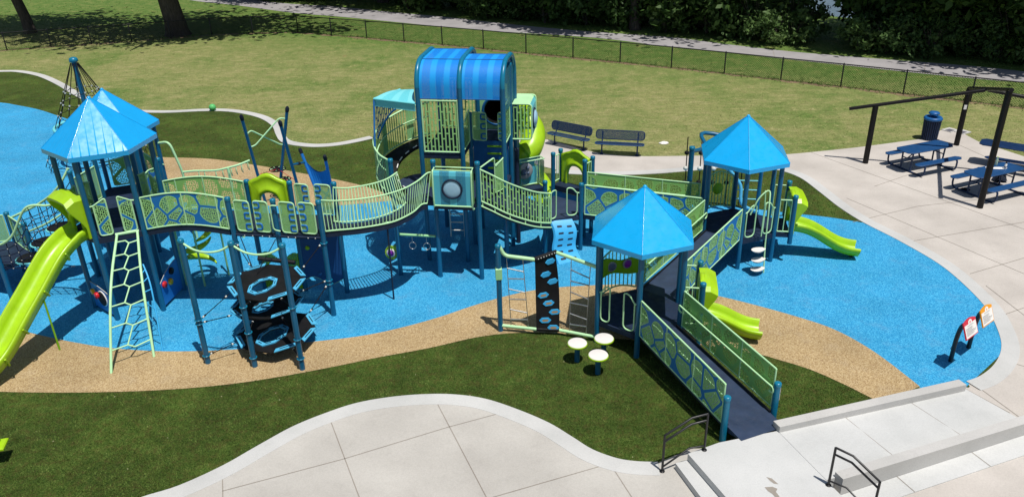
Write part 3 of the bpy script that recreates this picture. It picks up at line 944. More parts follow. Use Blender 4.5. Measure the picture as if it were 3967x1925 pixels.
def short_side(parent, H, i, j, zd, zt, zb):
    """two short posts standing off the edge i-j, joined to the tower by little railings"""
    o = outw(((H[i] + H[j]) / 2).lerp(H[0] * 0 + sum(H, Vector()) / 6, 1), (H[i] + H[j]) / 2) if False else None
    c = sum(H, Vector()) / 6
    d = ((H[i] + H[j]) / 2 - c).normalized() * 0.44
    qs = []
    for k in (i, j):
        q = H[k] + d
        post(parent, q, zt, zb)
        qs.append(q)
        a, b = H[k].lerp(q, 0.16), H[k].lerp(q, 0.84)
        railing(parent, [v3(a, zd + 0.07), v3(b, zd + 0.07)], [v3(a, zt - 0.14), v3(b, zt - 0.14)], 0.10, 0.014, 0.018)
    poly = [H[i], H[j], qs[1], qs[0]]
    deck(parent, poly, zd - 0.003, 0.10)
    return qs, d.normalized()
qN, dN = short_side(near, HN, 1, 2, ZN, ZN + 1.12, 0.0)
qF, dF = short_side(farT, HF, 1, 2, ZF, ZF + 1.12, ZF - 0.28)

def make_slide(qs, d, zd, L_, label, zend=0.17):
    mid = (qs[0] + qs[1]) / 2
    T = thing('wavy_slide', v3(mid, 0), label, 'slide', 'short lime green slides')
    hood_panel(T, qs[0], qs[1], zd + 0.01, 0.93, d, overhang=0.26)
    n = 16; path = []
    for k in range(n + 1):
        f = k / n
        z = zd - (zd - zend) * (f - 0.13 * math.sin(2 * math.pi * f) * 0.9) if f > 0.02 else zd
        path.append(v3(mid + d * (0.06 + L_ * f), max(zend, z)))
    o = slide(T, path, 0.50)
    mb = MB(); e = path[-2]
    mb.tube([v3(e, 0.0), v3(e, e.z - 0.05)], 0.05, 10, mat='black_metal')
    mb.build('support_leg', 'black_metal', T)
    return T
make_slide(qN, dN, ZN, 1.35, 'short lime slide ending on the tan rubber in front of the sloping ramp')
make_slide(qF, dF, ZF, 1.85, 'lime slide on the far right ending over blue rubber near the concrete')

# ---- ramps
def ramp_run(a0, a1, b0, b1, za, zb, label, sheets, lips=True, extra=None):
    """a0/a1 left/right at start, b0/b1 left/right at the end"""
    mid = (a0 + a1 + b0 + b1) / 4
    T = thing('access_ramp', v3(mid, 0), label, 'ramp', 'railed ramps between the towers')
    ins = 0.07
    def I(p, q): return p.lerp(q, ins)
    A0, A1, B0, B1 = I(a0, a1), I(a1, a0), I(b0, b1), I(b1, b0)
    mb = MB(); mb.prism([A0, A1, B1, B0], [za - .12, za - .12, zb - .12, zb - .12], [za - .002, za - .002, zb - .002, zb - .002], 'ramp_navy')
    mb.build('deck', 'ramp_navy', T)
    k = MB()
    for p, q in ((A0, B0), (A1, B1)):
        k.tube([v3(p, za + 0.03), v3(q, zb + 0.03)], 0.022, 8, mat='black_metal')
    k.build('edge_rail', 'black_metal', T)
    for (p, q), sh in zip(((a0, b0), (a1, b1)), sheets):
        d = (q - p).normalized(); m_ = 7
        fs = [0.03 + 0.94 * i / 6 for i in range(m_)]
        lo = [v3(p.lerp(q, f), za + (zb - za) * f + 0.06) for f in fs]
        hi = [v3(p.lerp(q, f), za + (zb - za) * f + 0.93) for f in fs]
        panel(T, lo, hi, sh, mids=(0.34, 0.67))
        inn = (mid - p.lerp(q, .5)).normalized() * 0.07
        hm = MB()
        ht = [v3(p.lerp(q, f) + inn, za + (zb - za) * f + 0.56) for f in (0.04, 0.96)]
        e0 = ht[0] - d * 0.10; e1 = ht[1] + d * 0.10
        path = fillet([ht[0] + Vector((0, 0, -0.14)) - d * .0, e0 + Vector((0, 0, -0.12)), e0 + Vector((0, 0, 0.02)), ht[0] + d * .04, ht[1] - d * .04, e1 + Vector((0, 0, 0.0)), e1 + Vector((0, 0, -0.13)), ht[1] + Vector((0, 0, -0.13))], 0.06, 4)
        hm.tube(path, 0.019, 8, mat='mint_light')
        for f in (0.12, 0.5, 0.88):
            s = v3(p.lerp(q, f), za + (zb - za) * f + 0.50)
            hm.tube([s, s + inn + Vector((0, 0, 0.04))], 0.01, 6, mat='mint_light')
        hm.build('handrail', 'mint_light', T)
    if extra: extra(T, A0, A1, B0, B1)
    return T
FL, FR = Vector((3.93, 12.03, 0)), Vector((5.01, 12.47, 0))
def r3x(T, A0, A1, B0, B1):
    d = (B0 - A0).normalized()
    z1 = LZ + 0.006
    mb = MB()
    e0, e1 = B0 + d * 0.42, B1 + d * 0.42
    mb.prism([B0, B1, e1, e0], [0.2, 0.2, LZ + 0.001, LZ + 0.001], [0.332, 0.332, LZ + 0.007, LZ + 0.007], 'ramp_navy')
    mb.build('toe_plate', 'ramp_navy', T)
    post(T, FL, 1.055, r=0.064, mat='teal_bright'); p = post(T, FR, 1.02, r=0.064, mat='teal_bright')
    s = MB(); rr = 0.0665
    a0_ = R(-50); cs = [Vector((FR.x + rr * math.cos(a0_ + R(k * 12)), FR.y + rr * math.sin(a0_ + R(k * 12)), 0)) for k in range(6)]
    s.strip([v3(q, 0.64) for q in cs], [v3(q, 0.95) for q in cs], 'white', 0.002)
    rr = 0.0685
    for zz in (0.68, 0.71, 0.74, 0.79, 0.82, 0.88, 0.91):
        cs2 = [Vector((FR.x + rr * math.cos(a0_ + R(6 + k * 12)), FR.y + rr * math.sin(a0_ + R(6 + k * 12)), 0)) for k in range(5)]
        s.strip([v3(q, zz) for q in cs2], [v3(q, zz + 0.01) for q in cs2], 'ink', 0.001)
    st = s.build('sticker', 'white', p)
ramp_run(HN[0], HN[1], FL, FR, ZN, 0.335, 'ramp rising from the white concrete landing to the nearest tower', ('giraffe_blue', 'giraffe_green'), extra=r3x)
ramp_run(HF[5], HF[0], HN[3], HN[2], ZF, ZN, 'ramp joining the nearest tower to the right-hand tower', ('giraffe_green', 'giraffe_blue'))
V5, V3_ = Vector((1.95, 20.42, 0)), Vector((2.11, 21.40, 0))
ZV = 1.06
ramp_run(V3_, V5, HF[4], HF[5], ZV, ZF, 'level ramp running behind the nearest tower roof to the right-hand tower', ('giraffe_green', 'giraffe_blue'))

# ---- step pods in front of the far tower
mid = edge(HF, 0, 1, 0.52); od = outw(CF, mid)
T = thing('pod_ladder', v3(mid + od * 0.5, 0), 'mint arch ladder with three pale leaf-shaped step pods below the right-hand tower', 'climber')
mb = MB()
a = mid - Vector((od.y, -od.x, 0)) * 0.0
side = Vector((-od.y, od.x, 0))
s0 = mid + side * 0.34 + od * 0.08; s1 = mid - side * 0.02 + od * 0.08
base = at(2958, 1057, 0)
top1 = v3(mid + side * 0.42 + od * 0.05, ZF + 0.98)
arch = fillet([v3(mid - side * 0.36 + od * .03, ZF + 0.72), v3(mid - side * 0.20 + od * .1, ZF + 1.22), v3(mid + side * 0.12 + od * .12, ZF + 1.42), v3(base.lerp(mid, 0.35) + side * 0.02, ZF + 1.05), v3(base.lerp(mid, .2), 0.75), v3(base, 0.0)], 0.25, 6)
mb.tube(arch, 0.02, 8, mat='mint_light')
arch2 = fillet([v3(mid - side * 0.02 + od * .1, ZF + 1.36), v3(mid + side * 0.02 + od * .1, ZF + 0.9), v3(mid + side * 0.02 + od * .1, ZF + 0.05)], 0.2, 6)
mb.tube(arch2, 0.018, 8, mat='mint_light')
mb.build('arch_rail', 'mint_light', T)
for k, z in enumerate((0.18, 0.43, 0.70)):
    c = v3(base.lerp(mid, 0.04 + 0.10 * k), z) - side * (0.22 if k == 0 else 0.20) + od * 0.03
    m2 = MB(); n = 20; pts = []
    for i in range(n):
        a_ = 2 * math.pi * i / n
        x, y = 0.21 * math.cos(a_), 0.13 * math.sin(a_) * (1 - 0.25 * math.cos(a_))
        pts.append(c - side * -x + od * y)
    lo = [p + Vector((0, 0, -0.045)) for p in pts]; lo = [c + (p - c) * 0.8 + Vector((0, 0, -0.05)) for p in pts]
    m2.idx(pts, [tuple(range(n))], False, 'pad_white'); m2.idx(pts + lo, [(i, (i + 1) % n, n + (i + 1) % n, n + i) for i in range(n)] + [tuple(range(n, 2 * n))], True, 'grey')
    m2.build('step_pod', 'pad_white', T)

# ---- tall left towers
CL = (-9.70, 18.20); TL = R(-97.6); ZL = 2.23
HL = hexpts(CL, TL, PT)
T = leftT = thing('play_tower', (CL[0], CL[1], 0), 'tall left play tower with ribbed glossy blue roof above the hexagon ladder', 'play tower', 'roofed hexagonal play towers')
for p in HL: post(T, p, 4.28)
hex_roof(T, CL, TL, 4.295, 'roof_left', True)
deck(T, hexpts(CL, TL, PT + .02), ZL, 0.14)
def hourglass(T, a, b, z0, sheet='giraffe_blue'):
    d = (b - a); w = d.length
    lo = [v3(a.lerp(b, f), z0 + 0.05) for f in (0.06, 0.5, 0.94)]
    hi = [v3(a.lerp(b, .06), z0 + 0.84), v3(a.lerp(b, .5), z0 + 0.90), v3(a.lerp(b, .94), z0 + 0.97)]
    mb = MB(); mb.strip(lo, hi, sheet)
    o = mb.build('guard_panel', sheet, T)
    f = MB()
    f.tube(fillet([v3(a.lerp(b, -.25), z0 + .80), hi[0] + Vector((0, 0, -0.03)), hi[2], lo[2], lo[0], hi[0] + Vector((0, 0, -0.03))], 0.07, 4), 0.019, 8, mat='mint_light')
    f.build('panel_frame', 'mint_light', o)
    return o
hourglass(T, edge(HL, 0, 1, 0.10), edge(HL, 0, 1, 0.40), ZL)
hourglass(T, edge(HL, 1, 0, 0.10), edge(HL, 1, 0, 0.40), ZL)
for i, j in ((2, 3), (4, 5)):
    hourglass(T, edge(HL, i, j, 0.08), edge(HL, i, j, 0.44), ZL, 'giraffe_green')
    hourglass(T, edge(HL, j, i, 0.08), edge(HL, j, i, 0.44), ZL, 'giraffe_green')
# activity panels low between the posts
def low_panel(T, a, b, z0, z1, curve=0.12):
    n = 10; mb = MB()
    lo = [v3(a.lerp(b, 0.06 + .88 * i / n), z0) for i in range(n + 1)]
    hi = [v3(a.lerp(b, 0.06 + .88 * i / n), z1 - curve * (i / n) ** 2) for i in range(n + 1)]
    mb.strip(lo, hi, 'blue_plastic', 0.022)
    o = mb.build('activity_panel', 'blue_plastic', T)
    e = MB(); e.tube(hi, 0.008, 6, mat='silver_clip'); e.build('panel_edge', 'silver_clip', o)
    return o
o = low_panel(T, HL[5], HL[0], 0.10, 0.78, 0.15)
nrm = outw(CL, (HL[5] + HL[0]) / 2)
c = edge(HL, 5, 0, 0.55)
mb = MB(); disc(mb, v3(c, 0.46) + nrm * 0.012, nrm, 0.21, 0.02, 'white'); disc(mb, v3(c, 0.46) + nrm * 0.03, nrm, 0.19, 0.02, 'black_rubber'); mb.build('drum_plate', 'black_rubber', o)
mb = MB(); disc(mb, v3(edge(HL, 5, 0, .40), 0.52) + nrm * 0.045, nrm, 0.085, 0.07, 'red'); mb.build('drum', 'red', o)
mb = MB(); disc(mb, v3(edge(HL, 5, 0, .24), 0.58) + nrm * 0.045, nrm, 0.075, 0.06, 'yellow'); mb.build('drum', 'yellow', o)
o = low_panel(T, HL[2], HL[1], 0.10, 0.98, 0.30)
nrm = outw(CL, (HL[1] + HL[2]) / 2)
for f, z, m1, r_ in ((0.78, 0.62, 'red', 0.085), (0.52, 0.56, 'yellow', 0.085), (0.40, 0.80, 'black_rubber', 0.09)):
    mb = MB(); disc(mb, v3(edge(HL, 2, 1, f), z) + nrm * 0.012, nrm, r_, 0.05, m1); mb.build('drum', m1, o)

# rear pair: open middle deck and roofed rear tower
CM = (CL[0] + 1.85 * math.cos(TL + R(210)), CL[1] + 1.85 * math.sin(TL + R(210)))
CB = (CL[0] + 3.70 * math.cos(TL + R(210)), CL[1] + 3.70 * math.sin(TL + R(210)))
HM = hexpts(CM, TL, PT); HB = hexpts(CB, TL, PT)
ZB = 1.52
T = rearT = thing('play_tower', (CB[0], CB[1], 0), 'rear left play tower whose blue roof shows behind the ribbed one', 'play tower', 'roofed hexagonal play towers')
for p in HB: post(T, p, 3.60)
hex_roof(T, CB, TL, 3.62, 'roof_left', False)
deck(T, hexpts(CB, TL, PT + .02), ZB, 0.14)
hourglass(T, edge(HB, 2, 3, .1), edge(HB, 2, 3, .9), ZB, 'giraffe_green'); hourglass(T, edge(HB, 4, 3, .1), edge(HB, 4, 3, .9), ZB, 'giraffe_green')
T = thing('stair_deck', (CM[0], CM[1], 0), 'roofless hexagonal deck between the two left towers', 'play deck')
for k in (2, 5): post(T, HM[k], 3.10)
deck(T, hexpts(CM, TL, PT + .015), 1.90, 0.14)
panel(T, [v3(edge(HM, 1, 2, f), 1.95) for f in (.08, .5, .92)], [v3(edge(HM, 1, 2, f), 2.85 + .1 * math.sin(math.pi * f)) for f in (.08, .5, .92)], 'giraffe_blue')
panel(T, [v3(edge(HM, 4, 5, f), 1.95) for f in (.08, .5, .92)], [v3(edge(HM, 4, 5, f), 2.85) for f in (.08, .5, .92)], 'perf_green')
# ------------------------------------------------------------------ left group: big slide, ladder, net bridge
d = Vector((math.cos(TL - R(30)), math.sin(TL - R(30)), 0))
m0 = (HL[5] + HL[0]) / 2
T = thing('wavy_slide', v3(m0, 0), 'long tall lime slide running off the left edge of the photo', 'slide')
path = []; d0 = d; d2 = Vector((math.cos(R(-111)), math.sin(R(-111)), 0))
for k in range(25):
    f = k / 24
    z = ZL - 0.04 - (ZL - 0.34) * (f - 0.055 * math.sin(2 * math.pi * f) - 0.015 * math.sin(4 * math.pi * f))
    path.append(v3(m0 + d * 0.12 + d2 * (0.18 + 3.0 * f), z))
path = [v3(m0 + d * 0.02, ZL)] + path + [path[-1] + d2 * 0.35 + Vector((0, 0, 0.01))]
d = d2
ch = slide(T, path, 0.59, depth=0.26); d = d0
hood_panel(T, HL[5].lerp(HL[0], .06) + d * .03, HL[0].lerp(HL[5], .06) + d * .03, ZL + .01, 1.02, d, overhang=0.30)
mb = MB()
sd = Vector((-d2.y, d2.x, 0))
for f in (5, 11, 17, 22):
    p = path[f]; w_ = 0.34
    t_ = (path[f + 1] - path[f - 1]).normalized(); u_ = Vector((0, 0, 1)) - t_ * t_.z; u_.normalize()
    pr = [(-.385, .2), (-.37, .06), (-.28, -.075), (.28, -.075), (.37, .06), (.385, .2)]
    mb.tube([p + sd * x + u_ * y for x, y in pr], 0.022, 6, mat='lime')
mb.build('seam_flange', 'lime', ch)
mb = MB(); q = path[12]; mb.tube([v3(q - sd * -0.28, 0), q + sd * 0.28 * 1 + Vector((0, 0, 0.0))], 0.022, 8, mat='lime_dark'); mb.build('support_leg', 'lime_dark', T)

# hexagon ladder
T = thing('hexagon_ladder', (-8.9, 16.2, 0), 'mint curved ladder with honeycomb rungs standing on the tan rubber', 'climber')
a_t, b_t = v3(edge(HL, 0, 1, .44), ZL + .02), v3(edge(HL, 0, 1, .86), ZL + .02)
fa, fb = at(431, 1446), at(597, 1382)
od = outw(CL, (HL[0] + HL[1]) / 2)
def rail(a, b, k):
    h = []
    for i in range(15):
        f = i / 14
        p = a.lerp(b, f); bulge = 0.16 * math.sin(math.pi * f) * (1 - .3 * f)
        h.append(p + od * bulge + Vector((0, 0, .32 * math.sin(math.pi * f) ** 1.2)))
    return h
ra = rail(a_t, fa, 0); rb = rail(b_t, fb, 0)
# the left foot kicks out below the last rung
mb = MB(); mb.tube(ra, 0.031, 8, mat='mint_light'); mb.tube(rb, 0.031, 8, mat='mint_light'); mb.tube([a_t - (b_t - a_t) * .08, b_t + (b_t - a_t) * .08], 0.036, 8, mat='mint_light')
mb.build('side_rail', 'mint_light', T)
mb = MB()
nr = 7
for k in range(nr):
    f = (k + 0.55) / (nr + .55); i = f * 14; j = min(int(i), 13); t_ = i - j
    A, B = ra[j].lerp(ra[j + 1], t_), rb[j].lerp(rb[j + 1], t_)
    dn_ = (ra[min(j + 1, 14)] - ra[j]); dn_ = dn_ / max(1e-6, dn_.length)
    ma, mb_ = A.lerp(B, 0.42), A.lerp(B, 0.60) + dn_ * 0.10
    B2 = B + dn_ * 0.06
    mb.tube([A, ma], 0.018, 6, mat='mint_light'); mb.tube([ma, mb_], 0.018, 6, mat='mint_light'); mb.tube([mb_, B2], 0.018, 6, mat='mint_light')
    if k < nr - 1:
        f2 = (k + 1.55) / (nr + .55); i2 = f2 * 14; j2 = min(int(i2), 13); t2 = i2 - j2
        A2, B3 = ra[j2].lerp(ra[j2 + 1], t2), rb[j2].lerp(rb[j2 + 1], t2)
        mb.tube([mb_, A2.lerp(B3, .42)], 0.018, 6, mat='mint_light')
mb.build('rung', 'mint_light', T)
# honeycomb infill on its far side
mb = MB()
bk = [p + od * -0.45 for p in rb]
mb.tube(cr([rb[5] + Vector((0.02, .1, 0)), rb[8] + Vector((.12, .15, 0)), v3(fb + Vector((.10, .25, 0)), 0.0)], 6), 0.02, 6, mat='sky_plastic')
for k in range(5): mb.tube([rb[6 + k], cr([rb[5] + Vector((0.02, .1, 0)), rb[8] + Vector((.12, .15, 0)), v3(fb + Vector((.10, .25, 0)), 0.0)], 6)[2 + 2 * k]], 0.014, 6, mat='sky_plastic')
mb.build('side_brace', 'sky_plastic', T)

# low pod platform and the net bridge that climbs from it
pc = (-13.15, 19.55)
T = thing('pod_platform', (pc[0], pc[1], 0), 'low hexagonal platform with green guard panel at the left edge behind the long slide', 'play deck')
ZP = 0.92
HP = hexpts(pc, R(-97.6), PT)
pA, pB = Vector((-13.67, 19.95, 0)), Vector((-12.72, 19.10, 0)); pC = Vector((-13.14, 18.35, 0)); pD = Vector((-14.25, 18.75, 0)); pE = Vector((-14.7, 19.7, 0))
deck(T, [pA + Vector((0, .05, 0)), pE, pD, pC, pB], ZP, 0.12)
for p, h in ((pA, 1.80), (pB, 1.86), (pC, 2.10), (pD, 1.9), (pE, 1.8)): post(T, p, h)
panel(T, [v3(pA.lerp(pB, f), ZP + .05 - .05 * math.sin(math.pi * f)) for f in (.1, .5, .9)], [v3(pA.lerp(pB, f), ZP + .80) for f in (.1, .5, .9)], 'giraffe_blue')
panel(T, [v3(pA.lerp(pE, f), ZP + .05) for f in (.1, .5, .9)], [v3(pA.lerp(pE, f), ZP + .80) for f in (.1, .5, .9)], 'perf_green')
T = thing('net_bridge', (-11.9, 18.6, 0), 'sloping rope net bridge with mint handrails rising to the ribbed-roof tower', 'bridge')
r1 = cr([pA + Vector((.08, 0, 1.62)), at(155, 787, 2.12), at(220, 731, 2.64), v3(HM[5], 3.16)], 8)
r2 = cr([pC + Vector((-.5, -.1, 1.55)), pC + Vector((0.05, 0, 1.55)), Vector((-12.55, 18.25, 1.85)), Vector((-11.95, 18.2, 2.62)), Vector((-11.3, 18.1, 2.72)), v3(HL[5], 2.95)], 8)
r3 = cr([pB + Vector((.08, 0, .92 + ZP - .25)), Vector((-11.9, 18.8, 1.95)), Vector((-11.2, 18.75, 2.35)), v3(HL[4].lerp(HL[5], .4), 2.75)], 8)
mb = MB()
for r_ in (r1, r2): mb.tube(r_, 0.032, 8, mat='mint_light')
mb.tube(r3, 0.026, 8, mat='mint_light')
mb.build('handrail', 'mint_light', T)
fl1 = cr([v3(pA, ZP), Vector((-12.7, 19.8, 1.1)), Vector((-11.9, 19.5, 1.6)), v3(HM[5], 1.95)], 8)
fl2 = cr([v3(pC, ZP), Vector((-12.3, 18.25, 1.0)), Vector((-11.5, 18.1, 1.55)), v3(HL[5], ZL)], 8)
def net(top, bot, nu, nv, r=0.011, mat='rope_navy', clips=True):
    m_ = MB(); c_ = MB()
    a = resample(top, sum((top[i + 1] - top[i]).length for i in range(len(top) - 1)) / nu); b = resample(bot, sum((bot[i + 1] - bot[i]).length for i in range(len(bot) - 1)) / nu)
    g_ = [[a[i].lerp(b[i], j / nv) + Vector((0, 0, -0.03 * math.sin(math.pi * i / nu))) for j in range(nv + 1)] for i in range(nu + 1)]
    for i in range(nu + 1): m_.tube(g_[i], r, 5, mat=mat, cap=False)
    for j in range(1, nv + 1): m_.tube([g_[i][j] for i in range(nu + 1)], r, 5, mat=mat, cap=False)
    for i in range(nu + 1):
        for j in range(1, nv + 1):
            c_.box(g_[i][j], .024, .024, .024, 0, 'silver_clip')
    return m_, c_
m1, c1 = net(r2[8:], fl2, 9, 4); n_ = m1.build('side_net', 'rope_navy', T); tag(c1.build('rope_clip', 'silver_clip', n_), kind='stuff')
m1, c1 = net(r1, fl1, 8, 4); n_ = m1.build('side_net', 'rope_navy', T); tag(c1.build('rope_clip', 'silver_clip', n_), kind='stuff')
for (u, v), z in (((236, 880), 1.55), ((176, 938), 1.25), ((120, 1000), 1.02)):
    c = at(u, v, z); mb = MB()
    mb.lathe(c, [(0.34, -0.03), (0.37, -0.01), (0.37, 0.01), (0.345, 0.02)], 24, 'cyan'); mb.lathe(c, [(0.335, 0.015), (0.335, 0.028)], 24, 'black_rubber')
    mb.build('step_disc', 'black_rubber', T)

# ------------------------------------------------------------------ arched bridge, platform, curved bridge
P1, P2, P3 = Vector((-6.67, 17.43, 0)), Vector((-5.56, 17.26, 0)), Vector((-4.46, 17.10, 0))
Q1, Q2, Q3 = Vector((-6.54, 18.55, 0)), Vector((-5.44, 18.39, 0)), Vector((-4.32, 18.24, 0))
ZQ = 2.20
T = thing('arched_bridge', (-7.8, 18.1, 0), 'short arched bridge with giraffe-pattern side panels next to the tall left tower', 'bridge')
fs = [i / 12 for i in range(13)]
def arc(a, b, z0, z1, k, ins=0.04): return [v3(a.lerp(b, ins + (1 - 2 * ins) * f), z0 + (z1 - z0) * f + k * math.sin(math.pi * f)) for f in fs]
lo = arc(HL[1], P1, 2.27, 2.27, 0.12); hi = arc(HL[1], P1, 3.08, 3.08, 0.13)
panel(T, lo, hi, 'giraffe_blue', mids=(0.13, 0.5, 0.9), fr=0.021)
lo2 = arc(HL[2], Q1, 2.27, 2.25, 0.12); hi2 = arc(HL[2], Q1, 3.08, 3.04, 0.13)
panel(T, lo2, hi2, 'giraffe_green', mids=(0.15, 0.5, 0.85), fr=0.021)
mb = MB()
for i in range(12):
    q = [lo[i], lo[i + 1], lo2[i + 1], lo2[i]]; z_ = Vector((0, 0, -.05)); zz = Vector((0, 0, -.17))
    mb.face([p + z_ for p in q], None, 'deck_navy'); mb.face([p + zz for p in q[::-1]], None, 'deck_navy')
    mb.face([lo[i] + zz, lo[i + 1] + zz, lo[i + 1] + z_, lo[i] + z_], None, 'deck_navy'); mb.face([lo2[i + 1] + zz, lo2[i] + zz, lo2[i] + z_, lo2[i + 1] + z_], None, 'deck_navy')
mb.build('deck', 'deck_navy', T)

T = platT = thing('play_platform', (-5.5, 17.8, 0), 'long raised platform on six blue posts between arched bridge and curved bridge', 'play deck')
for p in (P1, P2, P3, Q1, Q2, Q3): post(T, p, 3.09)
mb = MB(); mb.prism([P1, P3, Q3, Q1], ZQ - .04, ZQ, 'perf_deck')
for t_ in range(len(mb.uv)): pass
dk = mb.build('deck', 'perf_deck', T)
mb = MB()
for a, b in ((P1, P3), (Q1, Q3), (P1, Q1), (P2, Q2), (P3, Q3)):
    dd = (b - a).normalized(); 
    mb.tube([v3(a, ZQ - .075), v3(b, ZQ - .075)], 0.04, 4, mat='deck_navy')
mb.build('deck_beam', 'deck_navy', T)
for f in (0.13, .22, .33, .41, .62, .70, .84, .92):
    mb = MB(); p = P1.lerp(P3, f); disc(mb, v3(p, ZQ - .075) + Vector((-.005, -.043, 0)), Vector((-.145, -.99, 0)), 0.016, .008, 'silver_clip', 8)
    mb.build('bolt', 'silver_clip', dk)
def slim_panel(T, a, b, z0=ZQ, sheet='perf_green', cut=1):
    lo = [v3(a, z0 + .04), v3(b, z0 + .02)]; hi = [v3(a, z0 + .82), v3(b, z0 + .80)]
    mb = MB(); mb.strip(lo, hi, sheet)
    o = mb.build('guard_panel', sheet, T)
    f = MB(); c = (lo[0] + hi[1]) / 2
    f.tube(fillet([c.lerp(lo[0], 1) + Vector((0, 0, .4)), lo[0], lo[1], hi[1], hi[0], lo[0] + Vector((0, 0, .4))], 0.08, 4), 0.019, 8, mat='mint_light')
    s0, s1 = (hi[0], hi[1]) if cut > 0 else (hi[1], hi[0])
    f.build('panel_frame', 'mint_light', o)
    # blue hand-hold cut-outs along the free edge
    e = 0.97 if cut > 0 else 0.03
    h = MB(); dd = (b - a); 
    for fz in (0.16, 0.52, 0.86):
        c0 = lo[0].lerp(lo[1], e).lerp(hi[0].lerp(hi[1], e), fz)
        inn = -dd.normalized() * 0.13 * cut
        h.tube(fillet([c0 + Vector((0, 0, .07)), c0 + inn + Vector((0, 0, .07)), c0 + inn - Vector((0, 0, .07)), c0 - Vector((0, 0, .07))], .04, 4), 0.026, 6, mat='blue_plastic')
    h.build('hand_hold', 'blue_plastic', o)
    return o
slim_panel(T, P1.lerp(P2, .12), P1.lerp(P2, .45), cut=1)
slim_panel(T, P2.lerp(P1, .45), P2.lerp(P1, .14), cut=-1)
slim_panel(T, P2.lerp(P3, .12), P2.lerp(P3, .45), cut=1)
slim_panel(T, P3.lerp(P2, .45), P3.lerp(P2, .12), cut=-1)
slim_panel(T, Q2.lerp(Q3, .10), Q2.lerp(Q3, .40), cut=1)
slim_panel(T, Q3.lerp(Q2, .45), Q3.lerp(Q2, .10), cut=-1)
nq = Vector((-.145, -.99, 0))
hood_panel(T, Q1.lerp(Q2, .07), Q2.lerp(Q1, .07), ZQ + .01, 0.96, nq)
mb = MB(); g0_ = P2 + Vector((-.02, -.1, 0))
mb.tube(fillet([v3(g0_ + Vector((.12, 0, 0)), 2.95), v3(g0_ + Vector((-.03, -.02, 0)), 2.98), v3(g0_ + Vector((-.03, -.02, 0)), 2.35), v3(g0_ + Vector((.12, 0, 0)), 2.3)], .08, 4), .018, 6, mat='mint_light')
mb.build('grab_handle', 'mint_light', T)

R1, R2, R3 = Vector((-3.03, 19.15, 0)), Vector((-1.94, 19.00, 0)), Vector((-.82, 18.81, 0))
T = thing('curved_bridge', (-3.3, 18.0, 0), 'sagging curved bridge with closely spaced mint balusters leading to the canopy tower', 'bridge')
def ptsN(px, z): return [at(u, v, zz) for (u, v), zz in zip(px, z)]
hi = cr(ptsN([(1244, 776), (1300, 778), (1386, 772), (1480, 757), (1560, 733), (1617, 702), (1652, 673), (1668, 668)], [2.98, 2.99, 2.99, 3.0, 3.02, 3.06, 3.10, 3.10]), 5)
lo = cr(ptsN([(1262, 896), (1300, 892), (1386, 884), (1480, 869), (1540, 853), (1600, 822), (1632, 793), (1655, 788)], [2.24, 2.25, 2.25, 2.26, 2.27, 2.29, 2.31, 2.31]), 5)
railing(T, lo, hi, 0.083, 0.012, 0.021, 'mint_light')
hi2 = cr(ptsN([(1290, 727), (1340, 729), (1400, 721), (1455, 709), (1500, 693), (1538, 668)], [3.0, 2.99, 2.98, 2.98, 3.0, 3.04]), 5)
lo2 = cr(ptsN([(1294, 858), (1340, 860), (1410, 853), (1480, 837), (1540, 812), (1572, 786)], [2.24, 2.24, 2.24, 2.25, 2.27, 2.3]), 5)
railing(T, lo2, hi2, 0.083, 0.012, 0.021, 'mint_light')
A = resample(lo, .12); B = resample(lo2, sum((lo2[i + 1] - lo2[i]).length for i in range(len(lo2) - 1)) / (len(A) - 1))
mb = MB(); z1_, z2_ = Vector((0, 0, -.035)), Vector((0, 0, -.16))
for i in range(len(A) - 1):
    q = [A[i], A[i + 1], B[i + 1], B[i]]
    mb.face([p + z1_ for p in q], None, 'deck_navy'); mb.face([p + z2_ for p in q[::-1]], None, 'deck_navy')
    mb.face([A[i] + z2_, A[i + 1] + z2_, A[i + 1] + z1_, A[i] + z1_], None, 'deck_navy'); mb.face([B[i + 1] + z2_, B[i] + z2_, B[i] + z1_, B[i + 1] + z1_], None, 'deck_navy')
mb.build('deck', 'deck_navy', T)
mb = MB(); b0 = at(1526, 1160); t0_ = lo[20] + Vector((0, 0, -.1))
mb.tube([b0, at(1501, 885, 2.1)], 0.022, 8, mat='deck_navy'); mb.build('support_leg', 'deck_navy', T)
mb = MB(); mb.box(at(1502, 868, 2.2), .14, .05, .11, 0, 'mint_light'); mb.build('bracket', 'mint_light', T)
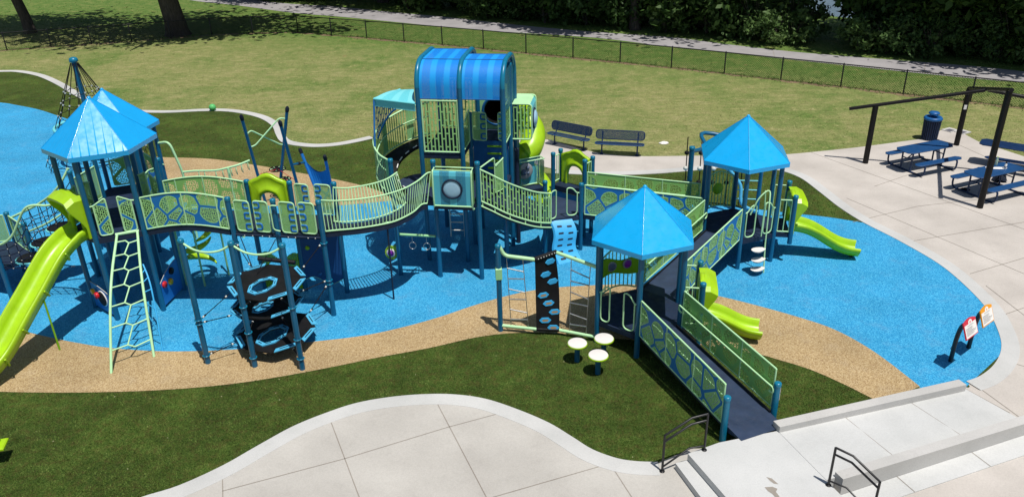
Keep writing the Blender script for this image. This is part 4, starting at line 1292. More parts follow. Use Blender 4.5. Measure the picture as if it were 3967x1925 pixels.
# ------------------------------------------------------------------ canopy tower
T1, T2, T3 = Vector((-2.32, 20.03, 0)), Vector((-1.23, 19.86, 0)), Vector((-.14, 19.69, 0))
B1, B2 = T1 + Vector((.36, 2.20, 0)), T2 + Vector((.36, 2.20, 0))
C1, C2 = T2 + Vector((.17, 1.10, 0)), T3 + Vector((.18, 1.10, 0))
B3 = T3 + Vector((.31, 1.62, 0)); B3b = T3 + Vector((.36, 2.20, 0))
ZT, ZR, ZH = 3.14, 2.20, 5.52
T = canT = thing('canopy_tower', (-1.2, 20.6, 0), 'tall central tower under arched striped blue mesh canopy', 'play tower')
def hoop(a, b, name='hoop_post'):
    r = 0.62
    pts = [v3(a, 0), v3(a, ZH - r)]
    d = (b - a); ln = d.length; d.normalize(); n = 9
    for k in range(1, n + 1):
        t = math.pi / 2 * k / n
        pts.append(v3(a + d * (r * (1 - math.cos(t))), ZH - r + r * math.sin(t)))
    for k in range(0, n):
        t = math.pi / 2 * (1 - k / n)
        pts.append(v3(b - d * (r * (1 - math.cos(t))), ZH - r + r * math.sin(t)))
    pts.append(v3(b, ZH - r)); pts.append(v3(b, 0))
    mb = MB(); mb.tube(pts[:2], .0635, 14, mat='teal_post', cap=False); mb.tube(pts[1:-1], .0635, 14, mat='teal_bright', cap=False); mb.tube(pts[-2:], .0635, 14, mat='teal_post', cap=False)
    mb.build(name, 'teal_post', T)
    return pts[1:-1]
h1 = hoop(T1, B1); h2 = hoop(T2, B2); h3 = hoop(T3, B3)
h2s = []
r = .62
def arcpts(a, b):
    d = (b - a); d.normalize(); o = [v3(a, 4.62)]
    for k in range(0, 10):
        t = math.pi / 2 * k / 9; o.append(v3(a + d * (r * (1 - math.cos(t))), ZH - r + r * math.sin(t)))
    for k in range(0, 10):
        t = math.pi / 2 * (1 - k / 9); o.append(v3(b - d * (r * (1 - math.cos(t))), ZH - r + r * math.sin(t)))
    o.append(v3(b, 4.62)); return o
def canopy(a0, b0, a1, b1):
    A, B = arcpts(a0, b0), arcpts(a1, b1)
    w = (a1 - a0).length; n = len(A); k = 8; pts = []; uv = []
    s = 0
    for i in range(n):
        if i: s += (A[i] - A[i - 1]).length
        for j in range(k + 1):
            f = .03 + .94 * j / k
            pts.append(A[i].lerp(B[i], f)); uv.append((f * w + 0.02, s))
    fs = [(i * (k + 1) + j, i * (k + 1) + j + 1, (i + 1) * (k + 1) + j + 1, (i + 1) * (k + 1) + j) for i in range(n - 1) for j in range(k)]
    mb = MB(); mb.idx(pts, fs, True, 'canopy_blue', [[uv[q] for q in f] for f in fs])
    o = mb.build('canopy', 'canopy_blue', T)
    for i in (0, 9, 12, n - 1):
        e = MB(); e.tube([A[i].lerp(B[i], .03), A[i].lerp(B[i], .97)], .017, 6, mat='blue_frame')
        e.build('canopy_batten', 'blue_frame', o)
canopy(T1, B1, T2, B2); canopy(T2, T2 + (B3 - T3), T3, B3)
for p, h in ((C1, 3.95), (C2, 5.3), (B3b, 4.1)): post(T, p, h)
for p, h in ((R1, 3.33), (R2, 3.33), (R3, 3.32)): post(T, p, h)
deck(T, [T1, T2, C1, C2, B3b, B2, B1], ZT, .13)
deck(T, [R1, R2, R3, T3, C2 + Vector((0, -.01, 0)), C1, T2, T1], ZR, .13)
# side infill of the right hoop
mb = MB(); mb.strip([v3(T3.lerp(B3, .1), 4.2), v3(T3.lerp(B3, .9), 4.2)], [v3(T3.lerp(B3, .1), 5.28), v3(T3.lerp(B3, .9), 5.28)], 'perf_teal', .01); mb.build('side_mesh', 'perf_teal', T)
# slotted panels
panel(T, [v3(T1.lerp(T2, .08), ZT + .06), v3(T1.lerp(T2, .93), ZT + .06)], [v3(T1.lerp(T2, .08), 4.57), v3(T1.lerp(T2, .93), 4.57)], 'slot_green', fr=.024)
panel(T, [v3(B1.lerp(B2, .06), ZT + .05), v3(B1.lerp(B2, .94), ZT + .05)], [v3(B1.lerp(B2, .06), 4.55), v3(B1.lerp(B2, .94), 4.55)], 'slot_green', fr=.022)
panel(T, [v3(T2.lerp(C1, .12), ZT + .05), v3(T2.lerp(C1, .9), ZT + .05)], [v3(T2.lerp(C1, .12), ZT + .72), v3(T2.lerp(C1, .9), ZT + .92)], 'slot_green', fr=.018)
panel(T, [v3(T3.lerp(C2, .12), ZT + .25), v3(T3.lerp(C2, .9), ZT + .25)], [v3(T3.lerp(C2, .12), 4.4), v3(T3.lerp(C2, .9), 4.4)], 'slot_green', fr=.018)
# climbing wall between the two deck levels, with yellow hand slots
mb = MB(); mb.strip([v3(C1.lerp(C2, .06), ZR), v3(C1.lerp(C2, .94), ZR)], [v3(C1.lerp(C2, .06), ZT + .02), v3(C1.lerp(C2, .94), ZT + .02)], 'blue_frame', .03)
wl = mb.build('climbing_wall', 'blue_frame', T)
nn = Vector((-.15, -.99, 0))
for k in range(4):
    mb = MB(); mb.box(v3(C1.lerp(C2, .60), ZR + .18 + .21 * k) + nn * .02, .42, .02, .055, -.15, 'lime_dark', .006); mb.build('hand_slot', 'lime_dark', wl)
slim_panel(T, C1.lerp(C2, .06), C1.lerp(C2, .40), ZT, cut=1)
slim_panel(T, C2.lerp(C1, .30), C2.lerp(C1, .05), ZT, cut=-1)
# back wall with the tube-slide hole
def ringwall(a, b, z0, z1, cx, cz, rad):
    mb = MB(); n = 28; a = Vector(a); b = Vector(b); Lw = (b - a).length
    def P(x, z): return v3(a.lerp(b, x / Lw), z)
    inner = []; outer = []
    for k in range(n):
        t = 2 * math.pi * k / n; ct, st = math.cos(t), math.sin(t)
        inner.append(P(cx + rad * ct, cz + rad * st))
        sx = (Lw - cx) / ct if ct > 1e-6 else (cx / -ct if ct < -1e-6 else 1e9); sz = (z1 - cz) / st if st > 1e-6 else ((cz - z0) / -st if st < -1e-6 else 1e9)
        q = min(sx, sz); outer.append(P(cx + q * ct, cz + q * st))
    mb.idx(inner + outer, [(k, (k + 1) % n, n + (k + 1) % n, n + k) for k in range(n)], False, 'mint')
    return mb.build('tube_wall', 'mint', T)
tw = ringwall(B2, B3b, ZT, 4.55, .55, 3.68, .36)
T = tubeT = thing('tube_slide', (0.5, 22.8, 0), 'thick lime tube slide curling down behind the central tower', 'slide')
tc = v3(B2.lerp(B3b, .5), 3.68)
path = cr([tc + Vector((-.02, -.05, 0)), tc + Vector((.05, .38, -.02)), tc + Vector((.42, .85, -.15)), Vector((.42, 23.05, 3.18)), Vector((.72, 22.75, 2.78)), Vector((.56, 22.25, 2.38)), Vector((.06, 22.25, 2.08)), Vector((-.15, 22.75, 1.9)), Vector((.1, 23.3, 1.55)), Vector((.65, 23.35, 1.2)), Vector((1.0, 22.9, .85)), Vector((1.1, 22.5, .6)), Vector((1.15, 22.2, .5))], 5)
mb = MB(); mb.tube(path, .35, 20, mat='lime', cap=False); tb = mb.build('tube', 'lime', T)
mb = MB(); mb.tube(path, .342, 20, mat='black_rubber', cap=False); mb.build('tube_inner_shade', 'black_rubber', tb)  # black inner skin paints the shade inside the lime tube
for k in (14, 26, 38):
    mb = MB(); p = path[k]; t = (path[k + 1] - path[k - 1]).normalized()
    mb.lathe(p - t * .03, [(.35, 0), (.385, .008), (.385, .022), (.36, .028), (.36, .034), (.385, .04), (.385, .055), (.35, .06)], 24, 'lime_dark', t); mb.build('tube_flange', 'lime_dark', tb)
mb = MB(); mb.tube([p + Vector(q) for p, q in zip([tc] * 25, [Vector((.40 * math.cos(2 * math.pi * k / 24) * .99, .40 * math.cos(2 * math.pi * k / 24) * -.15 - .03, .40 * math.sin(2 * math.pi * k / 24))) for k in range(24)])], .045, 10, closed=True, mat='blue_frame'); mb.build('entrance_ring', 'blue_frame', T)
T = canT
# corner lookout box
e = Vector((.985, -.15, 0)); q0 = C2 + e * .06; q1 = q0 + Vector((.15, .95, 0))
n = 6
sec = [(0, 3.22), (.46, 3.22), (.52, 3.28), (.52, 4.05), (.47, 4.17), (.38, 4.21), (0, 4.21)]
mb = MB()
for i in range(1, len(sec) - 1):
    a_, b_ = sec[i], sec[i + 1]
    mt = 'cyan' if i in (2, 3) else 'mint_light'
    mb.face([v3(q0 + e * a_[0], a_[1]), v3(q1 + e * a_[0], a_[1]), v3(q1 + e * b_[0], b_[1]), v3(q0 + e * b_[0], b_[1])], None, mt, True)
bx = mb.build('lookout_box', 'mint_light', T)
for q in (q0, q1):
    mb = MB(); mb.strip([v3(q + e * .03, 3.25), v3(q + e * .48, 3.25)], [v3(q + e * .03, 4.14), v3(q + e * .48, 4.14)], 'slot_green', .012)
    s_ = mb.build('slot_panel', 'slot_green', bx)
for q in (q0, q1):
    mb = MB(); mb.tube(fillet([v3(q, 4.20), v3(q + e * .52, 4.20), v3(q + e * .52, 3.23), v3(q, 3.23)], .1, 4), .022, 8, mat='mint_light'); mb.build('box_frame', 'mint_light', bx)
mb = MB(); cb = v3((q0 + q1) / 2 + e * .52, 3.68); mb.lathe(cb, [(.25, 0), (.22, .05), (.15, .09), (.0001, .11)], 20, 'bubble', e); mb.build('bubble_window', 'bubble', bx)
mb = MB(); mb.lathe(cb, [(.29, 0), (.29, .03), (.24, .03), (.24, 0)], 24, 'deck_navy', e); mb.build('window_ring', 'deck_navy', bx)
# bubble bay in front of the middle deck
def bay(Tp, a, b, off, z0, z1, sheet, dirv):
    A, B = a + dirv * off, b + dirv * off
    prof = [(1.0, z0), (1.0, z1 - .12), (.9, z1 - .03), (.72, z1)]
    mb = MB(); w = (b - a).length; s = 0
    for i in range(len(prof) - 1):
        (o0, za), (o1, zb) = prof[i], prof[i + 1]; ds = math.hypot((o1 - o0) * off, zb - za)
        mb.face([v3(a + dirv * off * o0, za), v3(b + dirv * off * o0, za), v3(b + dirv * off * o1, zb), v3(a + dirv * off * o1, zb)], [(0, s), (w, s), (w, s + ds), (0, s + ds)], sheet, True); s += ds
    o = mb.build('bay_panel', sheet, Tp)
    f = MB()
    f.tube([v3(a, z1 + .01), v3(b, z1 + .01), v3(b + dirv * off * .75, z1), v3(a + dirv * off * .75, z1), v3(a, z1 + .01), v3(b, z1 + .01)], .02, 8, mat='mint_light')
    for p in (a, b):
        f.tube(cr([v3(p + dirv * off * .75, z1), v3(p + dirv * off, z1 - .12), v3(p + dirv * off, z0), v3(p + dirv * off * .2, z0 - .14)], 4), .022, 8, mat='mint_light')
    f.tube([v3(A, z0), v3(B, z0)], .022, 8, mat='mint_light')
    f.build('bay_frame', 'mint_light', o)
    for p in (a, b):
        g_ = MB(); g_.strip([v3(p, z0), v3(p + dirv * off * .95, z0)], [v3(p, z1 - .05), v3(p + dirv * off * .85, z1 - .05)], 'perf_green', .01); g_.build('bay_side', 'perf_green', o)
    fl = MB(); fl.prism([a, b, B, A], z0 - .10, z0 - .03, 'deck_navy'); fl.build('bay_floor', 'deck_navy', o)
    return o
dv = Vector((-.15, -.989, 0))
bo = bay(T, R2.lerp(R3, .03), R2.lerp(R3, .90), .27, 2.20, 3.13, 'bay_cyan', dv)
c = v3(R2.lerp(R3, .46) + dv * .28, 2.67)
mb = MB(); mb.lathe(c, [(.235, 0), (.2, .012), (.12, .02), (.0001, .022)], 24, 'bubble', dv); mb.build('bubble_window', 'bubble', bo)
mb = MB(); mb.lathe(c, [(.27, 0), (.27, .025), (.225, .025), (.225, 0)], 28, 'deck_navy', dv); mb.build('window_ring', 'deck_navy', bo)
mb = MB(); mb.tube(fillet([v3(R3.lerp(T3, .1), 3.12), v3(R3.lerp(T3, .62), 3.22), v3(R3.lerp(T3, .62), 2.95), v3(R3.lerp(T3, .95), 3.10)], .08, 4), .02, 8, mat='mint_light'); mb.build('grab_rail', 'mint_light', T)
panel(T, [v3(R3.lerp(T3, .62), 2.25), v3(R3.lerp(T3, .93), 2.25)], [v3(R3.lerp(T3, .62), 3.0), v3(R3.lerp(T3, .93), 3.08)], 'perf_green', fr=.016)
# under the tower: printed panel and steps
mb = MB(); mb.strip([v3(B1, .9), v3(B2, .9)], [v3(B1, 1.65), v3(B2, 1.65)], 'slate_panel', .02); mb.build('play_panel', 'slate_panel', T)

# curved climbing ramp at the left of the canopy tower
T = thing('curved_ramp', (-3.0, 20.4, 0), 'curved ramp with tall mint slatted wall wrapping the left of the canopy tower', 'ramp')
Ocl = [(-3.06, 19.22, 2.30), (-3.36, 19.55, 2.36), (-3.55, 19.95, 2.50), (-3.56, 20.40, 2.66), (-3.42, 20.85, 2.80), (-3.12, 21.22, 2.92), (-2.72, 21.45, 3.04), (-2.2, 21.62, 3.12)]
O = cr([Vector(p) for p in Ocl], 6)
hi = up(O, .95); lo = up(O, .05)
mb = MB(); mb.strip(lo, hi, 'wall_bars', .012); wl = mb.build('guard_wall', 'wall_bars', T)
mb = MB(); mb.tube(hi, .025, 8, mat='mint_light'); mb.tube(lo, .02, 8, mat='mint_light'); mb.tube([p + (Vector((-2.4, 20.4, p.z)) - p).normalized() * .06 for p in up(O, .58)], .017, 8, mat='mint_light')
mb.build('handrail', 'mint_light', wl)
I = []
ctr = Vector((-2.35, 20.25, 0))
for p in O:
    d_ = Vector((p.x - ctr.x, p.y - ctr.y, 0)); I.append(v3(ctr + d_.normalized() * min(.70, d_.length * .6), p.z))
mb = MB(); zz = Vector((0, 0, -.1))
for i in range(len(O) - 1):
    mb.face([O[i], O[i + 1], I[i + 1], I[i]], None, 'black_rubber', True); mb.face([O[i] + zz, O[i + 1] + zz, O[i + 1], O[i]], None, 'black_rubber'); mb.face([I[i] + zz, I[i + 1] + zz, I[i + 1], I[i]], None, 'black_rubber'); mb.face([I[i] + zz, I[i + 1] + zz, O[i + 1] + zz, O[i] + zz], None, 'black_rubber')
rp = mb.build('ramp_floor', 'black_rubber', T)
Ir = resample(I, .14)
for i in range(0, len(Ir) - 1, 2):
    mb = MB(); mb.tube([Ir[i] + Vector((0, 0, .012)), Ir[i + 1] + Vector((0, 0, .012))], .017, 6, mat='white'); mb.build('edge_mark', 'white', rp)
deck(T, [Vector((p.x, p.y, 0)) for p in I] + [T1 + Vector((.1, .3, 0)), R2.lerp(T1, .5), R1.lerp(R2, .4)], 2.24, .08, 'ramp_navy')
# cyan hood over it
fl_, bl_, br_, fr_ = at(1448, 384, 4.52), at(1550, 348, 4.60), at(1603, 346, 4.62), at(1608, 403, 4.50)
mb = MB()
def quad_grid(mb, a, b, c, d_, n, sag, mat):
    pts = []; uv = []
    for i in range(n + 1):
        for j in range(n + 1):
            p = a.lerp(b, i / n).lerp(d_.lerp(c, i / n), j / n)
            pts.append(p + Vector((0, 0, sag * math.sin(math.pi * i / n) ** .7))); uv.append(((a - d_).length * j / n, (a - b).length * i / n))
    fs = [(i * (n + 1) + j, (i + 1) * (n + 1) + j, (i + 1) * (n + 1) + j + 1, i * (n + 1) + j + 1) for i in range(n) for j in range(n)]
    mb.idx(pts, fs, True, mat, [[uv[q] for q in f] for f in fs])
    lo_ = [p - Vector((0, 0, .03)) for p in pts]
    mb.idx(lo_, fs, True, mat, [[uv[q] for q in f] for f in fs])
quad_grid(mb, fl_, bl_, br_, fr_, 8, .06, 'canopy_cyan')
hd = mb.build('canopy', 'canopy_cyan', T)
mb = MB(); z1_ = Vector((0, 0, -.2))
mb.face([fl_ + z1_, fr_ + z1_, fr_, fl_], None, 'cyan'); mb.tube([fl_, fr_], .03, 8, mat='cyan'); mb.tube([fl_, bl_], .03, 8, mat='cyan')
mb.build('fascia', 'cyan', hd)
mb = MB()
pk = v3(fl_ + Vector((-.02, -.04, 0)), 0)
mb.tube([v3(fl_, 4.50), v3(O[10], O[10].z + .9)], .026, 8, mat='blue_frame')
cv = [v3(fl_.lerp(fr_, f), 4.30 - .85 * (1 - f * 1.9) ** 1.5 if f < .52 else 4.30) for f in (0, .08, .17, .26, .35, .44, .52)]
mb.tube(cv, .024, 8, mat='blue_frame')
pst = mb.build('canopy_brace', 'blue_frame', T)
mb = MB(); mb.strip(cv, [v3(p, 4.34) for p in cv], 'slot_navy', .012); mb.build('slat_panel', 'slot_navy', pst)
mb = MB()
for z in (.5, .75, 1.0, 1.25, 1.5, 1.75): mb.tube([Vector((-1.75, 20.9, z)), Vector((-1.35, 20.85, z))], .018, 6, mat='silver_clip')
mb.tube([Vector((-1.75, 20.9, .3)), Vector((-1.75, 20.9, 2.1))], .02, 6, mat='silver_clip'); mb.tube([Vector((-1.35, 20.85, .3)), Vector((-1.35, 20.85, 2.1))], .02, 6, mat='silver_clip')
mb.build('rung_ladder', 'silver_clip', canT)

# descending curved walkway on the right
S0_ = Vector((.94, 20.20, 0))
T = thing('curved_walkway', (.2, 19.6, 0), 'curved walkway with mint slotted wall descending right from the bubble window bay', 'bridge')
hi = cr([at(1857, 656, 3.10), at(1900, 676, 2.95), at(1958, 705, 2.72), at(2018, 728, 2.48), at(2079, 745, 2.24), at(2134, 750, 2.04)], 4)
lo = [v3(p, p.z - .86) for p in hi]
panel(T, lo, hi, 'slot_green', mids=(.02, .42, .84), fr=.024)
mb = MB(); m_ = up(lo, -.13); mb.tube([p + (lo[min(i + 1, len(lo) - 1)] - lo[max(i - 1, 0)]).normalized().cross(Vector((0, 0, 1))) * .02 for i, p in enumerate(m_)], .02, 8, mat='mint_light')
for i in range(1, len(lo), 4): mb.tube([lo[i], m_[i]], .016, 6, mat='mint_light')
mb.build('lower_rail', 'mint_light', T)
back = cr([v3(T3 + Vector((.1, .1, 0)), 2.2), Vector((.22, 20.25, 1.95)), Vector((.62, 20.5, 1.6)), Vector((.94, 20.9, 1.3)), Vector((1.0, 21.2, 1.1))], 5)
A = resample(lo, .11); Bk = resample(back, sum((back[i + 1] - back[i]).length for i in range(len(back) - 1)) / (len(A) - 1))
mb = MB(); z1_, z2_ = Vector((0, 0, -.06)), Vector((0, 0, -.2))
for i in range(len(A) - 1):
    q = [A[i] + z1_, A[i + 1] + z1_, v3(Bk[i + 1], A[i + 1].z) + z1_, v3(Bk[i], A[i].z) + z1_]
    mb.face(q, None, 'deck_navy'); mb.face([p - Vector((0, 0, .14)) for p in q[::-1]], None, 'deck_navy')
    mb.face([A[i] + z2_, A[i + 1] + z2_, A[i + 1] + z1_, A[i] + z1_], None, 'deck_navy')
mb.build('deck', 'deck_navy', T)
# sound bay on its far side
sa, sb = Vector((.30, 21.25, 0)), Vector((.98, 21.55, 0)); dv2 = Vector((-.4, .91, 0))
bo = bay(T, sa, sb, .34, 1.52, 2.36, 'bay_cyan', dv2)
c = v3(sa.lerp(sb, .36) + dv2 * .29, 1.98)
mb = MB(); mb.lathe(c, [(.24, 0), (.24, .03), (.21, .05), (.0001, .05)], 24, 'grey', -dv2); sp = mb.build('sound_plate', 'grey', bo)
xx = Vector((.91, .4, 0))
for dx, dz, rr in ((-.07, -.02, .10), (.06, .10, .065), (.08, -.06, .05)):
    mb = MB(); mb.lathe(c - dv2 * .04 + xx * dx + Vector((0, 0, dz)), [(rr, 0), (rr * .85, rr * .5), (rr * .5, rr * .85), (.0001, rr)], 16, 'slate_panel', -dv2); mb.build('sound_dome', 'slate_panel', sp)
mb = MB(); mb.prism([sa, sb, sb + dv2 * .3, sa + dv2 * .3], 1.30, 1.46, 'perf_deck'); mb.build('bay_step', 'perf_deck', T)
post(T, Vector((.20, 20.98, 0)), 2.9, mat='deck_navy', capmat='deck_navy')

# ------------------------------------------------------------------ low deck with crawl panel, right of centre
Vd1, Vd2, Vd3, Vd4 = Vector((1.26, 21.96, 0)), Vector((1.50, 22.28, 0)), Vector((2.12, 21.30, 0)), Vector((2.37, 21.56, 0))
T = thing('transfer_deck', (1.6, 20.9, 0), 'low navy deck with lime crawl-through panel on its raised back step', 'play deck')
for p, h, z0 in ((Vd1, 2.40, 0), (Vd2, 2.40, 0), (Vd3, 2.40, 0), (Vd4, 2.40, 0), (V5, 2.04, 0), (S0_, 2.22, 0)): post(T, p, h, z0)
deck(T, [S0_, V5, Vd3, Vd1], ZV, .13, 'ramp_navy')
deck(T, [Vd1, Vd3, Vd4, Vd2], 1.40, .16, 'deck_navy')
mb = MB(); mb.strip([v3(Vd1, ZV), v3(Vd3, ZV)], [v3(Vd1, 1.23), v3(Vd3, 1.23)], 'blue_frame', .02); mb.build('riser', 'blue_frame', T)
nv = Vector((-.64, -.77, 0))
hood_panel(T, Vd2.lerp(Vd4, .06), Vd4.lerp(Vd2, .06), 1.40, .98, nv)
for a, b in ((Vd1, Vd2), (Vd3, Vd4)):
    railing(T, [v3(a.lerp(b, .22), 1.48), v3(b.lerp(a, .2), 1.48)], [v3(a.lerp(b, .2), 2.26), v3(b.lerp(a, .2), 2.26)], .11, .014, .018)
loop_gate(T, V5, V5.lerp(S0_, .40), ZV, .88)
loop_gate(T, S0_ + Vector((.02, -.12, 0)), S0_.lerp(V5, .30) + Vector((0, -.06, 0)), ZV, .88)
# wavy blue climbing panel
T = thing('climbing_panel', (1.5, 20.0, 0), 'wavy sky blue climbing panel with dark hand slots leaning on the low deck', 'climber')
ta, tb = at(2136, 856, 1.03), at(2217, 848, 1.03); ga, gb = at(2163, 1026), at(2249, 1006)
mb = MB(); n = 18; rowsA = []; rowsB = []
def wavy(f, side):
    a = (ta if side == 0 else tb).lerp(ga if side == 0 else gb, f)
    ax = (tb - ta).normalized(); o = (ga - ta); o.z = 0; o.normalize()
    return a + ax * (0.045 * math.sin(2 * math.pi * f * 1.15 - .2)) + o * (.06 * math.sin(2 * math.pi * f))
pts = []
for i in range(n + 1):
    f = i / n; pts += [wavy(f, 0), wavy(f, 1)]
fs = [(2 * i, 2 * i + 1, 2 * i + 3, 2 * i + 2) for i in range(n)]
th = Vector((-.05, .03, -.03))
mb.idx(pts, fs, True, 'sky_plastic'); mb.idx([p + th for p in pts], fs, True, 'blue_plastic')
rim = [2 * i for i in range(n + 1)] + [2 * i + 1 for i in range(n, -1, -1)]
mb.idx(pts + [p + th for p in pts], [(rim[k], rim[(k + 1) % len(rim)], rim[(k + 1) % len(rim)] + len(pts), rim[k] + len(pts)) for k in range(len(rim))], False, 'sky_plastic')
wp = mb.build('wavy_sheet', 'sky_plastic', T)
for k in range(6):
    for s_, ff in ((.27, .13 + .155 * k), (.72, .09 + .155 * k + .06)):
        if ff > .96: continue
        A_, B_ = wavy(ff - .022, 0).lerp(wavy(ff - .022, 1), s_ - .12), wavy(ff - .022, 0).lerp(wavy(ff - .022, 1), s_ + .12)
        C_, D_ = wavy(ff + .022, 0).lerp(wavy(ff + .022, 1), s_ + .12), wavy(ff + .022, 0).lerp(wavy(ff + .022, 1), s_ - .12)
        nrm = (B_ - A_).cross(D_ - A_).normalized()
        if nrm.z < 0: nrm = -nrm
        q = fillet([(A_ + B_) / 2, B_, C_, D_, A_, (A_ + B_) / 2], .03, 3)[:-1]
        mb = MB(); mb.idx([p + nrm * .004 for p in q], [tuple(range(len(q)))], False, 'deck_navy'); mb.build('hand_slot', 'deck_navy', wp)
# ------------------------------------------------------------------ climbers in the front
# net tower with three stacked octagon trampolines
G1, G2, G3 = Vector((-6.93, 15.12, 0)), Vector((-5.82, 14.94, 0)), Vector((-4.72, 14.78, 0))
T = thing('web_tower', (-5.7, 15.9, 0), 'three front posts holding stacked black web platforms with sky blue edging', 'climber')
for p in (G1, G2, G3): post(T, p, 3.11)
for a, b in ((G1, G2), (G2, G3)):
    mb = MB(); mb.tube(cr([v3(a.lerp(b, .05), 3.00), v3(a.lerp(b, .25), 2.90) + Vector((0, -.05, 0)), v3(a.lerp(b, .5), 2.87) + Vector((0, -.08, 0)), v3(a.lerp(b, .75), 2.90) + Vector((0, -.05, 0)), v3(a.lerp(b, .95), 3.00)], 5), .024, 8, mat='mint_light'); mb.build('top_bar', 'mint_light', T)
anchors = [G1, G2, G3, P3, P2, P1]
def web(c, rad, tilt, hole, ropes, rot=0.2):
    n = 8
    def P(r, a, dz=0):
        x, y = r * math.cos(a), r * math.sin(a); return Vector((c[0] + x, c[1] + y, c[2] + x * tilt[0] + y * tilt[1] + dz))
    def PH(r, a, dz=0):
        x0, y0 = r * math.cos(a) * .82, r * math.sin(a) * 1.18
        x, y = x0 * .94 + y0 * .34 - .04, y0 * .94 - x0 * .2 - .20; return Vector((c[0] + x, c[1] + y, c[2] + x * tilt[0] + y * tilt[1] + dz))
    ang = [rot + 2 * math.pi * k / n for k in range(n)]
    out = [P(rad, a) for a in ang]; ho = [PH(hole, a) for a in ang]
    mb = MB()
    up_ = Vector((0, 0, .012))
    mb.idx([p + up_ for p in out] + [p + up_ for p in ho] + [p - up_ for p in out] + [p - up_ for p in ho],
           [(k, (k + 1) % n, n + (k + 1) % n, n + k) for k in range(n)] + [(2 * n + k, 3 * n + k, 3 * n + (k + 1) % n, 2 * n + (k + 1) % n) for k in range(n)] + [(k, 2 * n + k, 2 * n + (k + 1) % n, (k + 1) % n) for k in range(n)] + [(n + k, n + (k + 1) % n, 3 * n + (k + 1) % n, 3 * n + k) for k in range(n)], False, 'black_rubber')
    o = mb.build('web_mat', 'black_rubber', T)
    for k in range(n):
        if k % 4 == 1: continue
        a, b = P(rad * 1.03, ang[k] + .07, .022), P(rad * 1.03, ang[(k + 1) % n] - .07, .022)
        a2, b2 = P(rad * .89, ang[k] + .11, .024), P(rad * .89, ang[(k + 1) % n] - .11, .024)
        e = MB(); dz = Vector((0, 0, .022))
        e.idx([a, b, b2, a2, a + dz, b + dz, b2 + dz, a2 + dz], [(0, 1, 2, 3), (7, 6, 5, 4), (0, 4, 5, 1), (1, 5, 6, 2), (2, 6, 7, 3), (3, 7, 4, 0)], False, 'cyan_edge')
        e.tube([a.lerp(a2, .5).lerp(b.lerp(b2, .5), .2) + dz * 1.1, a.lerp(a2, .5).lerp(b.lerp(b2, .5), .8) + dz * 1.1], .012, 4, mat='black_rubber')
        e.build('edge_strip', 'cyan_edge', o)
    e = MB(); dz = Vector((0, 0, .03)); hi2 = [PH(hole * 1.30, a, .016) for a in ang]; hh = [PH(hole * .98, a, .016) for a in ang]
    e.idx(hi2 + hh + [p + dz for p in hi2] + [p + dz for p in hh], [(2 * n + k, 2 * n + (k + 1) % n, 3 * n + (k + 1) % n, 3 * n + k) for k in range(n)] + [(k, (k + 1) % n, 2 * n + (k + 1) % n, 2 * n + k) for k in range(n)] + [(n + k, 3 * n + k, 3 * n + (k + 1) % n, n + (k + 1) % n) for k in range(n)], False, 'cyan_edge')
    for k in range(n): e.tube([hh[k] .lerp(hh[(k + 1) % n], .2) + dz * 1.2 + (hi2[k] - hh[k]) * .5, hh[k].lerp(hh[(k + 1) % n], .8) + dz * 1.2 + (hi2[k] - hh[k]) * .5], .009, 4, mat='black_rubber')
    e.build('hole_rim', 'cyan_edge', o)
    for p, z in ropes:
        d = Vector((p.x - c[0], p.y - c[1], 0)).normalized(); a = math.atan2(d.y, d.x)
        s_ = P(rad * 1.04, a, .02); e_ = v3(p, z) - d * .07
        r = MB(); r.tube([s_, e_], .011, 6, mat='rope')
        for f in (.08, .90): 
            q = s_.lerp(e_, f); q2 = s_.lerp(e_, f + .05); r.tube([q, q2], .024, 6, mat='silver_clip'); q3 = s_.lerp(e_, f + (.09 if f < .5 else -.06)); r.tube([q3, s_.lerp(e_, f + (.05 if f < .5 else 0))], .022, 6, mat='black_rubber')
        r.build('stay_rope', 'rope', T)
        r = MB(); r.tube([v3(p, z) + Vector((.075 * math.cos(2 * math.pi * k / 12), .075 * math.sin(2 * math.pi * k / 12), 0)) for k in range(12)], .014, 6, closed=True, mat='teal_bright'); r.build('post_clamp', 'teal_bright', T)
web((-5.63, 16.12, 1.50), .85, (-.02, .03), .27, [(G1, 1.15), (G2, 1.55), (G3, 1.6), (P3, 2.0), (P1, 1.9)])
web((-5.70, 16.08, .95), .80, (.03, -.05), .20, [(G1, 1.05), (P3, 1.0), (G3, .8), (G2, .9)], .3)
web((-5.52, 15.86, .34), .90, (.02, .02), .30, [(G1, .22), (P3, .9), (G2, .25), (G3, .3)], .12)
mb = MB(); mb.tube([Vector((-6.1, 17.15, 1.60)), Vector((-5.2, 17.05, 1.52))], .055, 8, mat='black_metal'); mb.build('cross_bar', 'black_metal', T)
mb = MB(); mb.tube([Vector((-5.6, 17.15, 2.1)), Vector((-6.3, 15.8, 1.0))], .011, 6, mat='rope'); mb.tube([Vector((-6.5, 17.35, 2.1)), Vector((-6.1, 16.7, 1.52))], .011, 6, mat='rope'); mb.build('stay_rope', 'rope', T)

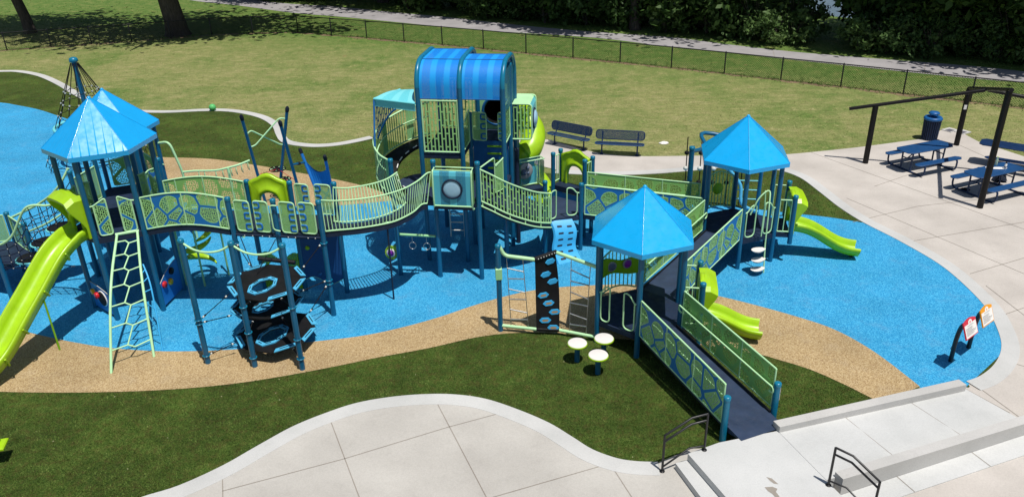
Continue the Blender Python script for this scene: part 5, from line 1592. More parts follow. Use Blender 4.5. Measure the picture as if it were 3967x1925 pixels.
# panels below the long platform
T = thing('rock_wall', (-4.9, 18.3, 0), 'dark blue climbing wall with lime holds hung under the long platform', 'climber')
n = 8; fs = [i / n for i in range(n + 1)]
lo = [v3(Q2.lerp(Q3, .05 + .9 * f), .36 + .10 * math.sin(f * 7)) for f in fs]; hi = [v3(Q2.lerp(Q3, .05 + .9 * f), 2.08) for f in fs]
mb = MB(); mb.strip(lo, hi, 'rock_panel', .05); rw = mb.build('wall_sheet', 'rock_panel', T)
mb = MB(); mb.tube(lo, .022, 6, mat='mint_light'); mb.build('wall_edge', 'mint_light', rw)
nn = Vector((-.13, -.99, 0))
for f, z, m_ in ((.32, 1.72, 'lime'), (.82, 1.92, 'lime'), (.20, 1.28, 'lime_dark'), (.60, .82, 'blue_frame'), (.42, .55, 'blue_frame')):
    mb = MB(); mb.lathe(v3(Q2.lerp(Q3, f), z) + nn * .03, [(.06, 0), (.055, .025), (.03, .045), (.0001, .05)], 12, m_, nn); mb.build('hand_hold', m_, rw)
T = thing('crawl_screen', (-6.0, 18.5, 0), 'lime slatted crawl panel with a hole, standing under the long platform', 'play panel')
mb = MB(); cx, cz = .42, .62
a, b = Q1, Q2
for i in range(26):
    f = .03 + .94 * i / 25; x = f * 1.1; z1 = 1.02 + .10 * math.sin(f * 9)
    dx = x - cx
    segs = [(.08, z1)]
    if abs(dx) < .26:
        h_ = math.sqrt(.26 ** 2 - dx * dx); segs = [(.08, cz - h_), (cz + h_, z1)]
    for s0_, s1_ in segs:
        if s1_ - s0_ > .02: mb.box(v3(a.lerp(b, f) + nn * .02, (s0_ + s1_) / 2), .022, .05, s1_ - s0_, -.15, 'lime_dark')
for z in (.10, .35, .9): mb.tube([v3(a.lerp(b, .03), z), v3(a.lerp(b, .97 if z != .9 else .97), z)], .02, 6, mat='lime_dark')
mb.tube([v3(a.lerp(b, (cx + .27 * math.cos(t)) / 1.1) + nn * .02, cz + .27 * math.sin(t)) for t in [2 * math.pi * k / 24 for k in range(24)]], .028, 6, closed=True, mat='lime')
mb.build('slat_screen', 'lime_dark', T)
# spinner panel on a post near the curved bridge
T = thing('spinner_panel', (-3.2, 19.05, 0), 'rounded lime panel with purple spinner fixed to a post under the curved bridge', 'play panel')
c = at(1516, 978, .62); d_ = Vector((.15, .98, 0)); mb = MB(); n = 24; pts = []
ex = Vector((.98, -.15, 0))
for k in range(n):
    t = 2 * math.pi * k / n; x, z = .17 * math.cos(t), .20 * math.sin(t)
    if x > .05 and z > 0: x, z = max(x, .05) + .03, max(z, .0) + (.05 if z > .1 else 0)
    pts.append(c + ex * x + Vector((0, 0, z)))
mb.idx([p - d_ * .02 for p in pts] + [p + d_ * .02 for p in pts], [tuple(range(n)), tuple(range(2 * n - 1, n - 1, -1))] + [(k, (k + 1) % n, n + (k + 1) % n, n + k) for k in range(n)], False, 'lime'); mb.build('panel', 'lime', T)
mb = MB(); disc(mb, c - d_ * .02, -d_, .125, .02, 'white'); disc(mb, c - d_ * .04, -d_, .085, .025, 'purple'); mb.build('spinner', 'purple', T)
# trapeze bar with rings
T = thing('trapeze_bar', (-2.2, 19.05, 0), 'low mint bar with two hanging rings between posts under the bridge', 'play bar')
a, b = v3(R1.lerp(R2, .06), 1.22), v3(R2.lerp(R1, .06), 1.20); mb = MB(); mb.tube([a, b], .035, 10, mat='mint'); mb.build('bar', 'mint', T)
for f in (.34, .74):
    q = a.lerp(b, f); mb = MB(); mb.tube([q, q - Vector((0, 0, .22))], .007, 6, mat='steel'); cc = q - Vector((0, 0, .32)); mb.tube([cc + Vector((.09 * math.cos(t), .02, .10 * math.sin(t))) for t in [2 * math.pi * k / 14 for k in range(14)]], .012, 6, closed=True, mat='steel'); mb.build('ring', 'steel', T)

# belt climber with chain ladders, left of the nearest tower
T = thing('belt_climber', (.7, 16.2, 0), 'black belt climber with blue hexagon holds between two chain ladders', 'climber')
bp = Vector((-.32, 16.18, 0)); post(T, bp, 2.29)
k1, k2, k3, k4 = Vector((-.20, 16.2, 1.97)), Vector((.51, 16.05, 1.95)), Vector((.99, 16.40, 1.95)), Vector((1.90, 15.64, 1.93))
k4 = v3(HN[5], 1.93)
mb = MB(); mb.tube(fillet([v3(bp, 2.22) + Vector((.04, 0, 0)), k1 + Vector((.02, 0, .02)), k2], .12, 5), .045, 10, mat='mint_light'); mb.tube([k3, k4], .045, 10, mat='mint_light'); mb.build('top_bar', 'mint_light', T)
mb = MB(); b1, b2, b3, b4 = v3(bp, .16), Vector((.53, 16.0, .14)), Vector((1.06, 15.95, .13)), v3(HN[5], .12)
mb.tube([b1, b2], .04, 10, mat='mint_light'); mb.tube([b3, b4], .04, 10, mat='mint_light'); mb.tube([b2, b3], .045, 8, mat='black_rubber'); mb.build('bottom_bar', 'mint_light', T)
mb = MB(); mb.box(v3(bp, 1.55), .15, .15, .30, .1, 'mint', .02); mb.build('bracket', 'mint', T)
n = 14; mb = MB(); L_ = []; Rr = []
for i in range(n + 1):
    f = i / n; bow = Vector((0, .12 * math.sin(math.pi * f), 0))
    L_.append(k2.lerp(b2, f) + bow * .4); Rr.append(k3.lerp(b3, f) + bow + Vector((.05 * math.sin(math.pi * f), 0, 0)))
pts = [p for a_, b_ in zip(L_, Rr) for p in (a_, b_)]; tn = Vector((.0, .02, 0))
fs_ = [(2 * i, 2 * i + 1, 2 * i + 3, 2 * i + 2) for i in range(n)]
mb.idx([p - tn for p in pts], fs_, True, 'black_rubber'); mb.idx([p + tn for p in pts], fs_, True, 'black_rubber')
mb.tube([k2 + Vector((-.02, 0, 0)), k3 + Vector((.02, 0, 0))], .06, 10, mat='black_rubber')
belt = mb.build('belt', 'black_rubber', T)
for j in range(7):
    mb = MB(); p = k2.lerp(k3, .1 + .8 * j / 6); disc(mb, p + Vector((.03, -.055, .02)), Vector((.4, -.8, .3)), .013, .008, 'silver_clip', 8); mb.build('bolt', 'silver_clip', belt)
for s_, f, hole in ((.68, .09, 0), (.44, .25, 0), (.72, .37, 0), (.30, .53, 1), (.52, .65, 1), (.78, .77, 1), (.38, .87, 1), (.74, .965, 1)):
    i = min(int(f * n), n - 1); t_ = f * n - i
    A_, B_ = L_[i].lerp(L_[i + 1], t_), Rr[i].lerp(Rr[i + 1], t_); c = A_.lerp(B_, s_); ax = (B_ - A_).normalized(); u = (L_[i] - L_[i + 1]).normalized(); nrm = ax.cross(u).normalized()
    if nrm.y > 0: nrm = -nrm
    def hexo(sx, sy, d): return [c + ax * (x * sx) + u * (y * sy) + nrm * d for x, y in ((-1, 0), (-.55, 1), (.55, 1), (1, 0), (.55, -1), (-.55, -1))]
    o1, o2 = hexo(.14, .064, .022), hexo(.14, .064, .045); mb = MB()
    mb.idx(o1 + o2, [(k, (k + 1) % 6, 6 + (k + 1) % 6, 6 + k) for k in range(6)], False, 'sky_plastic')
    i2 = hexo(.085, .028, .046); mb.idx(o2 + i2, [(k, (k + 1) % 6, 6 + (k + 1) % 6, 6 + k) for k in range(6)], False, 'sky_plastic')
    mb.idx(i2, [tuple(range(6))], False, 'pad_tan' if hole else 'sky_plastic')
    mb.build('belt_hold', 'sky_plastic', belt)
for pa, pb, ba in ((k1.lerp(k2, .10), k1.lerp(k2, .62), (b1.lerp(b2, .30), b1.lerp(b2, .78))), (k3.lerp(k4, .52), k3.lerp(k4, .92), (b3.lerp(b4, .28), b3.lerp(b4, .72)))):
    m_ = MB()
    la, lb = pa - Vector((0, 0, .04)), pb - Vector((0, 0, .04)); ca, cb = ba
    if pa.x > .9: la, lb = k3.lerp(k4, .38) - Vector((0, 0, .04)), k3.lerp(k4, .82) - Vector((0, 0, .04))
    for p, q in ((la, ca), (lb, cb)):
        m_.tube([p, q], .0095, 6, mat='steel')
    ld = m_.build('chain', 'steel', T)
    for k in range(6):
        f = .14 + .15 * k; up_ = .035 if k % 2 else -.05; r = MB()
        p, q = la.lerp(ca, f), lb.lerp(cb, f) + Vector((0, 0, up_)); r.tube([p, q], .016, 6, mat='steel'); r.build('rung', 'steel', ld)

# stepping stools on the turf
def stool():
    t = thing('stepping_stool', (0, 0, 0), 'x', 'stool', 'white-topped stepping stools')
    mb = MB(); mb.lathe((0, 0, 0), [(.055, 0), (.055, .42)], 14, 'teal_post'); mb.build('stem', 'teal_post', t)
    mb = MB(); mb.lathe((0, 0, 0), [(.10, .42), (.185, .435), (.205, .45), (.205, .475), (.195, .487)], 28, 'lime'); mb.build('rim', 'lime', t)
    mb = MB(); mb.lathe((0, 0, 0), [(.195, .484), (.19, .496), (.175, .502), (.0001, .502)], 28, 'pad_white'); mb.build('top_pad', 'pad_white', t)
    return t
s0 = stool(); s1 = copy_tree(s0); s2 = copy_tree(s0)
for s_, (u, v), lb in ((s0, (2237, 1326), 'leftmost white-topped lime stool, farthest from the ramp'), (s1, (2340, 1308), 'back right white-topped lime stool closest to the tower deck'), (s2, (2318, 1372), 'front white-topped lime stool nearest the bottom of the photo')):
    s_.location = v3(at(u, v, .50), 0); s_['label'] = lb; s_.scale = (1.09, 1.09, 1)

# ------------------------------------------------------------------ rear climbers
T = thing('rope_pyramid', (-17.0, 31.6, 0), 'tall blue pole with black rope cone net and cyan ring behind left towers', 'climber')
pb = Vector((-16.75, 31.35, 0)); zt = 3.78
pb = v3(at(286, 240, zt), 0)
mb = MB(); mb.lathe(pb, [(.085, 0), (.085, zt)], 14, 'teal_post'); mb.build('mast', 'teal_post', T)
mb = MB(); mb.lathe(pb, [(.085, zt - .02), (.15, zt), (.155, zt + .07), (.13, zt + .13), (.07, zt + .16), (.0001, zt + .165)], 16, 'teal_bright'); mb.build('mast_cap', 'teal_bright', T)
mb = MB(); c_ = MB(); nk = 14
def rr_(z): return .10 + (zt - z) / zt * 1.75
for k in range(nk):
    a_ = 2 * math.pi * k / nk; mb.tube([pb + Vector((rr_(z) * math.cos(a_), rr_(z) * math.sin(a_), z)) for z in (zt - .05, 2.6, 1.4, .05)], .014, 5, mat='rope')
for z in (2.75, 2.35, 1.9, 1.0, .6, .3):
    pts = [pb + Vector((rr_(z) * math.cos(2 * math.pi * k / 28), rr_(z) * math.sin(2 * math.pi * k / 28), z - (.05 if k % 2 else 0))) for k in range(28)]
    mb.tube(pts, .013, 5, closed=True, mat='rope')
    for k in range(0, 28, 2): c_.box(pts[k], .05, .05, .05, 0, 'silver_clip')
n_ = mb.build('rope_net', 'rope', T); tag(c_.build('rope_clip', 'silver_clip', n_), kind='stuff')
z = 1.42; mb = MB(); mb.tube([pb + Vector(((rr_(z) + .03) * math.cos(2 * math.pi * k / 40), (rr_(z) + .03) * math.sin(2 * math.pi * k / 40), z)) for k in range(40)], .06, 8, closed=True, mat='cyan'); mb.build('ring', 'cyan', T)
mb = MB()
for k in range(10):
    a_ = 2 * math.pi * k / 10; mb.tube([pb + Vector((.1 * math.cos(a_), .1 * math.sin(a_), z)), pb + Vector((rr_(z) * math.cos(a_), rr_(z) * math.sin(a_), z))], .014, 5, mat='rope')
for q in (.35, .65): mb.tube([pb + Vector((rr_(z) * q * math.cos(2 * math.pi * k / 20), rr_(z) * q * math.sin(2 * math.pi * k / 20), z)) for k in range(20)], .014, 5, closed=True, mat='rope')
mb.build('ring_net', 'rope', T)

T = thing('leaning_poles', (-7.0, 23.2, 0), 'three leaning blue poles crossed by mint bars behind the platform', 'climber')
def Qx(x, y): return (900 + .32 * x, 400 + .32 * y)
poles = [(at(*Qx(110, 165), 3.25), at(1030, 790, 0)), (at(*Qx(665, 65), 3.25), at(1080, 770, 0)), (at(*Qx(578, 235), 3.25), at(1178, 812, 0))]
for a, b in poles:
    mb = MB(); mb.tube([b, a], .05, 10, mat='teal_post'); d_ = (a - b).normalized(); p_ = mb.build('pole', 'teal_post', T)
    mb = MB(); mb.tube([a - d_ * .12, a - d_ * .05, a + d_ * .01, a + d_ * .07], [.055, .062, .062, .03], 10, mat='cloth_dark'); mb.build('pole_tip', 'cloth_dark', p_)
def onp(i, z): a, b = poles[i]; f = z / a.z; return b.lerp(a, f)
mb = MB(); mb.tube(fillet([onp(0, 2.62), onp(0, 2.62).lerp(onp(1, 2.6), .12) + Vector((0, 0, .12)), onp(0, 2.4).lerp(onp(1, 2.0), .9), onp(1, 2.0)], .12, 4), .024, 8, mat='mint_light'); mb.build('cross_bar', 'mint_light', T)
mb = MB(); mb.tube(fillet([onp(0, 2.18), onp(0, 2.18).lerp(onp(1, 2.3), .15), onp(0, 2.3).lerp(onp(1, 3.0), .82) + Vector((0, 0, .1)), onp(1, 2.9)], .12, 4), .024, 8, mat='mint_light'); mb.build('cross_bar', 'mint_light', T)
for (u, v), r_ in (((1075, 655), .26), ((1105, 693), .18)):
    c = at(u, v, 1.05 if r_ > .2 else .8); mb = MB(); mb.lathe(c, [(r_ * .55, -.012), (r_ * .78, 0), (r_ * .55, .012)], 16, 'black_rubber'); mb.tube([c + Vector((r_ * math.cos(2 * math.pi * k / 18), r_ * math.sin(2 * math.pi * k / 18), 0)) for k in range(18)], .02, 6, closed=True, mat='rope')
    for k in range(8):
        a_ = 2 * math.pi * k / 8; mb.tube([c + Vector((r_ * .5 * math.cos(a_), r_ * .5 * math.sin(a_), 0)), c + Vector((r_ * math.cos(a_), r_ * math.sin(a_), 0))], .012, 5, mat='mint_light')
    ds = mb.build('rope_disc', 'rope', T)
    mb = MB()
    for i in range(3): mb.tube([c, onp(i, c.z + .1)], .009, 5, mat='red' if i != 1 else 'rope')
    mb.build('stay_rope', 'rope', ds)
T = thing('ring_track', (-8.6, 21.6, 0), 'mint overhead bar with hanging triangle handles beside the leaning poles', 'play bar')
hp = v3(at(713, 655, 1.95), 0); hq = HB[2] + Vector((.05, 0, 0))
pp = [at(*(500 + .44 * x, 450 + .44 * y), z) for x, y, z in ((575, 482, 2.15), (760, 478, 2.15), (870, 455, 2.2), (960, 430, 2.25), (1060, 390, 2.3))]
mb = MB(); mb.tube(cr(pp, 4), .03, 8, mat='mint_light'); mb.build('track', 'mint_light', T)
a = pp[0]; st0 = v3(a + Vector((-.35, 0, 0)), 0)
mb = MB(); mb.tube(fillet([v3(HB[2], 2.95), v3(st0 + Vector((-.2, 0, 0)), 3.05), v3(st0, 2.15), v3(st0 + Vector((.02, 0, 0)), 0)], .2, 5), .035, 8, mat='mint_light'); mb.tube([v3(st0, 2.12), a], .03, 8, mat='mint_light'); mb.build('end_post', 'mint_light', T)
trk = cr(pp, 4); tn_ = len(trk) - 1
mb = MB(); q = trk[8]; mb.tube([q, v3(q + Vector((.12, -.1, 0)), 0)], .045, 8, mat='mint_light'); mb.build('mid_post', 'mint_light', T)
for k in range(9):
    q = trk[1 + int((tn_ - 2) * k / 8)]; mb = MB(); ex = Vector((.5, -.86, 0)); mb.tube([q, q + ex * .10 - Vector((0, 0, .24)), q - ex * .10 - Vector((0, 0, .24))], .010, 5, closed=True, mat='mint_light'); mb.build('handle', 'mint_light', T)
T = thing('lattice_climber', (-5.9, 22.8, 0), 'blue plastic frame climber with two black-tipped legs behind the platform', 'climber')
la, lb = at(*Qx(825, 575), 1.95), at(*Qx(1122, 660), 1.95); fa, fb = at(1262, 830, 0), at(1300, 800, 0)
for a, b in ((la, fa), (lb, fb)):
    mb = MB(); mb.tube([b, a], .05, 8, mat='blue_plastic'); p_ = mb.build('leg', 'blue_plastic', T)
    mb = MB(); d_ = (a - b).normalized(); mb.tube([a - d_ * .1, a, a + d_ * .08], [.055, .065, .05], 8, mat='cloth_dark'); mb.build('leg_tip', 'cloth_dark', p_)
mb = MB(); n = 8
for i in range(n):
    f0, f1 = i / n, (i + 1) / n
    def tp(f): return la.lerp(fa, .17).lerp(lb.lerp(fb, .22), f) - Vector((0, 0, .22 * math.sin(math.pi * f)))
    def bt(f): return la.lerp(fa, .55).lerp(lb.lerp(fb, .55), f)
    mb.face([bt(f0), bt(f1), tp(f1), tp(f0)], None, 'blue_plastic'); d_ = Vector((.02, .05, 0)); mb.face([bt(f1) + d_, bt(f0) + d_, tp(f0) + d_, tp(f1) + d_], None, 'blue_plastic')
x0, x1 = la.lerp(fa, .55), lb.lerp(fb, .55); y0, y1 = la.lerp(fa, .85), lb.lerp(fb, .85)
mb.tube([x0, x0.lerp(y1, .5), y1], .04, 6, mat='blue_plastic'); mb.tube([x1, x1.lerp(y0, .5), y0], .04, 6, mat='blue_plastic')
mb.build('web', 'blue_plastic', T)
mb = MB(); a = onp(2, 1.75); mb.tube([a, la.lerp(fa, .18)], .035, 8, mat='teal_post'); mb.tube([a.lerp(la.lerp(fa, .18), .45), a.lerp(la.lerp(fa, .18), .58)], .055, 8, mat='cloth_dark'); mb.build('link_bar', 'teal_post', T)
# spiral climber below the arched bridge
T = thing('spiral_climber', (-7.9, 19.6, 0), 'lime corkscrew steps around mint uprights under the arched bridge', 'climber')
cs = at(780, 985, .75); cs.z = 0
for k in range(3):
    a0 = .6 + 2.1 * k; pts = []; z0 = .38 + .45 * k; n = 14
    i_ = []; o_ = []
    for q in range(n + 1):
        t = a0 + 3.6 * q / n; zz = z0 + .42 * q / n
        i_.append(cs + Vector((.16 * math.cos(t), .16 * math.sin(t), zz))); o_.append(cs + Vector((.46 * math.cos(t), .46 * math.sin(t), zz)))
    mb = MB(); mb.tube([x.lerp(y, .6) for x, y in zip(i_, o_)], [.02 + .07 * math.sin(math.pi * q / n) for q in range(n + 1)], 8, mat='lime'); mb.build('spiral_step', 'lime', T)
for dx, dy in ((-.42, -.32), (.1, -.42), (.55, .2)):
    p = cs + Vector((dx, dy, 0)); mb = MB(); mb.tube([p, v3(p, 2.05), v3(p + Vector((.1, -.2, 0)), 2.2)], .028, 8, mat='mint'); mb.build('upright', 'mint', T)
# rope climber behind the right-hand tower
T = thing('rope_climber', (6.3, 23.2, 0), 'blue posts with overhead bar carrying black ropes behind the right-hand tower', 'climber')
a = at(2682, 568, 2.70); a0_ = v3(a, 0); bq = Vector((6.9, 23.6, 0)); post(T, a0_, 2.70, r=.075); post(T, Vector((7.6, 22.6, 0)), 2.3)
b = Vector((6.6, 23.4, 2.45)); mb = MB(); mb.tube(cr([v3(a0_, 2.55), a0_.lerp(b, .4) + Vector((0, 0, 2.40 - 2.45 * .4)), Vector((5.9, 23.1, 2.5)), Vector((7.5, 22.7, 2.25))], 5), .06, 8, mat='teal_post'); mb.build('top_bar', 'teal_post', T)
for k in range(5):
    p = Vector((5.4 + .42 * k, 23.05 - .05 * k, 2.4)); mb = MB(); mb.tube([p, v3(p + Vector((.05, .1, 0)), .15)], .016, 6, mat='rope')
    for z in (1.9, 1.4, .95): mb.lathe(v3(p, z), [(.03, -.06), (.075, -.03), (.075, .03), (.03, .06)], 8, 'rope' if z != 1.4 else 'silver_clip')
    mb.build('climbing_rope', 'rope', T)
mb = MB(); mb.tube(cr([Vector((6.6, 22.8, 1.5)), Vector((7.0, 22.6, 1.0)), Vector((7.05, 22.4, .45)), Vector((7.5, 22.2, .25))], 5), .05, 8, mat='cyan_edge'); mb.build('bent_rail', 'cyan_edge', T)
for z in (.5, .8, 1.1): 
    mb = MB(); mb.tube([Vector((6.9, 22.7, z)), Vector((7.55, 22.6, z))], .018, 6, mat='cyan'); mb.build('rung', 'cyan', T)
# ------------------------------------------------------------------ furniture, fence, trees, small things
def bench(label):
    t = thing('park_bench', (0, 0, 0), label, 'bench', 'navy park benches')
    def slab(y0, z0, y1, z1, nm, mat, th=.03):
        mb = MB(); L2 = .90; r = .12; w = math.hypot(y1 - y0, z1 - z0)
        out = []
        for cx, cz, a0 in ((L2 - r, r, -90), (L2 - r, w - r, 0), (-L2 + r, w - r, 90), (-L2 + r, r, 180)):
            for k in range(6): a_ = R(a0 + 18 * k); out.append((cx + r * math.cos(a_), cz + r * math.sin(a_)))
        d = Vector((0, (y1 - y0) / w, (z1 - z0) / w)); nr = Vector((0, -(z1 - z0) / w, (y1 - y0) / w))
        P = lambda x, s, o: Vector((x, y0, z0)) + d * s + nr * o
        for o in (th / 2, -th / 2):
            mb.idx([P(x, s, o) for x, s in out], [tuple(range(len(out)))], False, 'perf_bench', [[(x, s) for x, s in out]])
        mb.tube([P(x, s, 0) for x, s in out], .02, 8, closed=True, mat=mat)
        return mb.build(nm, 'perf_bench', t)
    slab(-.16, .45, .18, .43, 'seat', 'bench_blue'); slab(.20, .55, .29, .86, 'backrest', 'bench_navy')
    for x in (-.66, .66):
        mb = MB(); mb.tube([(x, .06, 0), (x, .06, .42)], .03, 8, mat='bench_navy'); mb.tube(fillet([Vector((x, -.12, .41)), Vector((x, .12, .40)), Vector((x, .23, .6)), Vector((x, .29, .82))], .08, 4), .024, 8, mat='bench_navy'); mb.box((x, .06, .01), .12, .22, .02, 0, 'bench_navy'); mb.build('leg', 'bench_navy', t)
    return t
b1 = bench('navy mesh bench set at an angle near the lime tube slide'); b2 = copy_tree(b1); b2['label'] = 'navy mesh bench on the path edge, square to the view'
p, q = at(2080 + .24 * 290, 440 + .24 * 510), at(2080 + .24 * 722, 440 + .24 * 600)
b1.location = v3((p + q) / 2, .016); b1.rotation_euler.z = math.atan2(q.y - p.y, q.x - p.x)
p, q = at(2080 + .24 * 1048, 440 + .24 * 665), at(2080 + .24 * 1605, 440 + .24 * 695)
b2.location = v3((p + q) / 2, .016); b2.rotation_euler.z = math.atan2(q.y - p.y, q.x - p.x)

def rslab(t, nm, L2, w2, z, y, mat, th=.03, ch=.12):
    mb = MB(); out = [(-L2 + ch, y - w2), (L2 - ch, y - w2), (L2, y - w2 + ch), (L2, y + w2 - ch), (L2 - ch, y + w2), (-L2 + ch, y + w2), (-L2, y + w2 - ch), (-L2, y - w2 + ch)]
    mb.prism(out, z - th, z, mat); mb.tube([Vector((a, b, z - th / 2)) for a, b in out], .019, 6, closed=True, mat=mat)
    return mb.build(nm, mat, t)
def table(label):
    t = thing('picnic_table', (0, 0, 0), label, 'table', 'navy picnic tables')
    rslab(t, 'table_top', 1.0, .36, .76, 0, 'bench_blue')
    for y in (-.66, .66): rslab(t, 'bench_seat', .98, .13, .45, y, 'bench_blue', ch=.09)
    for x in (-.72, .72):
        mb = MB(); mb.tube(fillet([Vector((x, -.66, .42)), Vector((x, -.80, .40)), Vector((x, -.80, .03)), Vector((x, .80, .03)), Vector((x, .80, .40)), Vector((x, .66, .42))], .18, 6), .03, 8, mat='bench_navy')
        for y in (-.2, .2): mb.tube([(x, y, .03), (x, y * 1.1, .74)], .028, 8, mat='bench_navy')
        mb.tube([(x * .99, 0, .45), (x * .35, 0, .72)], .02, 6, mat='bench_navy'); mb.tube([(x, -.2, .45), (x, .2, .45)], .02, 6, mat='bench_navy')
        mb.build('leg', 'bench_navy', t)
    return t
t1 = table('empty navy picnic table in front of the litter bin'); t2 = copy_tree(t1); t2['label'] = 'navy picnic table carrying a bottle and napkins, nearest the camera'
t1.location = (14.40, 26.22, .016); t1.rotation_euler.z = R(21); t2.location = (15.50, 23.87, .016); t2.rotation_euler.z = R(22.5)
t3 = thing('picnic_table', (0, 0, 0), 'dark navy picnic table cut off by the right edge of the photo', 'table', 'navy picnic tables')
rslab(t3, 'table_top', 1.3, .38, .76, 0, 'bench_navy'); rslab(t3, 'bench_seat', 1.0, .13, .45, -.68, 'bench_navy', ch=.09)
for x in (-.85, .75):
    mb = MB(); mb.tube([(x, 0, .0), (x, 0, .74)], .055, 8, mat='bench_navy'); mb.tube([(x, -.66, .03), (x, .3, .03)], .03, 8, mat='bench_navy'); mb.tube([(x, -.66, .03), (x, -.66, .43)], .03, 8, mat='bench_navy'); mb.build('leg', 'bench_navy', t3)
t3.location = (17.62, 25.88, .016); t3.rotation_euler.z = R(-37)

# shade frame without its fabric
T = thing('shade_frame', (15.6, 25.5, 0), 'bare black steel shade frame on leaning-looking posts over the picnic tables', 'shade frame')
A_, C_, D_, E_ = Vector((12.69, 26.78, 2.13)), Vector((16.79, 28.44, 2.15)), Vector((14.55, 22.64, 3.69)), Vector((18.65, 24.30, 3.3))
for p in (A_, C_, D_, E_):
    mb = MB(); mb.lathe(v3(p, 0), [(.095, .016), (.095, p.z)], 16, 'brown_metal'); mb.build('post', 'brown_metal', T)
mid = (C_ + D_) / 2
mb = MB(); d_ = (D_ - C_).normalized(); mb.tube([C_ - d_ * .12 + Vector((0, 0, .03)), D_ + d_ * .25 + Vector((0, 0, .03))], .065, 10, mat='brown_metal'); mb.build('ridge_beam', 'brown_metal', T)
mb = MB(); d_ = (mid - A_).normalized(); mb.tube([A_ - d_ * .85, mid - d_ * .05], .06, 10, mat='brown_metal'); mb.build('rafter', 'brown_metal', T)
mb = MB(); e_ = Vector((18.65, 24.30, 2.5)); d_ = (e_ - mid).normalized(); mb.tube([mid + d_ * .05, e_ + d_ * .3], .06, 10, mat='brown_metal'); mb.build('rafter', 'brown_metal', T)
mb = MB(); mb.box(v3(C_, 1.5) + Vector((-.05, -.095, 0)), .10, .02, .16, 0, 'white'); mb.build('notice', 'white', T)
# bin
T = thing('litter_bin', (16.12, 29.2, 0), 'blue slatted litter bin with raised lid beside the grass', 'bin')
bc = Vector((16.12, 29.2, 0)); mb = MB()
mb.lathe(bc, [(.24, .03), (.255, .1), (.255, .78)], 24, 'deck_navy')
for k in range(24):
    a_ = 2 * math.pi * k / 24; dr_ = Vector((math.cos(a_), math.sin(a_), 0)); mb.tube([bc + dr_ * .27 + Vector((0, 0, .04)), bc + dr_ * .285 + Vector((0, 0, .45)), bc + dr_ * .30 + Vector((0, 0, .80))], .016, 5, mat='bench_navy')
mb.build('slat_body', 'deck_navy', T)
mb = MB(); mb.lathe(bc, [(.31, .79), (.335, .81), (.335, .86), (.29, .91), (.20, .90), (.18, .86)], 24, 'bin_blue'); mb.build('rim', 'bin_blue', T)
mb = MB(); mb.lathe(bc, [(.19, 1.02), (.20, 1.03), (.20, 1.05), (.16, 1.09), (.08, 1.11), (.0001, 1.115)], 20, 'bin_blue')
for k in range(4): a_ = math.pi / 2 * k + .4; mb.tube([bc + Vector((.17 * math.cos(a_), .17 * math.sin(a_), .87)), bc + Vector((.17 * math.cos(a_), .17 * math.sin(a_), 1.03))], .01, 5, mat='bin_blue')
mb.build('lid', 'bin_blue', T)
# things on and by the table
o = MB(); c = at(3893, 655, .776); o.lathe(c, [(.035, 0), (.037, .02), (.037, .16), (.02, .18), (.02, .2)], 12, 'white'); o.lathe(c, [(.0375, .05), (.0375, .09)], 12, 'slate_panel'); x = o.build('water_bottle', 'white'); tag(x, 'white bottle with black cap standing on the picnic table', 'bottle')
m2 = MB(); m2.lathe(c, [(.024, .195), (.024, .23), (.0001, .232)], 12, 'black_metal'); m2.build('bottle_cap', 'black_metal', x)
o = MB(); c = at(3858, 640, .776); o.lathe(c, [(.04, 0), (.042, .03), (.042, .17), (.03, .21), (.015, .25), (.015, .27)], 12, 'bottle_plastic'); x = o.build('water_bottle', 'bottle_plastic'); tag(x, 'clear pale green bottle standing behind the napkins on the table', 'bottle')
m2 = MB(); m2.lathe(c, [(.018, .268), (.018, .29), (.0001, .291)], 10, 'lime'); m2.build('bottle_cap', 'lime', x)
def crumple(c, rx, ry, h, mat, nm, label, cat, seed):
    rnd = random.Random(seed); mb = MB(); n = 14; rows = []
    pts = [c + Vector((0, 0, h))]
    for rr in (.5, 1.0):
        for k in range(n):
            a_ = 2 * math.pi * k / n; j = rnd.uniform(.75, 1.2); pts.append(c + Vector((rx * rr * j * math.cos(a_), ry * rr * j * math.sin(a_), h * (rnd.uniform(.4, 1.2) if rr < .9 else rnd.uniform(.03, .35)))))
    fs = [(0, 1 + k, 1 + (k + 1) % n) for k in range(n)] + [(1 + k, 1 + n + k, 1 + n + (k + 1) % n, 1 + (k + 1) % n) for k in range(n)]
    mb.idx(pts, fs, False, mat); mb.idx([v3(p, c.z) for p in pts[1 + n:]], [tuple(reversed(range(n)))], False, mat)
    return tag(mb.build(nm, mat), label, cat)
crumple(at(3868, 652, .778), .26, .10, .025, 'white', 'napkin', 'crumpled white napkins spread on the picnic table', 'napkin', 3)
crumple(at(3827, 650, .778), .08, .07, .05, 'white', 'paper_cup', 'small white paper scrap at the near end of the napkins', 'litter', 4)
x = crumple(v3((16.35, 24.75, 0), .02), .24, .17, .34, 'cloth_dark', 'backpack', 'dark patterned backpack on the ground under the picnic table', 'bag', 5)
m2 = MB(); m2.tube(fillet([Vector((16.2, 24.62, .30)), Vector((16.25, 24.6, .46)), Vector((16.42, 24.66, .46)), Vector((16.45, 24.68, .28))], .05, 4), .014, 6, mat='bin_blue'); m2.build('strap', 'bin_blue', x)
for k, (u, v) in enumerate(((3732, 738), (3745, 741))):
    c = at(u, v, .02); m2 = MB(); d_ = Vector((.9, .35, 0)); m2.tube([c - d_ * .12 + Vector((0, 0, .05)), c - d_ * .06 + Vector((0, 0, .06)), c + d_ * .04 + Vector((0, 0, .045)), c + d_ * .13 + Vector((0, 0, .03))], [.035, .05, .045, .02], 10, mat='black_rubber')
    tag(m2.build('shoe', 'black_rubber'), 'black shoe left on the concrete under the picnic table', 'shoe', 'pair of black shoes')
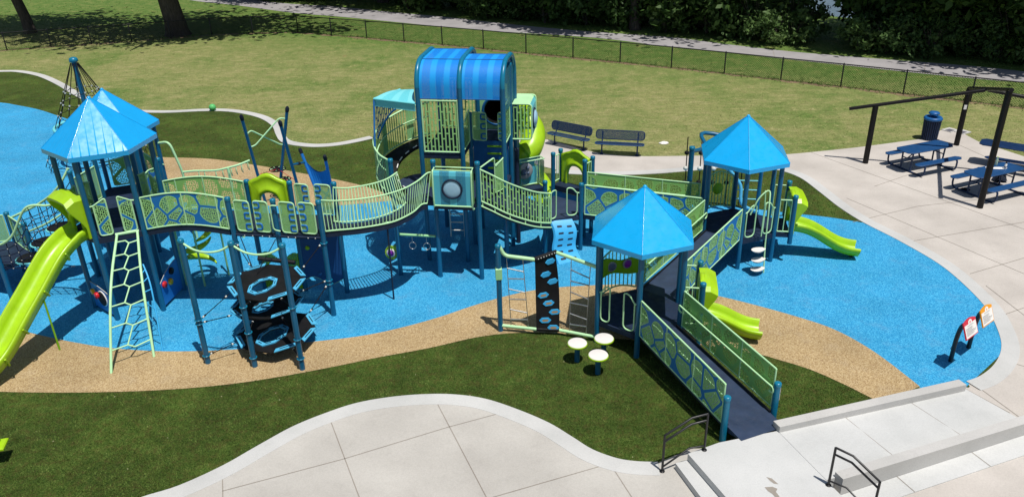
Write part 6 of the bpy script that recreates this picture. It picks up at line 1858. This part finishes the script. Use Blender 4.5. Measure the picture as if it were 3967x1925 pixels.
crumple(at(2573, 556, .01), .20, .12, .07, 'white', 'plastic_bag', 'white scrap of litter on the lawn right of the benches', 'litter', 6)
m2 = MB(); c = at(823, 417, .16); m2.lathe(c, [(.0001, -.16)] + [(.16 * math.sin(math.pi * k / 8), -.16 * math.cos(math.pi * k / 8)) for k in range(1, 8)] + [(.0001, .16)], 16, 'ball_green'); tag(m2.build('ball', 'ball_green'), 'small green ball lying on the lawn behind the left towers', 'ball')
m2 = MB(); m2.box(at(284, 1031, .03), .10, .05, .035, .2, 'white', .008); tag(m2.build('block', 'white'), 'small white block lying on blue rubber beside the long slide', 'litter')
# ground box covers by the bin
for k, (u, v) in enumerate(((3680, 505), (3728, 512))):
    m2 = MB(); m2.box(at(u, v, .02), .5, .42, .05, .5, 'concrete_wall', .008); x = m2.build('ground_box', 'concrete_wall'); tag(x, ('square concrete ground box nearest the litter bin', 'square concrete ground box at the foot of the far shade post')[k], 'utility box', 'flush ground boxes by the bin')
    m2 = MB(); m2.box(at(u, v, .05), .28, .22, .012, .5, 'ink'); m2.build('lid', 'ink', x)

# signs
def sign(label, base, TL_, TR_, BL_, mat):
    t = thing('rule_sign', v3(base, 0), label, 'sign', 'rule signs at the rubber edge')
    f = Vector((.65, -.76, 0)); cen = (TR_ + BL_) / 2
    mb = MB(); mb.tube(cr([v3(base, 0), v3(base, .5), v3(base, .80) + Vector((.02, -.01, 0)), v3(base.lerp(cen, .35), .98), v3(base.lerp(cen, .85), 1.03) - f * .02], 6), .048, 12, mat='black_metal'); mb.build('post', 'black_metal', t)
    ex = TR_ - TL_; ey = TL_ - BL_; nrm = ex.cross(ey).normalized()
    if nrm.dot(f) < 0: nrm = -nrm
    P = lambda x, y, o=0: BL_ + ex * x + ey * y + nrm * o
    def outl(x0, x1, y0, y1, arch): return [(x0, y0), (x1, y0), (x1, y1)] + [(x1 - (x1 - x0) * k / 8, y1 + arch * math.sin(math.pi * k / 8)) for k in range(1, 8)] + [(x0, y1)]
    mb = MB(); o = outl(0, 1, 0, .88, .13); n = len(o)
    mb.idx([P(x, y, .012) for x, y in o] + [P(x, y, -.012) for x, y in o], [tuple(range(n)), tuple(range(2 * n - 1, n - 1, -1))] + [(k, (k + 1) % n, n + (k + 1) % n, n + k) for k in range(n)], False, mat)
    bd = mb.build('board', mat, t)
    mb = MB(); o = outl(.035, .965, .05, .74, .0); mb.idx([P(x, y, .015) for x, y in o], [tuple(range(len(o)))], False, 'white')
    o = outl(.37, .67, .74, .86, .08); mb.idx([P(x, y, .0155) for x, y in o], [tuple(range(len(o)))], False, 'white')
    rnd = random.Random(4)
    for y in [.66, .62] + [.54 - .035 * k for k in range(12)]:
        x1 = rnd.uniform(.55, .92) if y < .6 else .75
        mb.face([P(.1 if y < .6 else .25, y, .017), P(x1, y, .017), P(x1, y + .012, .017), P(.1 if y < .6 else .25, y + .012, .017)], None, 'ink')
    mb.face([P(.45, .80, .018), P(.59, .80, .018), P(.57, .83, .018), P(.47, .84, .018)], None, mat); mb.face([P(.44, .74, .018), P(.60, .74, .018), P(.56, .77, .018), P(.48, .77, .018)], None, mat)
    mb.build('printed_face', 'white', bd)
def S(x, y): return (3550 + .28 * x, 1100 + .28 * y)
zt_, zb_ = 1.20, .86
sign('red-topped rule sign on a curved black post, nearer the camera', at(*S(470, 1070)), at(*S(638, 530), zt_), at(*S(800, 415), zt_), at(*S(688, 785), zb_), 'sign_red')
sign('orange-topped rule sign on a curved black post, beside the kerb', at(*S(720, 885)), at(*S(873, 352), zt_), at(*S(1025, 246), zt_), at(*S(918, 608), zb_), 'orange')

# handrails
def handrail(label, pA, pB, zA, zB, h, lowext=0):
    t = thing('handrail', v3(pB, 0), label, 'handrail', 'black stair handrails')
    mb = MB(); a, b = v3(pA, zA + h), v3(pB, zB + h); k = a.lerp(b, .62)
    for dz in (0, -.14):
        mb.tube([a + Vector((0, 0, dz)), v3(k, a.z + (b.z - a.z) * .95 - .0) + Vector((0, 0, dz + (.0 if dz == 0 else 0))), b + Vector((0, 0, dz))], .021, 6, mat='black_metal')
    lo_ = [v3(pA, zA + .10), v3(k, zB + .12), v3(pB, zB + .10)]; mb.tube(lo_, .017, 6, mat='black_metal')
    mb.build('rail', 'black_metal', t)
    for p, z in ((pA, zA), (pB, zB)):
        mb = MB(); mb.tube([v3(p, z), v3(p, z + h)], .022, 6, mat='black_metal'); mb.lathe(v3(p, z), [(.05, 0), (.05, .012), (.022, .015)], 10, 'black_metal'); mb.build('post', 'black_metal', t)
handrail('black stair handrail on the left side of the landing beside the turf', at(2565, 1824, .02), at(2728, 1742, LZ), .02, LZ, .82)
handrail('black stair handrail at the bottom edge of the photo beside the outer ramp wall', at(3375, 2010, .02), at(3209, 1878, LZ), .02, LZ, .82)
# stain patches on the landing
# spring rider peeking in at the left edge
T = thing('spring_rider', (-10.0, 12.3, 0), 'lime spring rider seat just entering the left edge of the photo', 'rider')
c = at(0, 1722, .42); c = Vector((c.x, c.y, 0)); mb = MB()
mb.box(c + Vector((-.30, 0, .36)), .72, .34, .07, .25, 'lime', .02); mb.box(c + Vector((-.30, 0, .42)), .5, .22, .06, .25, 'lime', .02); mb.build('seat', 'lime', T)
mb = MB(); mb.tube([c + Vector((-.3 + .09 * math.cos(t * 1.2), .09 * math.sin(t * 1.2), .02 + .32 * t / 30)) for t in range(31)], .016, 6, mat='black_metal'); mb.build('spring', 'black_metal', T)
mb = MB(); mb.tube(fillet([c + Vector((-.12, -.14, .40)), c + Vector((-.06, -.12, .66)), c + Vector((-.06, .12, .66)), c + Vector((-.12, .14, .40))], .06, 4), .018, 6, mat='mint'); mb.build('handle', 'mint', T)

# chain-link fence
def fence(pts, label, close=()):
    t = thing('chain_link_fence', v3(pts[0], 0), label, 'fence', 'black chain-link fence runs')
    H_ = 1.08
    mb = MB(); mb.tube([v3(p, H_) for p in pts], .028, 6, mat='black_metal'); mb.build('top_rail', 'black_metal', t)
    for p in pts:
        mb = MB(); mb.lathe(v3(p, 0), [(.034, 0), (.034, H_ + .03), (.015, H_ + .06), (.0001, H_ + .062)], 8, 'black_metal'); mb.build('post', 'black_metal', t)
    mb = MB(); mb.strip([v3(p, .04) for p in pts], [v3(p, H_ - .01) for p in pts], 'chain_link', .004, smooth=False); mb.build('mesh', 'chain_link', t)
fr_px = [(1155, 127), (1285, 138.6), (1421, 149.4), (1566, 163), (1713.8, 175.6), (1873, 191), (2037.9, 208), (2219.5, 225), (2401.7, 243.3), (2600, 264), (2805, 287), (3024, 312), (3256, 338), (3498, 366), (3758, 396), (4030, 428), (4320, 462)]
fence([at(*p) for p in fr_px], 'long black chain-link fence run between lawn and trail, right of the corner')
fl_px = [(1155, 127), (981, 131), (821, 138), (663, 150), (511, 162), (356, 173), (199, 184), (28, 197), (-150, 211), (-330, 226)]
fence([at(*p) for p in fl_px], 'shorter black chain-link fence run in the tree shade, left of the corner')

# trees
def leaf_cloud(mb, c, rx, ry, rz, n, size, rnd, mat, hollow=.5, clumps=26, flat=.0):
    cl = []
    for k in range(clumps):
        u = rnd.uniform(-1, 1); a_ = rnd.uniform(0, 2 * math.pi); s = math.sqrt(1 - u * u); q = rnd.uniform(hollow, 1)
        cl.append((Vector((s * math.cos(a_) * q, s * math.sin(a_) * q, u * q)), rnd.uniform(.16, .34)))
    for i in range(n):
        k, r = cl[rnd.randrange(clumps)]
        d = Vector((rnd.gauss(0, 1), rnd.gauss(0, 1), rnd.gauss(0, 1))) * r * .6
        p = k + d; p = c + Vector((p.x * rx, p.y * ry, p.z * rz))
        if p.z < .05: p.z = rnd.uniform(.05, .4)
        nrm = Vector((rnd.gauss(0, 1), rnd.gauss(0, 1), rnd.gauss(.5, 1))).normalized(); e1 = nrm.orthogonal().normalized(); e2 = nrm.cross(e1)
        a_ = rnd.uniform(0, 6.28); s = size * rnd.uniform(.6, 1.35); x = (e1 * math.cos(a_) + e2 * math.sin(a_)) * s; y = (e2 * math.cos(a_) - e1 * math.sin(a_)) * s * .55
        mb.face([p - x, p - y * .9 + x * .1, p + x, p + y], None, mat)
def tree(seed, h, r, zc, size, n, trunk_r, label, lean=0):
    rnd = random.Random(seed)
    t = thing('broadleaf_tree', (0, 0, 0), label, 'tree', 'trees along the river')
    mb = MB(); pts = [Vector((0, 0, -.2))] + [Vector((lean * z / h + rnd.uniform(-.12, .12), rnd.uniform(-.12, .12), z)) for z in (1.2, 2.6, 4.2, 6.0, h * .7)]
    mb.tube(pts, [trunk_r * 1.5, trunk_r * 1.05, trunk_r * .95, trunk_r * .85, trunk_r * .65, trunk_r * .25], 10, mat='bark')
    for k in range(7):
        a_ = rnd.uniform(0, 6.28); b0 = pts[3].lerp(pts[4], rnd.uniform(-.3, 1)); e = b0 + Vector((math.cos(a_) * r * .75, math.sin(a_) * r * .75, rnd.uniform(.8, 3))); mb.tube([b0, b0.lerp(e, .5) + Vector((0, 0, .3)), e], [trunk_r * .45, trunk_r * .28, trunk_r * .1], 6, mat='bark')
    mb.build('trunk', 'bark', t)
    mb = MB(); leaf_cloud(mb, Vector((0, 0, zc)), r, r, (h - zc), n, size, rnd, 'leaf'); mb.build('crown', 'leaf', t)
    return t
def shrub(seed, r, h, n, size, mat, label):
    rnd = random.Random(seed)
    t = thing('riverside_shrub', (0, 0, 0), label, 'shrub', 'shrubs along the river')
    mb = MB()
    for k in range(6):
        a_ = rnd.uniform(0, 6.28); mb.tube([Vector((0, 0, -.2)), Vector((.3 * r * math.cos(a_), .3 * r * math.sin(a_), h * .5)), Vector((.6 * r * math.cos(a_), .6 * r * math.sin(a_), h * .85))], [.05, .035, .012], 5, mat='bark')
    mb.build('stem', 'bark', t)
    mb = MB(); leaf_cloud(mb, Vector((0, 0, h * .45)), r, r, h * .6, n, size, rnd, mat, .25, 22); mb.build('foliage', mat, t)
    return t
line = resample(far_e, .5)
def along(u, back):   # a point set back from the far edge of the trail at photo column u
    best = min(line, key=lambda p: abs((PW / 2 + FPX * ((p - Vector((0, 0, CAMZ))).dot(RT)) / (p - Vector((0, 0, CAMZ))).dot(FW)) - u))
    i = line.index(best); a, b = line[max(i - 2, 0)], line[min(i + 2, len(line) - 1)]
    d = (b - a).normalized(); nrm = Vector((-d.y, d.x, 0)); nrm = nrm if nrm.y > 0 else -nrm
    return best + nrm * back
protos = [tree(11, 13, 5.2, 7.6, .27, 6000, .34, 'x'), tree(12, 11, 4.6, 6.2, .25, 5200, .26, 'x', .6), tree(13, 15, 5.6, 8.4, .28, 6400, .30, 'x', -.5)]
sprotos = [shrub(21, 2.3, 3.6, 1500, .20, 'leaf', 'x'), shrub(22, 1.9, 2.6, 1200, .17, 'leaf_pale', 'x'), shrub(23, 2.7, 4.6, 1800, .22, 'leaf', 'x')]
tl = []
spots = [(1010, 3.5), (1180, 4.6), (1370, 3.2), (1560, 4.2), (1740, 3.4), (1930, 4.4), (2120, 3.3), (2300, 4.6), (2425, 1.6), (2600, 4.2), (2760, 5.2), (2800, 4.0), (2680, 6.5), (3560, 5.2), (3610, 3.6), (3640, 4.4), (3800, 3.2), (3960, 4.2), (4150, 3.4), (860, 5.0)]
rnd = random.Random(5); used = [False] * 3
places = ['behind the start of the trail beside the big lawn tree', 'left of the central canopy tower roof', 'above the left end of the lit trail', 'straight behind the canopy roof', 'right of the canopy roof line', 'above the gap between the two benches',
          'left of the bare trunk', 'just left of the bare trunk by the trail', 'with a bare trunk rising beside the trail', 'just right of the bare trunk', 'left of the bright shrub', 'to the left of the gap showing the water', 'set back behind the bright shrub', 'to the right of the water gap', 'right of the water gap and nearer the trail', 'above the first trail shadow on the right', 'shading the trail at the right', 'beyond the shade frame', 'past the right edge of the frame', 'behind the left end of the trail']
for i, (u, bk) in enumerate(spots):
    k = i % 3
    o = protos[k] if not used[k] else copy_tree(protos[k]); used[k] = True
    p = along(u, bk); o.location = v3(p, 0 if bk < 6 else -.1); o.rotation_euler.z = rnd.uniform(0, 6.28); s = rnd.uniform(.9, 1.15); o.scale = (s, s, s)
    o['label'] = 'dark riverside tree ' + places[i]
rnd = random.Random(9); used = [False] * 3; k = 0
u = 930
while u < 4200:
    if not (3110 < u < 3235):
        for bk in ((1.6, 3.8) if u > 1500 else (2.6,)):
            j = rnd.choice((0, 0, 1, 2, 2)) if bk > 2 else rnd.choice((0, 1, 1, 2))
            if 2850 < u < 3110: j = 1
            o = sprotos[j] if not used[j] else copy_tree(sprotos[j]); used[j] = True
            p = along(u + rnd.uniform(-25, 25), bk + rnd.uniform(-.3, .8)); o.location = v3(p, 0); o.rotation_euler.z = rnd.uniform(0, 6.28); s = rnd.uniform(.8, 1.15) * (.8 if bk < 2 else 1.1); o.scale = (s, s, s * rnd.uniform(.85, 1.15))
            o['label'] = ('deep green shrub' if j == 0 else 'paler green shrub' if j == 1 else 'tall dark shrub') + ' in the thicket between trail and water'
            o['group'] = ('deep green shrubs' if j == 0 else 'paler green shrubs' if j == 1 else 'tall dark shrubs') + ' along the river'
    u += 88
# two big lawn trees on the left, crowns above the frame
for seed, (u, v), r_, sc, label in ((31, (118, 128), .33, 1.0, 'slim lawn tree at the far left, crown above the photo'), (32, (690, 136), .62, 1.0, 'thick-trunked lawn tree behind the fence corner, crown above the photo')):
    rnd = random.Random(seed); b = at(u, v); t = thing('lawn_tree', b, label, 'tree', 'big lawn trees')
    mb = MB(); top = b + Vector((-.5 if seed == 31 else -.3, 0, 0))
    pts = [b + Vector((0, 0, -.2)), b + Vector((0, 0, .25)), b + Vector((-.05, 0, 1.0)), v3(top, 3.0), v3(top + Vector((.1, .1, 0)), 5.5), v3(top, 9.5)]
    mb.tube(pts, [r_ * 1.6, r_ * 1.2, r_ * 1.05, r_ * .95, r_ * .8, r_ * .25], 14, mat='bark')
    for k in range(9):
        a_ = 2 * math.pi * k / 9 + rnd.uniform(-.3, .3); b0 = pts[3].lerp(pts[4], rnd.uniform(0, 1)); e = b0 + Vector((math.cos(a_) * 6, math.sin(a_) * 6, rnd.uniform(1.2, 3.5))); mb.tube([b0, b0.lerp(e, .5) + Vector((0, 0, .5)), e], [r_ * .5, r_ * .3, r_ * .08], 6, mat='bark')
    mb.build('trunk', 'bark', t)
    mb = MB(); leaf_cloud(mb, v3(top + Vector((2.0 if seed == 32 else 0, 0, 0)), 8.6), 10.0 if seed == 32 else 7.5, 6.6, 3.6, 6500 if seed == 32 else 5200, .36, rnd, 'leaf', .2, 60); mb.build('crown', 'leaf', t)
# ------------------------------------------------------------------ grass: blades standing in the lawn, the verge and the turf
def inside(p, poly):
    x, y = p; c = False; j = len(poly) - 1
    for i in range(len(poly)):
        a, b = poly[i], poly[j]
        if (a.y > y) != (b.y > y) and x < (b.x - a.x) * (y - a.y) / (b.y - a.y) + a.x: c = not c
        j = i
    return c
plaza_poly = lawn_edge + [atD(3100, 900), atD(2200, 560), atD(1650, 440), atD(1300, 431)]
path_poly = far_e + near_e[::-1]
rnd = random.Random(77)
def tuft(vs_, fs_, x, y, z, h, w, nb, lean=.7):
    for _ in range(nb):
        a = rnd.uniform(0, 6.283); ca, sa = math.cos(a), math.sin(a); lx, ly = rnd.uniform(-lean, lean) * h, rnd.uniform(-lean, lean) * h
        i = len(vs_); ox, oy = x + rnd.uniform(-w, w) * 1.5, y + rnd.uniform(-w, w) * 1.5; hh = h * rnd.uniform(.6, 1.2)
        vs_ += [(ox - ca * w, oy - sa * w, z), (ox + ca * w, oy + sa * w, z), (ox + lx, oy + ly, z + hh)]
        fs_.append((i, i + 1, i + 2))
def grass(name, mat, vs_, fs_, label):
    me = bpy.data.meshes.new(name); me.from_pydata(vs_, [], fs_); me.materials.append(M[mat]); me.update()
    o = bpy.data.objects.new(name, me); col.objects.link(o); tag(o, kind='stuff'); return o
lv, lf, gv, gf = [], [], [], []
n = 0
fence_line = [at(*p) for p in fl_px[::-1]] + [at(*p) for p in fr_px[1:]]
def fence_y(x):
    for a, b in zip(fence_line, fence_line[1:]):
        if a.x <= x <= b.x: return a.y + (b.y - a.y) * (x - a.x) / (b.x - a.x)
    return 40
while n < 30000:
    u, v = rnd.uniform(-20, PW + 20), PH * 0.34 * rnd.random() ** .8
    p = at(u, v)
    if p.y > 72 or inside((p.x, p.y), inner) or inside((p.x, p.y), plaza_poly) or inside((p.x, p.y), path_poly): continue
    n += 1
    fy = fence_y(p.x); near_f = abs(p.y - fy) < .5; s = p.y / 45
    if p.y > fy or (near_f and rnd.random() < .5): tuft(gv, gf, p.x, p.y, 0, .045 * (1.8 if near_f else 1), .012 * (1 + s), 2, 1.4)
    else: tuft(lv, lf, p.x, p.y, 0, .022, .010 * (1 + s), 2, 3.0)
for a, b in zip(fence_line, fence_line[1:]):      # longer grass left by the mower along the wire
    for k in range(int((b - a).length * 14)):
        q = a.lerp(b, rnd.random()); tuft(gv, gf, q.x + rnd.gauss(0, .09), q.y + rnd.gauss(0, .09), 0, rnd.uniform(.07, .20), .014, 2)
grass('lawn_grass', 'lawn_blade', lv, lf, ''); grass('verge_grass', 'verge_blade', gv, gf, '')
tv, tf = [], []; n = 0
front = [p for p in tan_low_front] + [atD(2100, 1020), atD(1960, 1100), atD(1740, 1128)] + kerb_front[::-1] + [atD(-60, 1330), atD(-60, 960)]
while n < 42000:
    u, v = rnd.uniform(-10, 3500), rnd.uniform(1270, PH + 15); p = at(u, v)
    if not inside((p.x, p.y), front): continue
    n += 1; tuft(tv, tf, p.x, p.y, .003, .032, .006, 2)
n = 0
while n < 9000:
    u, v = rnd.uniform(0, 3300), rnd.uniform(270, 870); p = at(u, v)
    if not inside((p.x, p.y), inner) or inside((p.x, p.y), blue) or inside((p.x, p.y), tan_up_back + tan_lo_back): continue
    n += 1; tuft(tv, tf, p.x, p.y, .003, .035, .012, 2)
grass('turf_grass', 'turf_blade', tv, tf, '')
# worn strip of bare soil under the fence
mb = MB()
for run in (fl_px, fr_px):
    L_ = resample([at(*p) for p in run], .45); A, B = [], []
    for i, p in enumerate(L_):
        a, b = L_[max(i - 1, 0)], L_[min(i + 1, len(L_) - 1)]; t = (b - a).normalized(); nr = Vector((-t.y, t.x, 0))
        A.append(p + nr * rnd.uniform(.03, .24)); B.append(p - nr * rnd.uniform(.06, .38))
    for i in range(len(L_) - 1): mb.face([v3(A[i], .005), v3(A[i + 1], .005), v3(B[i + 1], .005), v3(B[i], .005)], None, 'soil')
structure(mb, 'soil_strip', 'soil')
